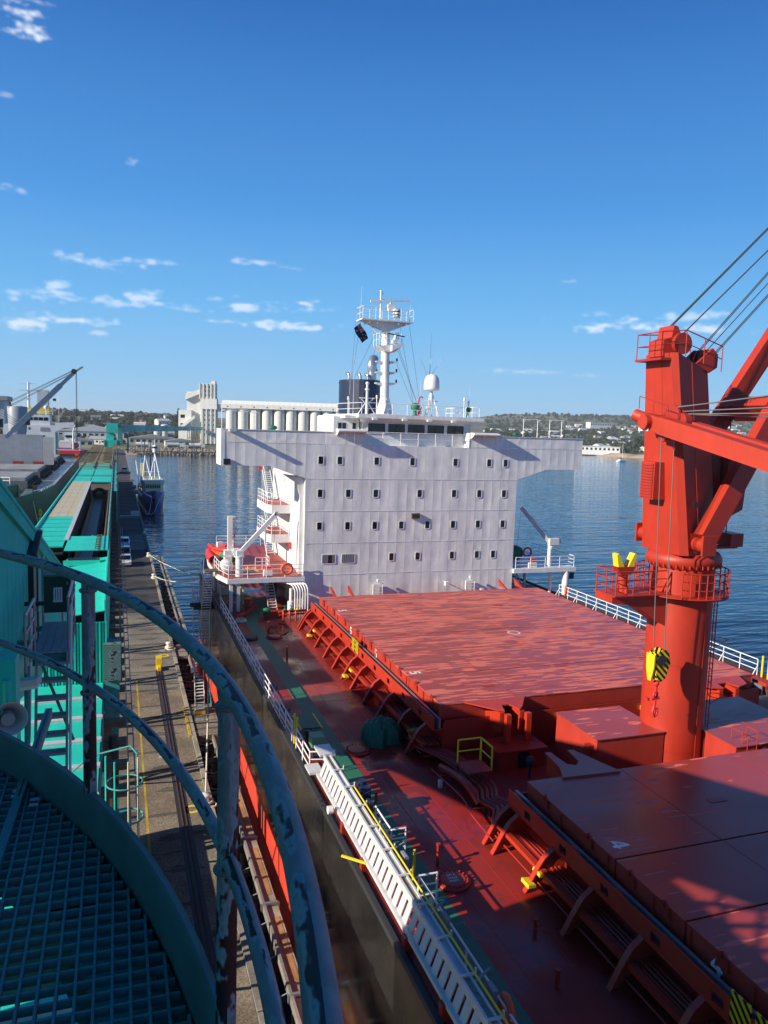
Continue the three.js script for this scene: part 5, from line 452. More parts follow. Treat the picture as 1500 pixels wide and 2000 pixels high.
// ---------------------------------------------------------------- deckhouse
{
  const ZF = -62, H = hold(ship, 'deckhouse', 'white deckhouse with rows of small dark windows');
  const tiers = [DY, -12.65, -9.94, -7.22, -4.5, -1.65], X0 = 14.72, X1 = 34.4, nC = 24, cw = (X1 - X0) / nC;
  part(H, 'house_block', [box(X0 + 0.01, X1 - 0.01, DY, -1.65, -76, ZF - 0.12)], M.white);
  // each shell plate sags slightly between its frames
  const plate = (x0, x1, y0f, y1, seedN) => { const nx = 5, ny = 6, P = [], I = [], dep = rr(0.006, 0.018) * (rnd() < 0.8 ? 1 : -0.5), ph = rr(-0.4, 0.4), k2 = rr(-0.006, 0.006); for (let j = 0; j <= ny; j++) for (let i = 0; i <= nx; i++) { const u = i / nx, v = j / ny, x = x0 + (x1 - x0) * u, y0 = y0f(x), y = y0 + (y1 - y0) * v; P.push(x, y, ZF - dep * Math.sin(Math.PI * u) * (0.35 + 0.65 * Math.sin(Math.PI * v + ph)) - k2 * Math.sin(Math.PI * u) * Math.sin(v * 9 + seedN)); } for (let j = 0; j < ny; j++) for (let i = 0; i < nx; i++) { const a = j * (nx + 1) + i; I.push(a, a + 1, a + nx + 2, a, a + nx + 2, a + nx + 1); } const g = new THREE.BufferGeometry(); g.setAttribute('position', new THREE.Float32BufferAttribute(P, 3)); g.setIndex(I); g.computeVertexNormals(); return g; };
  for (let t = 0; t < 5; t++) for (let i = 0; i < nC; i++) part(H, 'shell_plate', plate(X0 + i * cw, X0 + (i + 1) * cw - 0.012, () => tiers[t] + 0.025, tiers[t + 1] - 0.02, i + t * 31), M.plate);
  for (let t = 1; t < 5; t++) part(H, 'deck_seam', box(X0, X1, tiers[t] - 0.02, tiers[t] + 0.03, ZF - 0.04, ZF + 0.015), M.white);
  // bridge wings
  const low = x => { const k = x < 24 ? x : 49.12 - x; return k < 11.75 ? -3.49 : k < 14.72 ? -3.49 - (k - 11.75) * 0.335 : -4.5; };
  for (const [a, b, n] of [[8.1, X0, 8], [X1, 41.12, 8]]) for (let i = 0; i < n; i++) { const x0 = a + (b - a) * i / n, x1 = a + (b - a) * (i + 1) / n - 0.012; part(H, 'wing_plate', plate(x0, x1, low, -1.66, i * 3), M.plate); part(H, 'wing_plate', plate(x0, x1, () => -1.63, -0.62, i * 5), M.plate); }
  for (const [a, b] of [[X0, 19.68], [29.46, X1]]) for (let i = 0; i < 6; i++) part(H, 'bulwark_plate', plate(a + (b - a) * i / 6, a + (b - a) * (i + 1) / 6 - 0.012, () => -1.63, -0.62, i * 7), M.plate);
  for (const s of [0, 1]) { const mx = x => s ? 49.22 - x : x, pts = [[8.1, -0.62], [14.7, -0.62], [14.7, -4.5], [11.75, -3.49], [8.1, -3.49]].map(([x, y]) => [mx(x), y]); part(H, 'bridge_wing', prism('z', s ? pts.reverse() : pts, -65, ZF - 0.06), M.white); }
  part(H, 'wing_end', box(7.8, 8.1, -3.5, -0.58, -65, ZF + 0.02), M.white); part(H, 'bulwark_cap', [box(7.9, 19.7, -0.62, -0.57, ZF - 0.12, ZF + 0.05), box(29.46, 41.15, -0.62, -0.57, ZF - 0.12, ZF + 0.05)], M.white);
  part(H, 'side_light', [box(8.0, 8.5, -3.4, -2.95, ZF + 0.02, ZF + 0.3)], M.black); part(H, 'wing_lamp', [box(8.35, 8.85, -0.78, -0.56, ZF + 0.03, ZF + 1.0)], M.pale);
  part(H, 'wing_lamp_arm', [bar([8.6, -0.6, ZF], [8.6, -0.66, ZF + 0.5], 0.04)], M.white);
  // windows
  const win = (x, y, w, h, cur) => { part(H, 'window_frame', prism('z', rrect(w + 0.13, h + 0.13, 0.11, x, y), ZF + 0.004, ZF + 0.03, [rrect(w, h, 0.07, x, y)]), M.white); part(H, 'window_pane', prism('z', rrect(w, h, 0.07, x, y), ZF + 0.003, ZF + 0.012), M.glass); if (cur) for (const [a, b] of cur) part(H, 'curtain', Array.from({ length: 6 }, (_, i) => box(x + a + (b - a) * i / 6, x + a + (b - a) * (i + 0.7) / 6, y - h / 2 + 0.03, y + h / 2 - 0.03, ZF + 0.013, ZF + 0.018 + 0.004 * (i % 2))), M.curtain); };
  for (const [y, xs] of [[-2.96, [15.99, 17.63, 20.88, 24.14, 28.21, 31.51, 33.16]], [-5.72, [15.99, 18.43, 20.88, 24.92, 28.19, 30.67, 33.14]], [-8.48, [15.99, 18.44, 20.88, 23.3, 25.75, 28.21, 30.66, 33.15]], [-11.25, [22.49, 24.94, 28.23, 30.69, 32.32]]]) for (const x of xs) win(x, y, 0.40, 0.62);
  win(16.86, -11.31, 1.1, 0.72, [[-0.52, -0.05], [0.3, 0.5]]); win(18.58, -11.3, 1.1, 0.72, [[-0.5, 0.52]]);
  part(H, 'fire_sign', [box(24.17, 24.92, -7.9, -7.44, ZF + 0.02, ZF + 0.22)], M.brownSteel); part(H, 'sign_bar', Array.from({ length: 5 }, (_, i) => box(24.25 + i * 0.13, 24.31 + i * 0.13, -7.82, -7.52, ZF + 0.22, ZF + 0.235)), M.dark);
  for (const x of [21.18, 29.95]) { const g = hold(H, 'ladder_rack'); part(g, 'rack_frame', [...poly([[x - 0.42, -14.6, ZF + 0.45], [x - 0.42, -13.5, ZF + 0.45], [x + 0.42, -13.5, ZF + 0.45], [x + 0.42, -14.6, ZF + 0.45]], 0.035), ...[-14.3, -14, -13.75].map(y => bar([x - 0.42, y, ZF + 0.45], [x + 0.42, y, ZF + 0.45], 0.025)), box(x - 0.36, x + 0.36, -14.6, -13.6, ZF + 0.1, ZF + 0.3)], M.white); part(g, 'lamp', [bar([x, -13.5, ZF + 0.4], [x, -13.2, ZF + 0.5], 0.04), box(x - 0.1, x + 0.1, -13.3, -13.1, ZF + 0.35, ZF + 0.6)], M.white); }
  part(H, 'flood_lamp', [bar([27.57, -13.6, ZF], [27.57, -13.6, ZF + 0.6], 0.04), box(27.4, 27.75, -13.85, -13.5, ZF + 0.4, ZF + 0.75)], M.white); part(H, 'front_valve', [box(31, 31.3, -14.6, -14.3, ZF, ZF + 0.5), box(30.4, 30.6, -14.7, -14.4, ZF, ZF + 0.4)], M.white);
  // wheelhouse, set back behind a railed walkway
  const ZW = -63.1, W = hold(ship, 'wheelhouse', 'wheelhouse with a row of large dark windows'), k = 1.018;
  part(W, 'wheelhouse_wall', [box(19.7 * k, 29.5 * k, -1.7, -0.62, -72, ZW), box(19.7 * k, 29.5 * k, 0.28, 0.75, -72, ZW), box(19.72 * k, 29.48 * k, -0.7, 0.4, -72, ZW - 0.5)], M.plate);
  const wx = [[19.98, 21.54], [21.76, 23.34], [23.54, 25.17], [25.37, 26.99], [27.21, 28.86]].map(w => w.map(x => x * k)), mull = [[19.7 * k, wx[0][0]], ...wx.slice(0, 4).map((w, i) => [w[1], wx[i + 1][0]]), [wx[4][1], 29.5 * k]];
  for (const [a, b] of mull) part(W, 'mullion', box(a, b, -0.62, 0.28, ZW - 0.12, ZW), M.plate); for (const [a, b] of wx) { const cx = (a + b) / 2; part(W, 'window_frame', prism('z', rrect(b - a + 0.1, 0.98, 0.12, cx, -0.17), ZW, ZW + 0.05, [rrect(b - a - 0.04, 0.82, 0.1, cx, -0.17)]), M.white); part(W, 'window_pane', box(a + 0.005, b - 0.005, -0.615, 0.275, ZW - 0.03, ZW - 0.015), std([0.012, 0.016, 0.02], 0.05)); part(W, 'wiper', [bar([cx + 0.1, 0.26, ZW + 0.03], [cx - 0.15, -0.35, ZW + 0.03], 0.015)], M.black); }
  part(W, 'roof', [box(19.2, 30.9, 0.68, 1.0, -73, ZW + 0.9), prism('x', [[ZW, 0.35], [ZW + 0.9, 0.68], [ZW, 0.7]], 19.6, 30.4), prism('z', [[30, 0.2], [31, 0.68], [30, 0.7]], -70, ZW + 0.5), box(18.2, 19.3, 0.6, 0.85, -72, -62.8)], M.plate);
  for (const x of [20.6, 23.3, 25.6, 27.9]) part(W, 'roof_lamp', [box(x - 0.2, x + 0.2, 0.52, 0.68, ZW + 0.75, ZW + 1.2)], M.white);
  part(W, 'side_house', [box(17.6, 19.9, -1.6, 0.75, -70, -64.2)], M.white); for (const x of [18.0, 18.4, 19.3]) part(W, 'side_window', box(x, x + 0.3, -0.35, 0.2, -64.2, -64.17), M.glass);
  railing(W, 'front_railing', [[19.75, -1.62, ZF], [29.45, -1.62, ZF]], { h: 1.1, rails: 2, step: 1.63, r: 0.024, brace: 0 }); part(W, 'walkway_side', [box(19.66, 19.72, -1.65, -0.4, ZW, ZF + 0.02), box(29.44, 29.5, -1.65, -0.35, ZW, ZF + 0.02)], M.white);
  for (const [a, b] of [[17.24, 19.7], [29.55, 32.05]]) { const g = hold(W, 'wind_deflector'); part(g, 'deflector_panel', prism('x', [[ZF - 0.1, -0.55], [ZF + 0.55, -0.6], [ZF + 0.85, -0.48], [ZF + 0.8, -0.36], [ZF + 0.3, -0.3], [ZF - 0.1, -0.32]], a, b), M.white); for (const x of [a + 0.05, (a + b) / 2, b - 0.05]) part(g, 'bracket', prism('x', [[ZF, -0.9], [ZF + 0.7, -0.58], [ZF, -0.56]], x - 0.03, x + 0.03), M.white); }
  // railing of the wheelhouse top
  const RY = 1.0; railing(W, 'top_railing', [[17.8, 0.86, -64], [19.6, RY, -62.6], [30.6, RY, -62.6], [30.6, RY, -70]], { h: 0.95, rails: 2, step: 1.4, r: 0.022 });
  // ---- masts, aerials, funnel
  const P = hold(ship, 'radar_mast', 'white radar mast with two scanner platforms'), mz = -66, mx = 22.8;
  part(P, 'mast_foot', [lathe([[0.85, RY - 0.1], [0.42, 2.6]], [mx, 0, mz], 4), box(mx - 1, mx + 1, 0.9, 1.1, mz - 1, mz + 1)], M.white); part(P, 'mast_pole', [bar([mx, 1, mz], [mx - 0.12, 9, mz], 0.42, 20, 0.36)], M.white);
  part(P, 'lower_platform', [prism('z', [[21.8, 7.05], [23.95, 7.25], [23.95, 7.1], [23.3, 6.55], [22.4, 6.6]], mz - 0.9, mz + 0.9), prism('z', [[22.9, 6.6], [24, 7.15], [24, 7.35], [22.9, 7.1]], mz, mz + 1.3)], M.white); part(P, 'upper_platform', [box(20.2, 25, 9.2, 9.3, mz - 0.9, mz + 0.9), prism('z', [[20.3, 9.2], [24.9, 9.2], [23.2, 8.5], [22.25, 8.5]], mz - 0.35, mz - 0.25), prism('z', [[20.3, 9.2], [24.9, 9.2], [23.2, 8.5], [22.25, 8.5]], mz + 0.25, mz + 0.35), ...[20.9, 21.6, 23.6, 24.3].map(x => box(x, x + 0.05, 8.95, 9.2, mz - 0.85, mz + 0.85))], M.white);
  railing(P, 'platform_railing', [[20.25, 9.3, mz - 0.9], [20.25, 9.3, mz + 0.9], [24.95, 9.3, mz + 0.9], [24.95, 9.3, mz - 0.9], [20.25, 9.3, mz - 0.9]], { h: 1.05, rails: 2, step: 1.2, r: 0.022 }); railing(P, 'platform_railing', [[21.85, 7.1, mz - 0.8], [21.85, 7.1, mz + 0.8], [23.9, 7.3, mz + 0.8], [23.9, 7.3, mz - 0.8]], { h: 1.05, rails: 2, step: 0.8, r: 0.022 });
  part(P, 'upper_scanner', [beam([21.2, 10.92, mz], [24.9, 11.28, mz], 0.2, 0.16), box(22.75, 23.35, 10.2, 10.75, mz - 0.3, mz + 0.3), bar([23.05, 10.7, mz], [23.05, 11.05, mz], 0.12)], M.white); part(P, 'lower_scanner', [beam([22.55, 8.15, mz + 0.9], [24.1, 7.92, mz + 1.1], 0.12, 0.1)], M.navy); part(P, 'scanner_mount', [bar([23.2, 7.3, mz + 0.9], [23.3, 8.02, mz + 1], 0.14), box(23.0, 23.5, 7.3, 7.6, mz + 0.6, mz + 1.2)], M.white);
  part(P, 'sound_signal', [lathe([[0, 0], [0.34, 0.02], [0.34, 0.2], [0.26, 0.24], [0.34, 0.3], [0.34, 0.48], [0.26, 0.52], [0.34, 0.6], [0.3, 0.78], [0, 0.85]], [23.45, 9.55, mz + 0.6], 20)], M.white); part(P, 'signal_band', [lathe([[0.3, 0.2], [0.345, 0.22], [0.345, 0.28], [0.3, 0.3]], [23.45, 9.55, mz + 0.6], 20), lathe([[0.3, 0.48], [0.345, 0.5], [0.345, 0.58], [0.3, 0.6]], [23.45, 9.55, mz + 0.6], 20)], M.black);
  part(P, 'top_pole', [bar([22.15, 9.3, mz], [22.15, 11.9, mz], 0.09), bar([22.15, 11.5, mz], [22.35, 11.7, mz], 0.05), bar([21.9, 11.0, mz], [22.6, 11.2, mz], 0.03), sph(0.12, [22.15, 11.85, mz])], M.white); part(P, 'stay_strut', [bar([21.2, 8.9, mz], [22.4, 7.7, mz], 0.06)], M.white); for (const [x, y] of [[20.3, 9.3], [24.9, 9.3]]) part(P, 'whip_aerial', [bar([x, y, mz], [x + 0.05, y + (x < 22 ? 2.8 : 1.7), mz], 0.025, 5, 0.01)], M.whiteRail);
  for (const y of [5.7, 4.75, 3.8]) { for (const q of [prism('z', [[mx + 0.3, y - 0.15], [mx + 0.3, y + 0.1], [mx + 1.05, y + 0.12], [mx + 1.05, y + 0.02]], mz - 0.25, mz + 0.25), prism('z', [[mx - 0.3, y - 0.2], [mx - 0.95, y - 0.02], [mx - 0.95, y + 0.08], [mx - 0.3, y + 0.05]], mz - 0.25, mz + 0.25)]) part(P, 'yard', q, M.white); part(P, 'nav_lamp', [bar([mx + 1, y + 0.1, mz + 0.1], [mx + 1, y + 0.4, mz + 0.1], 0.08), bar([mx - 0.9, y, mz + 0.1], [mx - 0.9, y + 0.32, mz + 0.1], 0.08)], M.dark); }
  for (const [a, b] of [[[24.9, 9.2, mz], [26, 1.1, mz + 1]], [[24, 9, mz], [25.8, 1.1, mz]], [[24, 7, mz], [26.3, 1.2, mz]], [[23.9, 6.8, mz], [26.1, 1.2, mz + 0.6]], [[23.8, 5.7, mz], [25.2, 1.1, mz + 2]], [[20.3, 9.1, mz], [19.3, 1.1, mz]], [[21.8, 8.3, mz], [18.7, 1.1, mz - 1]], [[21.8, 7, mz], [20.2, 1.1, mz]], [[21.9, 4.8, mz], [19.4, 1.1, mz + 1]]]) part(P, 'halyard', bar(a, b, 0.014, 4), M.wire);
  part(ship, 'signal_mast', [bar([20.8, 1, mz + 1], [20.8, 3.6, mz + 1], 0.14, 12, 0.1), bar([20.1, 2.42, mz + 1], [21.5, 2.42, mz + 1], 0.05), bar([20.2, 2.4, mz + 1], [20.75, 1.9, mz + 1], 0.04), bar([21.4, 2.4, mz + 1], [20.85, 1.9, mz + 1], 0.04), bar([20.8, 2.2, mz + 1], [21.6, 1, mz + 1], 0.05), bar([20.8, 2.2, mz + 1], [20, 1, mz + 1], 0.05), sph(0.16, [20.8, 3.7, mz + 1]), lathe([[0.2, 3.1], [0.2, 3.25]], [20.8, 0, mz + 1], 12)], M.white);
  for (const [x, h, z] of [[19.1, 1.5, -65], [21.55, 1.7, -64.5], [30.2, 1.85, -65], [31.1, 1.6, -66]]) part(ship, 'aerial_post', [bar([x, 0.9, z], [x, 1 + h, z], 0.045), bar([x, 1 + h - 0.3, z], [x, 1 + h, z], 0.09)], M.white); for (const [x, h, z] of [[19.5, 4, -66], [20.0, 5.2, -66.5], [31.15, 2.95, -66], [26.2, 3.3, -66]]) part(ship, 'whip_aerial', bar([x, 0.9, z], [x, 1 + h, z], 0.022, 5, 0.008), M.whiteRail);
  const R = hold(ship, 'satellite_dome', 'white satellite dome on a lattice pedestal'); part(R, 'dome', lathe([[0.05, 3.36], [0.55, 3.36], [0.7, 3.44], [0.72, 3.6], [0.7, 4.15], [0.62, 4.48], [0.42, 4.74], [0.2, 4.84], [0, 4.86]], [27.1, 0, -65.5], 28), M.white); part(R, 'pedestal', [...[-0.7, -0.25, 0.25, 0.7].map(d => bar([27.1 + d, 1, -65.5 + (Math.abs(d) > 0.5 ? 0.3 : -0.4)], [27.1 + d * 0.2, 3, -65.5], 0.05)), bar([27.1, 2, -65.5], [27.1, 3.38, -65.5], 0.14), bar([26.5, 2.42, -65.5], [27.8, 2.42, -65.5], 0.05), bar([26.65, 1.7, -65.4], [27.55, 1.7, -65.4], 0.04)], M.white);
  for (const [x, y] of [[26.1, 6.4], [27.2, 9.05], [28.5, 6.6], [27.35, 6.8]]) part(R, 'whip_aerial', bar([27.1 + (x - 27.1) * 0.1, 4.7, -66.2], [x, y, -66.2], 0.022, 5, 0.008), M.whiteRail);
  part(ship, 'search_horn', [lathe([[0.06, 0], [0.1, 0.3], [0.3, 0.45]], [0, 0, 0], 16).rotateX(Math.PI / 2).translate(30.5, 1.75, -65), bar([30.5, 1, -65], [30.5, 1.7, -65], 0.06)], M.green);
  const F = hold(ship, 'funnel', 'dark navy funnel with silver exhaust pipes'); const el = (k) => Array.from({ length: 28 }, (_, q) => [23.8 + 2.05 * k * Math.cos(q * Math.PI / 14), -77 + 3 * k * Math.sin(q * Math.PI / 14)]); part(F, 'casing', prism('y', el(1), -1, 4.6), M.navy); part(F, 'top_band', prism('y', el(1.02), 4.32, 4.42), M.dark); part(F, 'main_exhaust', [bar([24.8, 4.5, -76], [24.8, 5.9, -76], 0.42, 20), tube([[24.8, 5.6, -76], [24.75, 6.2, -76], [24.95, 6.7, -76.3], [25.4, 6.85, -77.2]], 0.5, 16, 24)], M.chrome); for (const x of [22.2, 23.4, 24.2]) part(F, 'exhaust_pipe', tube([[x, 4.5, -75.5], [x, 4.9, -75.5], [x - 0.06, 5.15, -75.6], [x - 0.1, 5.22, -76]], 0.16, 10, 16), M.chrome);
  { const t = solo('covered_searchlight', [lathe([[0, 1.2], [0.28, 1.1], [0.42, 0.9], [0.38, 0.6], [0.16, 0.45], [0.2, 0.1], [0.32, 0]], [25.45, 1.02, -65.2], 14)], M.green, 'green canvas covered instrument on the wheelhouse roof', 'cover'); solo('magnetic_compass_frame', [...poly([[25.9, 1, -65.5], [26.1, 1.7, -65.5], [26.3, 1, -65.5]], 0.05), ...poly([[26.0, 1.4, -65.5], [26.35, 2.1, -65.5]], 0.05), tube([[26.1, 1, -66], [26.08, 2.5, -66], [26.25, 2.8, -66], [26.5, 2.7, -66]], 0.06, 6, 20)], M.scarlet, 'red pipe frame on the wheelhouse roof beside the dome', 'frame'); }
  // flag: blue ensign
  { const fm = new THREE.Group(); fm.name = 'ensign_flag'; scene.add(fm); tag(fm, 'dark blue flag with white stars flying left of the mast', 'flag'); const g = new THREE.PlaneGeometry(1.5, 0.85, 14, 8), p = g.attributes.position; for (let i = 0; i < p.count; i++) p.setZ(i, 0.08 * Math.sin(p.getX(i) * 5 + p.getY(i) * 2));
    const f = tex(256, 144, (u, v) => { let c = [0.02, 0.03, 0.2]; if (u < 0.5 && v > 0.5) { const a = u * 2, b = (v - 0.5) * 2, d1 = Math.abs(a - b), d2 = Math.abs(a + b - 1); if (Math.min(d1, d2) < 0.13) c = [0.8, 0.8, 0.82]; if (Math.min(d1, d2) < 0.05) c = [0.7, 0.05, 0.08]; if (Math.abs(a - 0.5) < 0.13 || Math.abs(b - 0.5) < 0.16) c = [0.8, 0.8, 0.82]; if (Math.abs(a - 0.5) < 0.08 || Math.abs(b - 0.5) < 0.1) c = [0.7, 0.05, 0.08]; } for (const [x, y, r] of [[0.25, 0.25, 0.07], [0.75, 0.82, 0.045], [0.62, 0.55, 0.045], [0.75, 0.2, 0.045], [0.87, 0.6, 0.045], [0.8, 0.45, 0.025]]) { const dx = (u - x) * 1.78, dy = v - y, r2 = Math.hypot(dx, dy), an = Math.atan2(dy, dx); if (r2 < r * 1.6 * (0.62 + 0.38 * Math.cos(an * 7))) c = [0.85, 0.85, 0.88]; } return c; }, 1);
    const m = mesh(g.rotateZ(-0.95).rotateY(0.2), std(0xffffff, 0.8, { map: f }), true); m.name = 'flag_cloth'; m.position.set(20.4, 8.1, -66); fm.add(m); part(fm, 'flag_line', [bar([19.9, 8.95, -66], [19.3, 1.2, -65.6], 0.012, 4), bar([20.15, 8.95, -66], [20.2, 9.2, -66], 0.012, 4)], M.wire); }
  // ---- port side: boat deck, landings and stairs
  const A = hold(ship, 'boat_deck', 'white edged red boat deck on posts'), deckR = worn([0.38, 0.05, 0.035], 0.5), out = [[14.72, -61.6], [8.35, -61.6], [7.75, -64], [7.7, -70], [8.2, -76], [9.3, -79], [14.72, -79]];
  part(A, 'deck_slab', prism('y', out, -13.05, -12.66), M.white); part(A, 'deck_paint', prism('y', out.map(([x, z]) => [11.3 + (x - 11.3) * 0.98, -70 + (z + 70) * 0.98]), -12.66, -12.645), deckR); part(A, 'support_post', [box(8.55, 8.8, DY, -13, -61.95, -61.7)], M.white); part(A, 'support_post', [box(9.15, 9.4, DY, -13, -61.95, -61.7)], M.white); for (const [x, z] of [[8.3, -70], [8.6, -75]]) part(A, 'support_post', bar([x, DY, z], [x, -13, z], 0.14), M.white);
  railing(A, 'boat_deck_railing', [[14.6, -12.65, -61.7], [8.45, -12.65, -61.7], [7.95, -12.65, -64], [7.9, -12.65, -66.5]], { step: 1.5, r: 0.025 }); railing(A, 'boat_deck_railing', [[9.5, -12.65, -78.5], [14, -12.65, -78.5]], { step: 1.3, r: 0.025 }); for (let i = 0; i < 12; i++) { const x = 9.9 + (i % 3) * 0.55, z = -63.6 - (i / 3 | 0) * 1.3; part(A, 'yellow_mark', box(x, x + 0.42, -12.645, -12.641, z, z + 0.35), M.yellow); }
  for (const [y, i] of [[-9.95, 0], [-7.3, 1]]) { const L = hold(ship, 'stair_landing'); part(L, 'landing_slab', prism('y', [[14.72, -67.6], [13, -67.6], [12.7, -68.4], [12.7, -73.4], [14.72, -73.4]], y - 0.75, y), M.white); part(L, 'landing_paint', prism('y', [[14.7, -67.65], [13.02, -67.65], [12.75, -68.4], [12.75, -73.35], [14.7, -73.35]], y, y + 0.01), deckR); railing(L, 'landing_railing', [[14.6, y, -67.7], [13.05, y, -67.7], [12.78, y, -68.45], [12.78, y, -73.3]], { step: 1.0, r: 0.024 }); }
  for (const y of [-12.65, -9.95, -7.3]) { const g = ladder(ship, 'side_stair', [13.95, y, -72.6], [13.85, y + 2.65, -75.2], 0.75, { flat: true, step: 0.26, mat: M.white }); part(g, 'handrail', [...poly([[13.55, y + 0.9, -72.5], [13.5, y + 3.5, -75.2]], 0.024), ...poly([[14.35, y + 0.9, -72.5], [14.3, y + 3.5, -75.2]], 0.024), bar([13.55, y, -72.5], [13.55, y + 0.95, -72.5], 0.024)], M.whiteRail); }
  part(ship, 'side_lamp', [box(12.2, 12.5, -4.3, -4, -70, -69.8)], M.scarlet); part(ship, 'fire_box', box(14.55, 14.72, -11.2, -10.6, -67.2, -66.9), M.scarlet); part(ship, 'side_column', [prism('z', [[14.72, -12.6], [14.4, -12.6], [14.4, -6], [14.1, -4.9], [13.0, -4.2], [14.72, -4.4]], -63.4, -62.6)], M.white); part(ship, 'side_ladder', [...poly([[14.6, -12.6, -64.5], [14.6, -8, -64.5]], 0.02), ...poly([[14.6, -12.6, -65], [14.6, -8, -65]], 0.02)], M.whiteRail);
  // provision crane, white
  const pc = hold(ship, 'provision_crane', 'white provision crane with slanted jib'); part(pc, 'crane_post', [bar([9.45, -12.65, -62.7], [9.45, -11.0, -62.7], 0.3, 18), bar([9.45, -11.05, -62.7], [9.45, -10.95, -62.7], 0.4, 18), box(9.2, 9.75, -11, -10.5, -63, -62.4)], M.white); part(pc, 'crane_jib', beam([9.4, -10.8, -62.7], [12.45, -7.5, -62.7], 0.3, 0.34), M.white); part(pc, 'jib_head', box(12.3, 12.6, -7.6, -7.3, -62.85, -62.55), M.pale); part(pc, 'hoist_wire', bar([12.4, -7.5, -62.6], [12.2, -11.4, -62.6], 0.014, 4), M.wire); part(pc, 'winch', [box(9.0, 9.5, -10.9, -10.4, -63.3, -62.7), bar([8.9, -10.6, -63], [9.4, -10.6, -63], 0.2)], M.white);
  // rescue boat davit and boat
  const dv = hold(ship, 'boat_davit', 'white upright boat davit post'); part(dv, 'davit_post', [box(9.2, 9.6, -12.65, -8.3, -68.2, -67.8), box(9.6, 9.85, -8.5, -8.3, -68.1, -67.9), box(8.9, 10.1, -11.9, -11.3, -68.3, -67.5), box(8.9, 9.5, -12.65, -11.8, -68.4, -67.4)], M.white); part(dv, 'davit_fall', [bar([9.8, -8.4, -68], [9.8, -11, -68], 0.015, 4), box(9.74, 9.86, -10.2, -9.9, -68.06, -67.94)], M.scarlet);
  { const b = thing('rescue_boat', 'orange red rescue boat lying outboard beside the white davit', 'boat'); part(b, 'hull', prism('y', [[-0.75, -2.4], [0.75, -2.4], [0.95, -0.6], [0.85, 1], [0, 2.5], [-0.85, 1], [-0.95, -0.6]], -0.45, 0.28, [], 0.14), M.orange); part(b, 'tube_collar', tube([[-0.75, 0.3, -2.4], [-0.9, 0.3, 0.6], [0, 0.38, 2.4], [0.9, 0.3, 0.6], [0.75, 0.3, -2.4]], 0.2, 8, 40), M.scarlet); part(b, 'console', box(-0.3, 0.3, 0.3, 0.9, -0.8, -0.3), M.white); b.position.set(8.9, -11.7, -70.2); b.rotation.y = 0.15; b.scale.setScalar(0.78); }
  { const d = thing('covered_winch', 'round green tarpaulin covered winch on the boat deck', 'cover'); part(d, 'cover', sph(0.85, [9.45, -12.0, -69], 1, 0.85, 1, 10), M.green); part(d, 'frame', [box(9, 9.9, -12.65, -12.3, -69.4, -68.6)], M.white); }
  { const d = thing('life_raft', 'white life raft canister at the boat deck edge', 'life raft'); part(d, 'canister', bar([8.6, -12.0, -64.6], [8.6, -12.0, -63.6], 0.5, 20), M.white); part(d, 'cap', [sph(0.5, [8.6, -12, -63.6], 1, 1, 0.35), sph(0.5, [8.6, -12, -64.6], 1, 1, 0.35)], M.white); part(d, 'cradle', [box(8.2, 9, -12.65, -12.4, -64.5, -64.3), box(8.2, 9, -12.65, -12.4, -63.9, -63.7)], M.pale); }
  solo('lifebuoy', torus(0.42, 0.11, [13.2, -11.95, -61.62], 0, 0, 28), M.orange, 'orange lifebuoy hung on the boat deck railing', 'lifebuoy'); { const d = thing('deck_box', 'white box with red lid on the boat deck', 'box'); part(d, 'box', box(11.4, 12.1, -12.65, -12.15, -62.6, -62.1), M.white); part(d, 'lid', box(11.5, 12, -12.15, -11.85, -62.5, -62.2), M.scarlet); }
  { const d = thing('red_screen', 'red cloth banner along the port edge of the boat deck', 'screen'); part(d, 'cloth', tube([[7.82, -12.0, -67.0], [7.8, -12, -69.5], [8.0, -12.0, -71.5]], 0.36, 6, 12).scale(1, 1, 1), M.scarlet); }
  railing(ship, 'hatch_railing', [[11.2, -12.65, -65.2], [12.4, -12.65, -65.2], [12.4, -12.65, -66.6]], { step: 0.7, r: 0.024 }); railing(ship, 'davit_rail', [[10.4, -12.65, -73], [10.6, -12.65, -77]], { step: 1, r: 0.03, h: 1.3 });
  // ---- below: white pipes, valves, stairs to the main deck
  const wp = hold(ship, 'white_pipe_group'); for (let i = 0; i < 6; i++) part(wp, 'pipe', tube([[12.7 + i * 0.28, -13.2 - i * 0.03, -66], [12.9 + i * 0.3, -13.2, -62.3 + i * 0.05], [13.55 + i * 0.24, -13.25, -61.3], [13.75 + i * 0.22, -13.6, -61.0], [13.78 + i * 0.22, -14.2, -60.95], [13.78 + i * 0.22, DY, -60.95]], 0.055, 8, 40), M.whiteRail); part(wp, 'vent_post', [bar([13.6, DY, -61.6], [13.6, -13.6, -61.6], 0.16, 14), bar([13.6, DY, -61.6], [13.6, DY + 0.7, -61.6], 0.3, 14)], M.white);
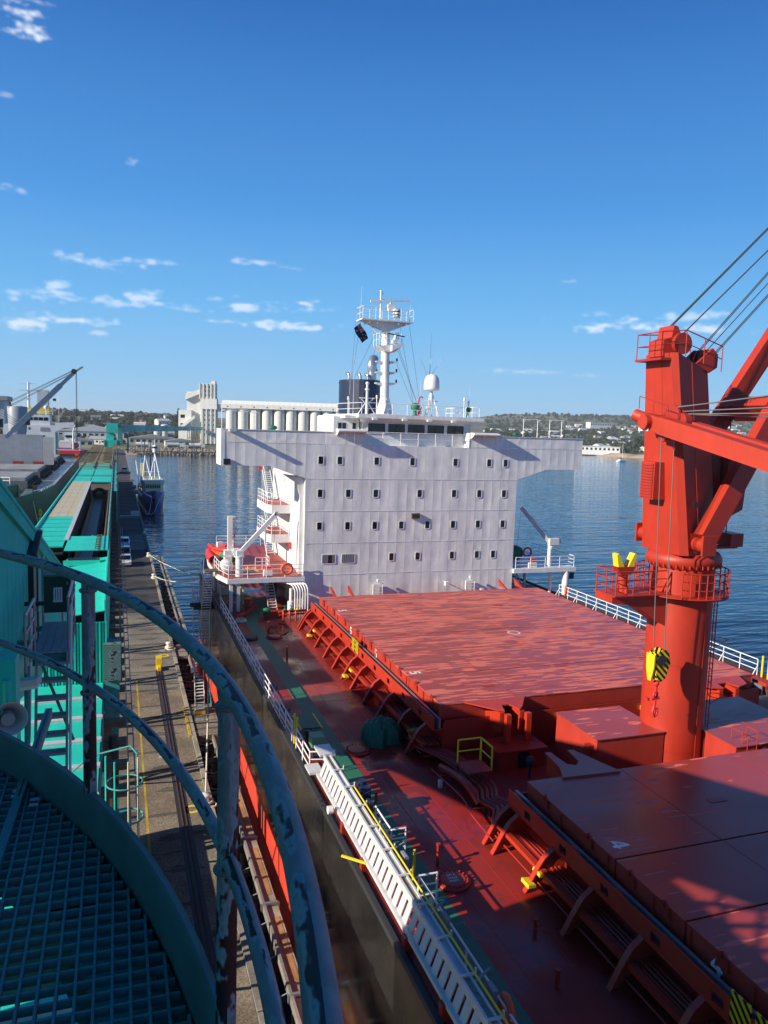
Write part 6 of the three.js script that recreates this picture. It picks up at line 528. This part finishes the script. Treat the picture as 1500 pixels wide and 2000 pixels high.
  const vm = hold(ship, 'valve_manifold'); part(vm, 'manifold', [bar([11.9, -14.75, -58.3], [14.2, -14.75, -58.6], 0.1, 10), bar([11.9, -14.95, -58.1], [14.1, -14.95, -58.4], 0.07, 8)], M.red); for (const x of [12.2, 12.7, 13.2]) { part(vm, 'bent_pipe', tube([[x, DY, -57.9], [x, -14.8, -57.9], [x, -14.6, -58.1], [x, -14.75, -58.5]], 0.08, 8, 20), M.red); part(vm, 'valve', [sph(0.14, [x + 0.2, -14.6, -58.3]), bar([x + 0.2, -14.6, -58.3], [x + 0.2, -14.3, -58.3], 0.03), torus(0.12, 0.02, [x + 0.2, -14.28, -58.3], Math.PI / 2, 0, 12)], x > 13 ? M.yellow : M.green); } part(vm, 'hydrant', [sph(0.3, [11.1, -14.8, -59.2], 1.2, 0.8, 0.9), bar([11.1, DY, -59.2], [11.1, -14.8, -59.2], 0.07)], M.green);
  for (const [x, z] of [[12, -62.2]]) { ladder(ship, 'deck_stair', [12.1, DY, -61.6], [12.0, -12.9, -63.6], 0.7, { flat: true, step: 0.26, mat: M.pale }); } part(ship, 'side_recess', [box(14.0, 14.7, DY, -13.1, -66, -62.2)], M.white); part(ship, 'recess_door', prism('z', rrect(0.7, 1.5, 0.2, 12.9, -14.4), -66, -65.9), M.dark);
  part(ship, 'bollard', [bar([10.1, DY, -62.1], [10.1, -14.5, -62.1], 0.3, 16), bar([10.1, -14.5, -62.1], [10.1, -14.42, -62.1], 0.34, 16)], M.redDeep); part(ship, 'bollard_cap', bar([10.1, -14.42, -62.1], [10.1, -14.4, -62.1], 0.3, 16), M.yellow); part(ship, 'cargo_coffer', [box(11.0, 12.4, DY, DY + 0.45, -60, -59.2)], M.redDeep); part(ship, 'raised_beam', beam([9, DY + 0.12, -59.5], [10.8, DY + 0.2, -62.4], 0.3, 0.25), M.red);
  for (const [x, z] of [[8.4, -66], [8.6, -69]]) part(ship, 'mooring_winch', [bar([x, -14.6, z], [x + 1.6, -14.6, z], 0.45, 16), box(x - 0.1, x, DY, -14.1, z - 0.5, z + 0.5), box(x + 1.6, x + 1.7, DY, -14.1, z - 0.5, z + 0.5)], M.pale); part(ship, 'yellow_frame', poly([[10.0, DY, -64], [10.0, -13.3, -64], [10.6, -13.3, -64]], 0.05), M.yellow);
  part(hc5, 'aft_bracket', [prism('x', [[-55.4, -13.0], [-56.6, -13.0], [-56.8, -12.55], [-55.4, -12.98]], 15.6, 15.75)], M.red); part(hc5, 'aft_bracket', prism('x', [[-55.4, -13.0], [-56.6, -13.0], [-56.8, -12.5], [-55.4, -12.98]], 17.0, 17.15), M.red); for (const x of [30.2, 31.7]) part(hc5, 'aft_bracket', prism('x', [[-55.4, -13.0], [-56.6, -13.0], [-56.8, -12.5], [-55.4, -12.98]], x, x + 0.15), M.red);
  // ---- starboard side
  const B = hold(ship, 'starboard_boat_deck', 'white starboard boat deck on posts'); part(B, 'deck_slab', prism('y', [[34.4, -61.7], [41.0, -61.7], [41.1, -70], [40, -79], [34.4, -79]], -13.05, -12.66), M.white); railing(B, 'boat_deck_railing', [[34.6, -12.65, -61.8], [40.8, -12.65, -61.8], [40.9, -12.65, -70]], { step: 1.5, r: 0.025 }); for (const [x, z] of [[40.1, -62], [38.8, -62.6], [38.0, -66]]) part(B, 'support_post', bar([x, DY, z], [x, -13, z], x > 40 ? 0.32 : 0.14, 14), M.white);
  const sc = hold(ship, 'starboard_crane', 'white starboard provision crane with slanted grey jib'); part(sc, 'crane_post', [bar([38.6, -12.65, -62.6], [38.6, -10.6, -62.6], 0.2, 14), bar([38.6, -10.9, -62.6], [39.6, -10.2, -62.6], 0.25, 12), box(38.4, 39.4, -10.6, -10, -62.9, -62.3)], M.white); part(sc, 'crane_jib', beam([38.7, -10.6, -62.6], [35.9, -7.2, -63.6], 0.28, 0.34), M.pale); part(sc, 'hoist_wire', [bar([35.9, -7.2, -63.6], [35.6, -11.5, -63.6], 0.014, 4), bar([36, -7.2, -63.6], [39, -10.2, -62.6], 0.014, 4)], M.wire);
  { const d = thing('covered_winch', 'dark green covered winch on the far starboard deck', 'cover'); part(d, 'cover', sph(0.9, [36.6, -11.9, -66], 1.2, 0.85, 1, 10), M.tarp); part(d, 'frame', box(36, 37.2, -12.65, -12.3, -66.4, -65.6), M.white); } solo('lifebuoy', torus(0.42, 0.1, [37.6, -11.7, -65], 0, 0, 28), M.scarlet, 'red lifebuoy on the far starboard boat deck', 'lifebuoy'); { const d = thing('deck_box', 'white box with red lid on the starboard boat deck', 'box'); part(d, 'box', box(36.2, 37, -12.65, -12.2, -62.6, -62.1), M.white); part(d, 'lid', box(36.4, 36.8, -12.2, -11.8, -62.5, -62.2), M.scarlet); }
  ladder(ship, 'starboard_stair', [35.6, DY, -61.8], [35.2, -12.9, -63.8], 0.7, { flat: true, step: 0.26, mat: M.pale }); solo('lifebuoy', torus(0.4, 0.1, [39.6, -14.7, -61], 0, 0.9, 24), M.orange, 'orange lifebuoy by the starboard rail below the boat deck', 'lifebuoy'); part(ship, 'starboard_light', [box(40.9, 41.5, -14, -13.4, -63, -62.7), bar([40.5, -13.7, -62.8], [41, -13.7, -62.8], 0.05)], M.dark); part(ship, 'stern_posts', [bar([37, DY, -72], [37, -13, -72], 0.3, 12)], M.navy); part(ship, 'stern_drum', [bar([36, -14.6, -70], [37.5, -14.6, -70], 0.5, 14)], M.dark);
  for (const x of [35.9, 37.4, 38.7, 40]) part(ship, 'wing_pole', [...poly([[x, -0.6, -64], [x, 1.1, -64]], 0.03), ...(x < 36 || x > 38 && x < 39 ? poly([[x, 1.05, -64], [x + 1.4, 1.1, -64]], 0.025) : []), bar([x, 0.8, -64], [x + 0.25, 1.05, -64], 0.02)], M.whiteRail); solo('bucket', sph(0.28, [34.9, -0.4, -63.6], 1, 0.8, 1, 8), M.green, 'small green bundle on top of the starboard bridge wing', 'bundle'); solo('bundle', sph(0.28, [12.2, -0.4, -63.4], 1.3, 0.7, 1, 8), M.green, 'small green bundle on top of the port bridge wing', 'bundle'); part(ship, 'wing_frame', [...poly([[8.2, -0.6, -64.8], [8.2, 1.1, -64.8], [11, 0.95, -64.8], [11, -0.6, -64.8]], 0.03), ...poly([[8.2, 0.9, -64.8], [8.2, 0.9, -63], [11, 0.75, -63]], 0.03)], M.whiteRail);
}
{ // loose gear on the main deck
  const t = thing('tarpaulin_heap', 'dark green tarpaulin draped over gear on the red deck', 'tarpaulin'); const g = new THREE.SphereGeometry(1, 72, 40, 0, 6.2832, 0, 1.62), p = g.attributes.position; for (let i = 0; i < p.count; i++) { let x = p.getX(i), y = p.getY(i), z = p.getZ(i); const a = Math.atan2(z, x), ca = Math.cos(a), sa = Math.sin(a), k = 1 - y, n1 = fbm((ca + 1) / 4, (sa + 1) / 4, 9, 9, 77, 3) - 0.5, n2 = fbm((x + 1.3) / 4, (z + 1.3) / 4, 14, 14, 79, 4) - 0.5, f = 0.86 + 0.34 * k * k + 0.7 * k * n1 + 0.25 * n2 + 0.06 * k * Math.sin(a * 11 + 3 * y) + 0.12 * Math.sin(a * 3 + 0.6) * k; y = Math.pow(Math.max(0, y), 0.45) * (0.92 + 0.2 * Math.sin(a * 2 + 1) * (1 - y) + 0.35 * n2); p.setXYZ(i, x * f, Math.max(0, y * 1.3), z * f * 1.05); } g.computeVertexNormals(); part(t, 'cover', g.scale(0.85, 0.9, 0.85).translate(12.25, DY + 0.01, -34.4), std([0.012, 0.10, 0.055], 0.55)); part(t, 'covered_gear', box(11.7, 12.7, DY, DY + 0.8, -35, -34), M.dark);
  const v = thing('vent_head', 'green box vent on a black post at the port rail', 'vent'); part(v, 'vent_box', box(8.35, 8.95, -14.75, -14.25, -33.5, -32.8), M.greenBox); part(v, 'post', bar([8.65, DY, -33.2], [8.65, -14.7, -33.2], 0.22, 12), M.dark); part(v, 'drum', [bar([8.35, DY, -34.0], [8.35, -14.45, -34.0], 0.18, 14), sph(0.18, [8.35, -14.45, -34.0], 1, 0.5, 1)], M.black);
  // stowed accommodation ladder along the port side
  const a = thing('accommodation_ladder', 'long stowed silver accommodation ladder along the port deck edge', 'gangway'), z0 = -30.6, z1 = -8; const lim = M.aluminium;
  part(a, 'outer_stringer', box(8.0, 8.16, -15.02, -14.88, z0, z1), lim); part(a, 'upper_stringer', box(8.3, 8.37, -14.34, -14.1, z0, z1), lim); part(a, 'inner_stringer', box(8.56, 8.62, -14.34, -14.1, z0, z1), lim); for (let z = z0 + 0.3, i = 0; z < z1; z += 0.46, i++) part(a, 'slat', beam([8.12, -14.9, z], [8.34, -14.3, z], 0.035, 0.32, [0, 0, 1]), lim); for (let z = z0, i = 0; z < z1; z += 1.55, i++) { part(a, 'tread_panel', box(8.37, 8.56, -14.2, -14.16, z + 0.06, z + 1.49), i % 3 ? M.pale : M.timberPale); part(a, 'cross_bracket', [box(8.3, 8.75, -14.1, -14.05, z, z + 0.07), bar([8.74, -14.1, z + 0.03], [8.74, -13.92, z + 0.03], 0.03)], lim); } part(a, 'yellow_handrail', bar([8.66, -13.98, z0 + 3.4], [8.66, -13.98, z1], 0.03, 8), M.yellow);
  part(a, 'top_platform', [box(7.7, 8.3, -14.95, -14.85, z0 - 0.9, z0), box(8.2, 8.9, -14.3, -14.2, z0 - 1.3, z0 - 0.2)], lim); part(a, 'pulley', [bar([7.65, -14.9, -27.4], [7.85, -14.9, -27.4], 0.16, 12)], M.white); part(a, 'yellow_lever', beam([7.3, -14.9, -24.2], [8, -14.95, -23.6], 0.07, 0.07), M.yellow);
  for (const z of [-26.6, -22.8, -19.4, -16.4, -13.5]) part(a, 'canvas_strap', [box(8.95, 9.1, -14.95, -14.2, z, z + 0.4), beam([8.6, -14.15, z], [9.2, -14.1, z - 0.3], 0.05, 0.05)], z === -26.6 ? M.navy : M.grey);
  const w = thing('ladder_winch', 'dark winch with motor beside the stowed ladder', 'winch'); part(w, 'motor', [box(8.9, 9.35, -14.95, -14.1, -27.9, -27.2), bar([9.1, -14.1, -27.6], [9.1, -13.95, -27.6], 0.16, 12)], M.navy); part(w, 'drum', bar([8.75, -14.6, -28.3], [9.3, -14.6, -28.3], 0.22, 14), M.steel); part(w, 'cover_box', box(9.0, 9.35, DY + 0.1, -14.55, -23.9, -23.3), M.green); part(w, 'hose_reel', [torus(0.22, 0.06, [8.95, -15, -24.4], 0, Math.PI / 2, 18)], M.black); part(w, 'seat', box(8.9, 9.4, DY, DY + 0.1, -28.6, -26.9), M.redDeep);
  railing(ship, 'ladder_railing', [[9.2, DY, -26.2], [9.2, DY, -24.4], [9.75, DY, -24.4]], { step: 0.7, r: 0.028 }); railing(ship, 'ladder_railing', [[9.75, DY, -21.5], [9.1, DY, -21.5], [9.1, DY, -19.2], [9.1, DY, -14]], { step: 1.3, r: 0.028 }); for (const z of [-22.9, -14.4]) part(ship, 'yellow_post', bar([9.5, DY, z], [9.5, DY + 1.1, z], 0.045), M.yellow); for (const [z0, z1] of [[-25.8, -24.6], [-21.2, -19], [-19, -16.8]]) part(ship, 'red_coffer', [box(8.6, 9.05, DY, DY + 0.28, z0, z1)], M.red);
  solo('lifebuoy', torus(0.38, 0.1, [9.2, -14.6, -15.7], 0, Math.PI / 2.2, 24), M.orange, 'orange lifebuoy beside the stowed silver ladder', 'lifebuoy');
  // ropes, hoses and small gear about the deck
  { const r1 = thing('rope_coil', 'pale rope coiled on the red deck before the boat deck posts', 'rope'); for (let k = 0; k < 4; k++) part(r1, 'rope_turn', torus(0.42 - k * 0.03, 0.035, [9.0, DY + 0.04 + k * 0.05, -58.6], Math.PI / 2, 0, 28), M.rope); const h1 = solo('deck_hose', tube([[10.4, DY + 0.03, -55], [11.2, DY + 0.03, -54], [11.9, DY + 0.03, -54.8], [12.2, DY + 0.03, -56.5], [11.7, DY + 0.03, -57.4]], 0.03, 6, 60), M.dark, 'thin dark hose lying on the deck before the valve manifold', 'hose'); const b1 = thing('paint_drum', 'small blue drum standing by the hatch coaming stays', 'drum'); part(b1, 'drum', lathe([[0, 0], [0.16, 0], [0.16, 0.14], [0.168, 0.15], [0.16, 0.16], [0.16, 0.36], [0, 0.36]], [13.3, DY, -35.2], 18), std([0.02, 0.06, 0.25], 0.5)); part(b1, 'lid', lathe([[0, 0.36], [0.15, 0.36], [0.15, 0.375], [0, 0.38]], [13.3, DY, -35.2], 18), M.dark);
    const g1 = thing('rope_heap', 'tangled yellow rope hung at the end of the coaming stays', 'rope'); part(g1, 'rope', tube(Array.from({ length: 26 }, (_, k) => [13.55 + 0.28 * Math.sin(k * 2.1), -14.75 + 0.18 * Math.cos(k * 1.7), -33.3 + 0.25 * Math.sin(k * 1.3)]), 0.022, 5, 150), std([0.45, 0.36, 0.08], 0.9)); }
  for (const z of [-26.5, -24, -19.8, -17]) part(ship, 'side_davit', [box(7.9, 8.2, DY, -14.95, z, z + 0.25)], M.redDeep);
}
// ---------------------------------------------------------------- ship moored on the other side of the jetty
{
  const s = thing('green_bulk_carrier', 'dark green hulled bulk carrier with grey cranes moored across the jetty', 'ship'), GY = -14, gh = std([0.012, 0.055, 0.04], 0.5, { map: tDirt }), gd = std([0.24, 0.26, 0.27], 0.5, { map: tDirt, roughnessMap: tRough }), gc = std([0.33, 0.36, 0.40], 0.5, { map: tWear });
  const plan = [[-11.2, -290], [-11.2, -158], [-12.2, -146], [-15.5, -132], [-20, -124], [-26, -120], [-32, -124], [-36.5, -132], [-40, -146], [-41, -158], [-41, -290]];
  part(s, 'hull', prism('y', plan, -31, GY + 0.9, [plan.map(([x, z]) => [-26 + (x + 26) * 0.985, z < -285 ? z + 0.5 : -200 + (z + 200) * 0.995])]), gh, 'dark green hull'); part(s, 'main_deck', prism('y', plan.map(([x, z]) => [-26 + (x + 26) * 0.98, -200 + (z + 200) * 0.99]), GY - 0.1, GY), gd);
  part(s, 'forecastle', prism('y', [[-15.8, -141], [-17.5, -134], [-20.5, -127.5], [-26, -123.5], [-31.5, -127.5], [-36, -136], [-37, -144], [-16.5, -144]], GY, GY + 2.4), gh); part(s, 'bow_bulwark', [prism('x', [[-158, GY + 0.9], [-146, GY + 1.0], [-141, GY + 2.4], [-141, GY]], -15.9, -15.7)], gh);
  part(s, 'ship_name', [text('RIA', 1.5, 0.05).rotateY(Math.PI / 2 - 0.6).translate(-15.6, GY - 1.6, -131.6)], M.pale); for (const y of [-2.6, -4]) part(s, 'bow_mark', torus(0.5, 0.14, [-12.55, GY + y, -143.2], 0, Math.PI / 2 - 0.3, 16), M.yellow);
  railing(s, 'deck_railing', [[-11.5, GY, -230], [-11.5, GY, -158], [-12.6, GY, -147], [-15, GY, -137]], { step: 3, r: 0.05, rails: 2, h: 1.1 });
  for (const [z0, z1] of [[-160, -178], [-186, -206], [-214, -234], [-240, -258]]) { const h = hold(s, 'hatch'); part(h, 'coaming', box(-35, -16.2, GY, GY + 1.5, z1, z0), std([0.14, 0.15, 0.16], 0.6, { map: tDirt })); part(h, 'cover', box(-34.6, -16.6, GY + 1.5, GY + 2.1, z1 + 0.3, z0 - 0.3), std([0.38, 0.39, 0.38], 0.6, { map: tDirt })); const n = 9; for (let i = 0; i < n; i++) part(h, 'coaming_stay', prism('z', [[-16.2, GY], [-14.9, GY], [-16.0, GY + 1.5], [-16.2, GY + 1.5]], z0 - 1 - i * (z0 - z1 - 2) / (n - 1), z0 - 0.9 - i * (z0 - z1 - 2) / (n - 1)), M.dark); part(h, 'side_bar', box(-15.7, -15.5, GY + 0.6, GY + 0.75, z1, z0), M.dark); }
  for (const [z, h] of [[-208, 9.2], [-212, 8.6]]) part(s, 'open_cover', box(-34, z > -210 ? -17.4 : -15.2, GY + 1.6, GY + h, z - 0.7, z), z > -210 ? gc : M.pale); for (const x of [-24, -19.5]) part(s, 'cover_stool', box(x, x + 2.4, GY + 1.5, GY + 2.7, -207.2, -206.4), M.redDeep);
  part(s, 'deck_post', [box(-14.3, -13.5, GY, GY + 1.5, -150, -149.4)], M.dark); part(s, 'windlass', [bar([-22, GY + 3.2, -134], [-17.4, GY + 3.2, -134], 0.7, 12), box(-20, -19.4, GY + 2.4, GY + 4, -135, -133)], M.grey); railing(s, 'forecastle_railing', [[-17, GY + 2.4, -142], [-22, GY + 2.4, -143.5], [-27, GY + 2.4, -143.5]], { step: 2, r: 0.06, rails: 2 });
  // house
  const h = hold(s, 'deckhouse', 'white deckhouse of the green ship'), z = -270; part(h, 'house_block', [box(-34, -18.8, GY, -3.1, z - 14, z)], M.white); part(h, 'bridge_wing', prism('z', [[-18.8, -3.1], [-18.8, -5.2], [-16, -3.8], [-13.2, -3.7], [-13.2, -1.9], [-18.8, -2.2]], z - 3, z), M.white); part(h, 'wheelhouse', box(-30, -20.4, -3.1, 0.2, z - 9, z - 0.6), M.white); for (let i = 0; i < 6; i++) part(h, 'bridge_window', box(-29.6 + i * 1.5, -28.4 + i * 1.5, -1.6, -0.6, z - 0.6, z - 0.54), M.glass); for (const [y, xs] of [[-4.2, [-26.4]], [-6.6, [-27.8, -24.2, -22.2]], [-8.8, [-28.5, -26.4, -24.2, -22.2, -20.2]], [-11, [-22.2, -20.8]]]) for (const x of xs) part(h, 'window', box(x - 0.22, x + 0.22, y - 0.35, y + 0.35, z, z + 0.06), M.glass); part(h, 'porch', box(-23.2, -20.6, -5, -3.8, z, z + 0.08), M.grey);
  part(h, 'side_stripe', box(-18.8, -18.5, GY, -5.4, z - 4, z), M.tealDirty); railing(h, 'top_railing', [[-29, 0.2, z - 1], [-19.5, 0.2, z - 1]], { step: 1.8, r: 0.06, rails: 2 });
  part(s, 'mast', [bar([-27, 0, z - 6], [-27, 10.5, z - 6], 0.5, 10, 0.3), box(-29.8, -24.6, 7.8, 8.1, z - 6.4, z - 5.6), bar([-29.2, 10.2, z - 6], [-24.6, 10.2, z - 6], 0.1), box(-28, -26, 5.2, 5.5, z - 6.5, z - 5.5), bar([-29.6, 7.8, z - 6], [-29.6, 9.2, z - 6], 0.08)], M.white); part(s, 'mast_base', box(-27.8, -26.2, 0, 2.4, z - 7, z - 5), M.yellow); part(s, 'funnel', box(-25, -21.6, -2, 8.4, z - 16, z - 12), M.pale); part(s, 'funnel_band', box(-25.2, -21.4, 0.5, 3, z - 16.2, z - 11.8), M.yellow); part(s, 'dome', [sph(0.7, [-21.6, 2.6, z - 3]), bar([-21.6, 0.2, z - 3], [-21.6, 2, z - 3], 0.15)], M.white); part(s, 'wing_aerial', bar([-17.6, -2, z], [-17.6, 6.5, z], 0.06), M.whiteRail);
  part(s, 'boat_deck', box(-18.8, -12, -10.9, -10.6, z - 12, z), M.pale); part(s, 'stern_crane', [bar([-13.4, -10.6, z], [-13.4, -5.4, z], 0.3, 10), bar([-13.4, -8.6, z], [-16.6, -6.2, z], 0.2)], M.white); part(s, 'lifeboat', [sph(1.2, [-13, -9.5, z - 4], 1, 0.8, 2.4)], M.orange); for (const [x, y] of [[-12.4, -12.5], [-12.2, -13.2]]) part(s, 'stern_gear', box(x - 0.5, x + 0.5, y - 0.7, y + 0.5, z + 1, z + 2), M.orange);
  // cranes
  for (const [x, zz] of [[-26, -182], [-26, -236]]) { const c = hold(s, 'deck_crane', 'grey deck crane of the green ship'); part(c, 'crane_body', [lathe([[1.7, -6.6], [2.3, -4.6], [2.6, 2.2], [0, 2.4]], [x, 0, zz], 24)], gc); part(c, 'pedestal', lathe([[1.6, GY], [1.6, -6.5]], [x, 0, zz], 20), M.white); part(c, 'cab', box(x + 2.2, x + 3.2, -2.8, -1, zz, zz + 1.4), M.dark); }
  { const c = hold(s, 'slewing_jib', 'long grey crane jib raised over the deck'), a = [-22.2, -4.9, -180], b = [-8.7, 9.5, -182], m = [(a[0] * 0.1 + b[0] * 0.9), a[1] * 0.1 + b[1] * 0.9, -182]; const at = t => a.map((v, i) => v + (b[i] - v) * t); part(c, 'jib', [beam(at(0), at(0.12), 0.7, 0.8), beam(at(0.1), at(0.8), 0.8, 1.15), beam(at(0.78), at(1), 0.7, 0.8)], gc); part(c, 'jib_tip', beam(at(1), [-6.9, 10.8, -182], 0.4, 0.4), M.grey); part(c, 'tip_sheave', bar([-8.7, 9.7, -182.6], [-8.7, 9.7, -181.4], 0.55, 14), M.dark); part(c, 'hoist_rope', [bar([-8.2, 9.5, -182], [-8.2, -6, -182], 0.05, 4), bar([-8.35, 9.5, -182], [-8.35, -6, -182], 0.04, 4)], M.wire); for (const k of [0, 0.3, 0.9, 1.2]) part(c, 'luffing_rope', bar([-9, 9.9 - k * 0.5, -182], [-22, 2.6 - k, -183], 0.05, 4), M.wire); part(c, 'jib_lamp', box(-13, -12.4, 3.2, 3.7, -182.3, -181.7), M.dark); }
  for (let i = 0; i < 4; i++) part(s, 'stay_wire', bar([-27, 6 - i * 0.8, -150], [-20, -1.4 - i * 0.4, -182], 0.04, 4), M.wire);
  part(s, 'bow_line', [tube([[-15.5, GY - 2.4, -134], [-11, -19.5, -118], [-8.2, -22.6, -104]], 0.07, 6, 20)], M.rope); part(s, 'bow_line', tube([[-13.3, GY - 0.4, -140], [-10.5, -18.5, -122], [-8.2, -22.6, -106]], 0.07, 6, 20), M.rope);
  const r = thing('red_ship', 'white and red tug shaped ship beyond the green bulk carrier', 'ship'); part(r, 'hull', prism('y', [[-33, -345], [-14, -345], [-10, -338], [-14, -331], [-33, -331]], -30, -13.5, [], 0.3), M.scarlet); part(r, 'house', [box(-22, -14, -13.5, -10, -343, -334), box(-20, -16, -10, -6.6, -342, -336)], M.white); part(r, 'mast', bar([-17, -6.6, -338], [-16, -3.4, -338], 0.2), M.white); part(r, 'house_window', box(-19.6, -16.4, -8.6, -7.6, -336, -335.9), M.glass);
  const sh = thing('long_storage_shed', 'long dark roofed storage shed on the skyline behind the grey crane', 'building'); part(sh, 'wall', box(-220, -62, -6, 8, -520, -500), M.pale); part(sh, 'roof', box(-222, -60, 8, 10.5, -522, -498), M.grey); for (let i = 0; i < 4; i++) part(sh, 'door', box(-200 + i * 38, -190 + i * 38, -6, 2, -500, -499.8), M.dark);
}
{ // trawler alongside the jetty
  const t = thing('fishing_trawler', 'blue hulled fishing trawler with cream wheelhouse moored along the jetty', 'trawler'), W0 = WY, cx = 10.2, blue = std([0.012, 0.05, 0.24], 0.4, { map: tWear }), cream = std([0.72, 0.66, 0.42], 0.5);
  const sec = (z, w, wl, top) => [[-wl, -28.4 + 0, z], [-w, top, z], [w, top, z], [wl, -28.4, z]], st = [[-234, 0.5, 0.1, -21.0], [-235.6, 2.2, 0.8, -21.4], [-239, 3.3, 1.9, -22.0], [-250, 3.6, 3.1, -23.2], [-268, 3.7, 3.4, -24.0], [-290, 3.4, 3.0, -24.0]], P = [], I = []; st.forEach(([z, w, wl, top]) => { for (const v of [[-wl * 0.8, W0 - 1, z - 1], [-(w + wl) / 2, W0 + 1.2, z], [-w, top, z], [w, top, z], [(w + wl) / 2, W0 + 1.2, z], [wl * 0.8, W0 - 1, z - 1]]) P.push(cx + v[0], v[1], v[2]); }); for (let k = 0; k < st.length - 1; k++) for (let i = 0; i < 5; i++) { const a = k * 6 + i; I.push(a, a + 1, a + 7, a, a + 7, a + 6); } for (let i = 1; i < 5; i++) I.push(30, 30 + i, 30 + i + 1); const g = new THREE.BufferGeometry(); g.setAttribute('position', new THREE.Float32BufferAttribute(P, 3)); g.setIndex(I); g.computeVertexNormals(); part(t, 'hull', g, blue); part(t, 'boot_stripe', [box(cx - 3.35, cx - 3.3, W0 - 0.1, W0 + 0.5, -288, -254), box(cx + 3.3, cx + 3.38, W0 - 0.1, W0 + 0.5, -288, -250), beam([cx + 3.3, W0 + 0.2, -250], [cx + 1.5, W0 + 0.2, -239.6], 0.1, 0.6)], M.redDeep);
  part(t, 'wheelhouse', [prism('y', [[cx - 3.2, -250], [cx - 3.1, -243], [cx - 2.2, -241.4], [cx + 2.2, -241.4], [cx + 3.1, -243], [cx + 3.2, -250]], -22.6, -19.6)], cream); part(t, 'wheelhouse_roof', prism('y', [[cx - 3.5, -250.4], [cx - 3.4, -242.8], [cx - 2.4, -240.8], [cx + 2.4, -240.8], [cx + 3.4, -242.8], [cx + 3.5, -250.4]], -19.6, -18.5, [], 0.2), cream); for (let i = 0; i < 8; i++) { const x = cx - 1.9 + i * 0.54; part(t, 'window', box(x - 0.2, x + 0.2, -20.8, -19.9, -241.45, -241.36), M.glass); } part(t, 'roof_vent', lathe([[0.6, 0], [0.3, 0.6], [0.3, 1.6], [0, 1.7]], [cx, -19.2, -246], 12), cream);
  part(t, 'bow_bulwark', [prism('y', [[cx - 3.3, -240], [cx - 2.2, -235.6], [cx, -233.9], [cx + 2.2, -235.6], [cx + 3.3, -240], [cx + 3.0, -240], [cx, -234.6], [cx - 3.0, -240]], -22.4, -21.7)], blue); part(t, 'bow_sail', prism('z', [[cx - 1.4, -21.6], [cx + 1.0, -21.6], [cx + 0.9, -23.6]], -236.5, -236.4), std([0.05, 0.3, 0.7], 0.6));
  for (const [a, b, r, m] of [[[-3, -22, -252], [-1.6, -12, -262], 0.16, M.whiteRail], [[3.2, -22, -252], [1.5, -11.5, -262], 0.16, M.whiteRail], [[-1.6, -12, -262], [0.4, -21, -254], 0.14, M.whiteRail], [[1.5, -11.5, -262], [-0.8, -21, -254], 0.14, M.whiteRail], [[1.5, -21, -262], [1.5, -8.6, -262], 0.2, M.whiteRail], [[-2.2, -20, -275], [-2.2, -7, -275], 0.14, M.grey], [[-3.6, -21.5, -248], [-4.2, -14, -275], 0.12, M.whiteRail], [[-2.6, -17.2, -262], [3, -17.2, -262], 0.12, M.whiteRail], [[-1, -22, -280], [-1, -8, -285], 0.2, M.dark], [[1, -22, -280], [1, -8, -285], 0.2, M.dark]]) part(t, 'gantry_spar', bar([cx + a[0], a[1], a[2]], [cx + b[0], b[1], b[2]], r, 6), m); part(t, 'crow_nest', [lathe([[0.7, 0], [0.75, 1.2], [0.75, 2.2], [0, 2.4]], [cx + 1.5, -10.8, -262], 12), bar([cx + 1.5, -8.4, -262], [cx + 1.5, -6.6, -262], 0.15)], M.white); part(t, 'nest_window', lathe([[0.77, 1.3], [0.77, 1.9]], [cx + 1.5, -10.8, -262], 12), M.glass); part(t, 'funnel', prism('x', [[-266, -22], [-262, -22], [-264, -14.4], [-266, -14.4]], cx - 2.9, cx - 1.7), std([0.7, 0.62, 0.3], 0.5)); part(t, 'funnel_top', box(cx - 2.9, cx - 1.7, -14.4, -13, -266, -264), std([0.1, 0.35, 0.6], 0.5));
  for (let i = 0; i < 26; i++) { const x = cx + rr(-2.8, 2.8), z = rr(-280, -252), h = rr(0.6, 2.2), m = [M.grey, M.redDeep, M.white, M.orange, M.dark, M.pale][i % 6]; part(t, 'deck_gear', box(x - rr(0.3, 0.8), x + rr(0.3, 0.8), -23.6, -23.6 + h, z - rr(0.3, 1), z + rr(0.3, 1)), m); } part(t, 'rear_house', box(cx - 2.4, cx + 2.4, -23.8, -20.6, -270, -256), M.grey); part(t, 'deck', box(cx - 3.3, cx + 3.3, -24.1, -23.7, -289, -246), M.timber); railing(t, 'roof_railing', [[cx - 2.4, -19.1, -244], [cx - 2.4, -19.1, -250], [cx + 2.4, -19.1, -250], [cx + 2.4, -19.1, -244]], { step: 1.6, r: 0.05, rails: 2 }); for (const s of [-0.5, 2.1]) part(t, 'bow_line', tube([[cx + s, -22.4, -235.5], [cx + s * 0.3 - 2, -27, -226], [5.3, JY + 0.2, -232]], 0.06, 5, 24), M.rope); part(t, 'tyre_fender', [torus(0.5, 0.2, [cx + 3.6, -24.6, -252], 0, Math.PI / 2, 14)], M.black);
}
renderer.render(scene, camera);
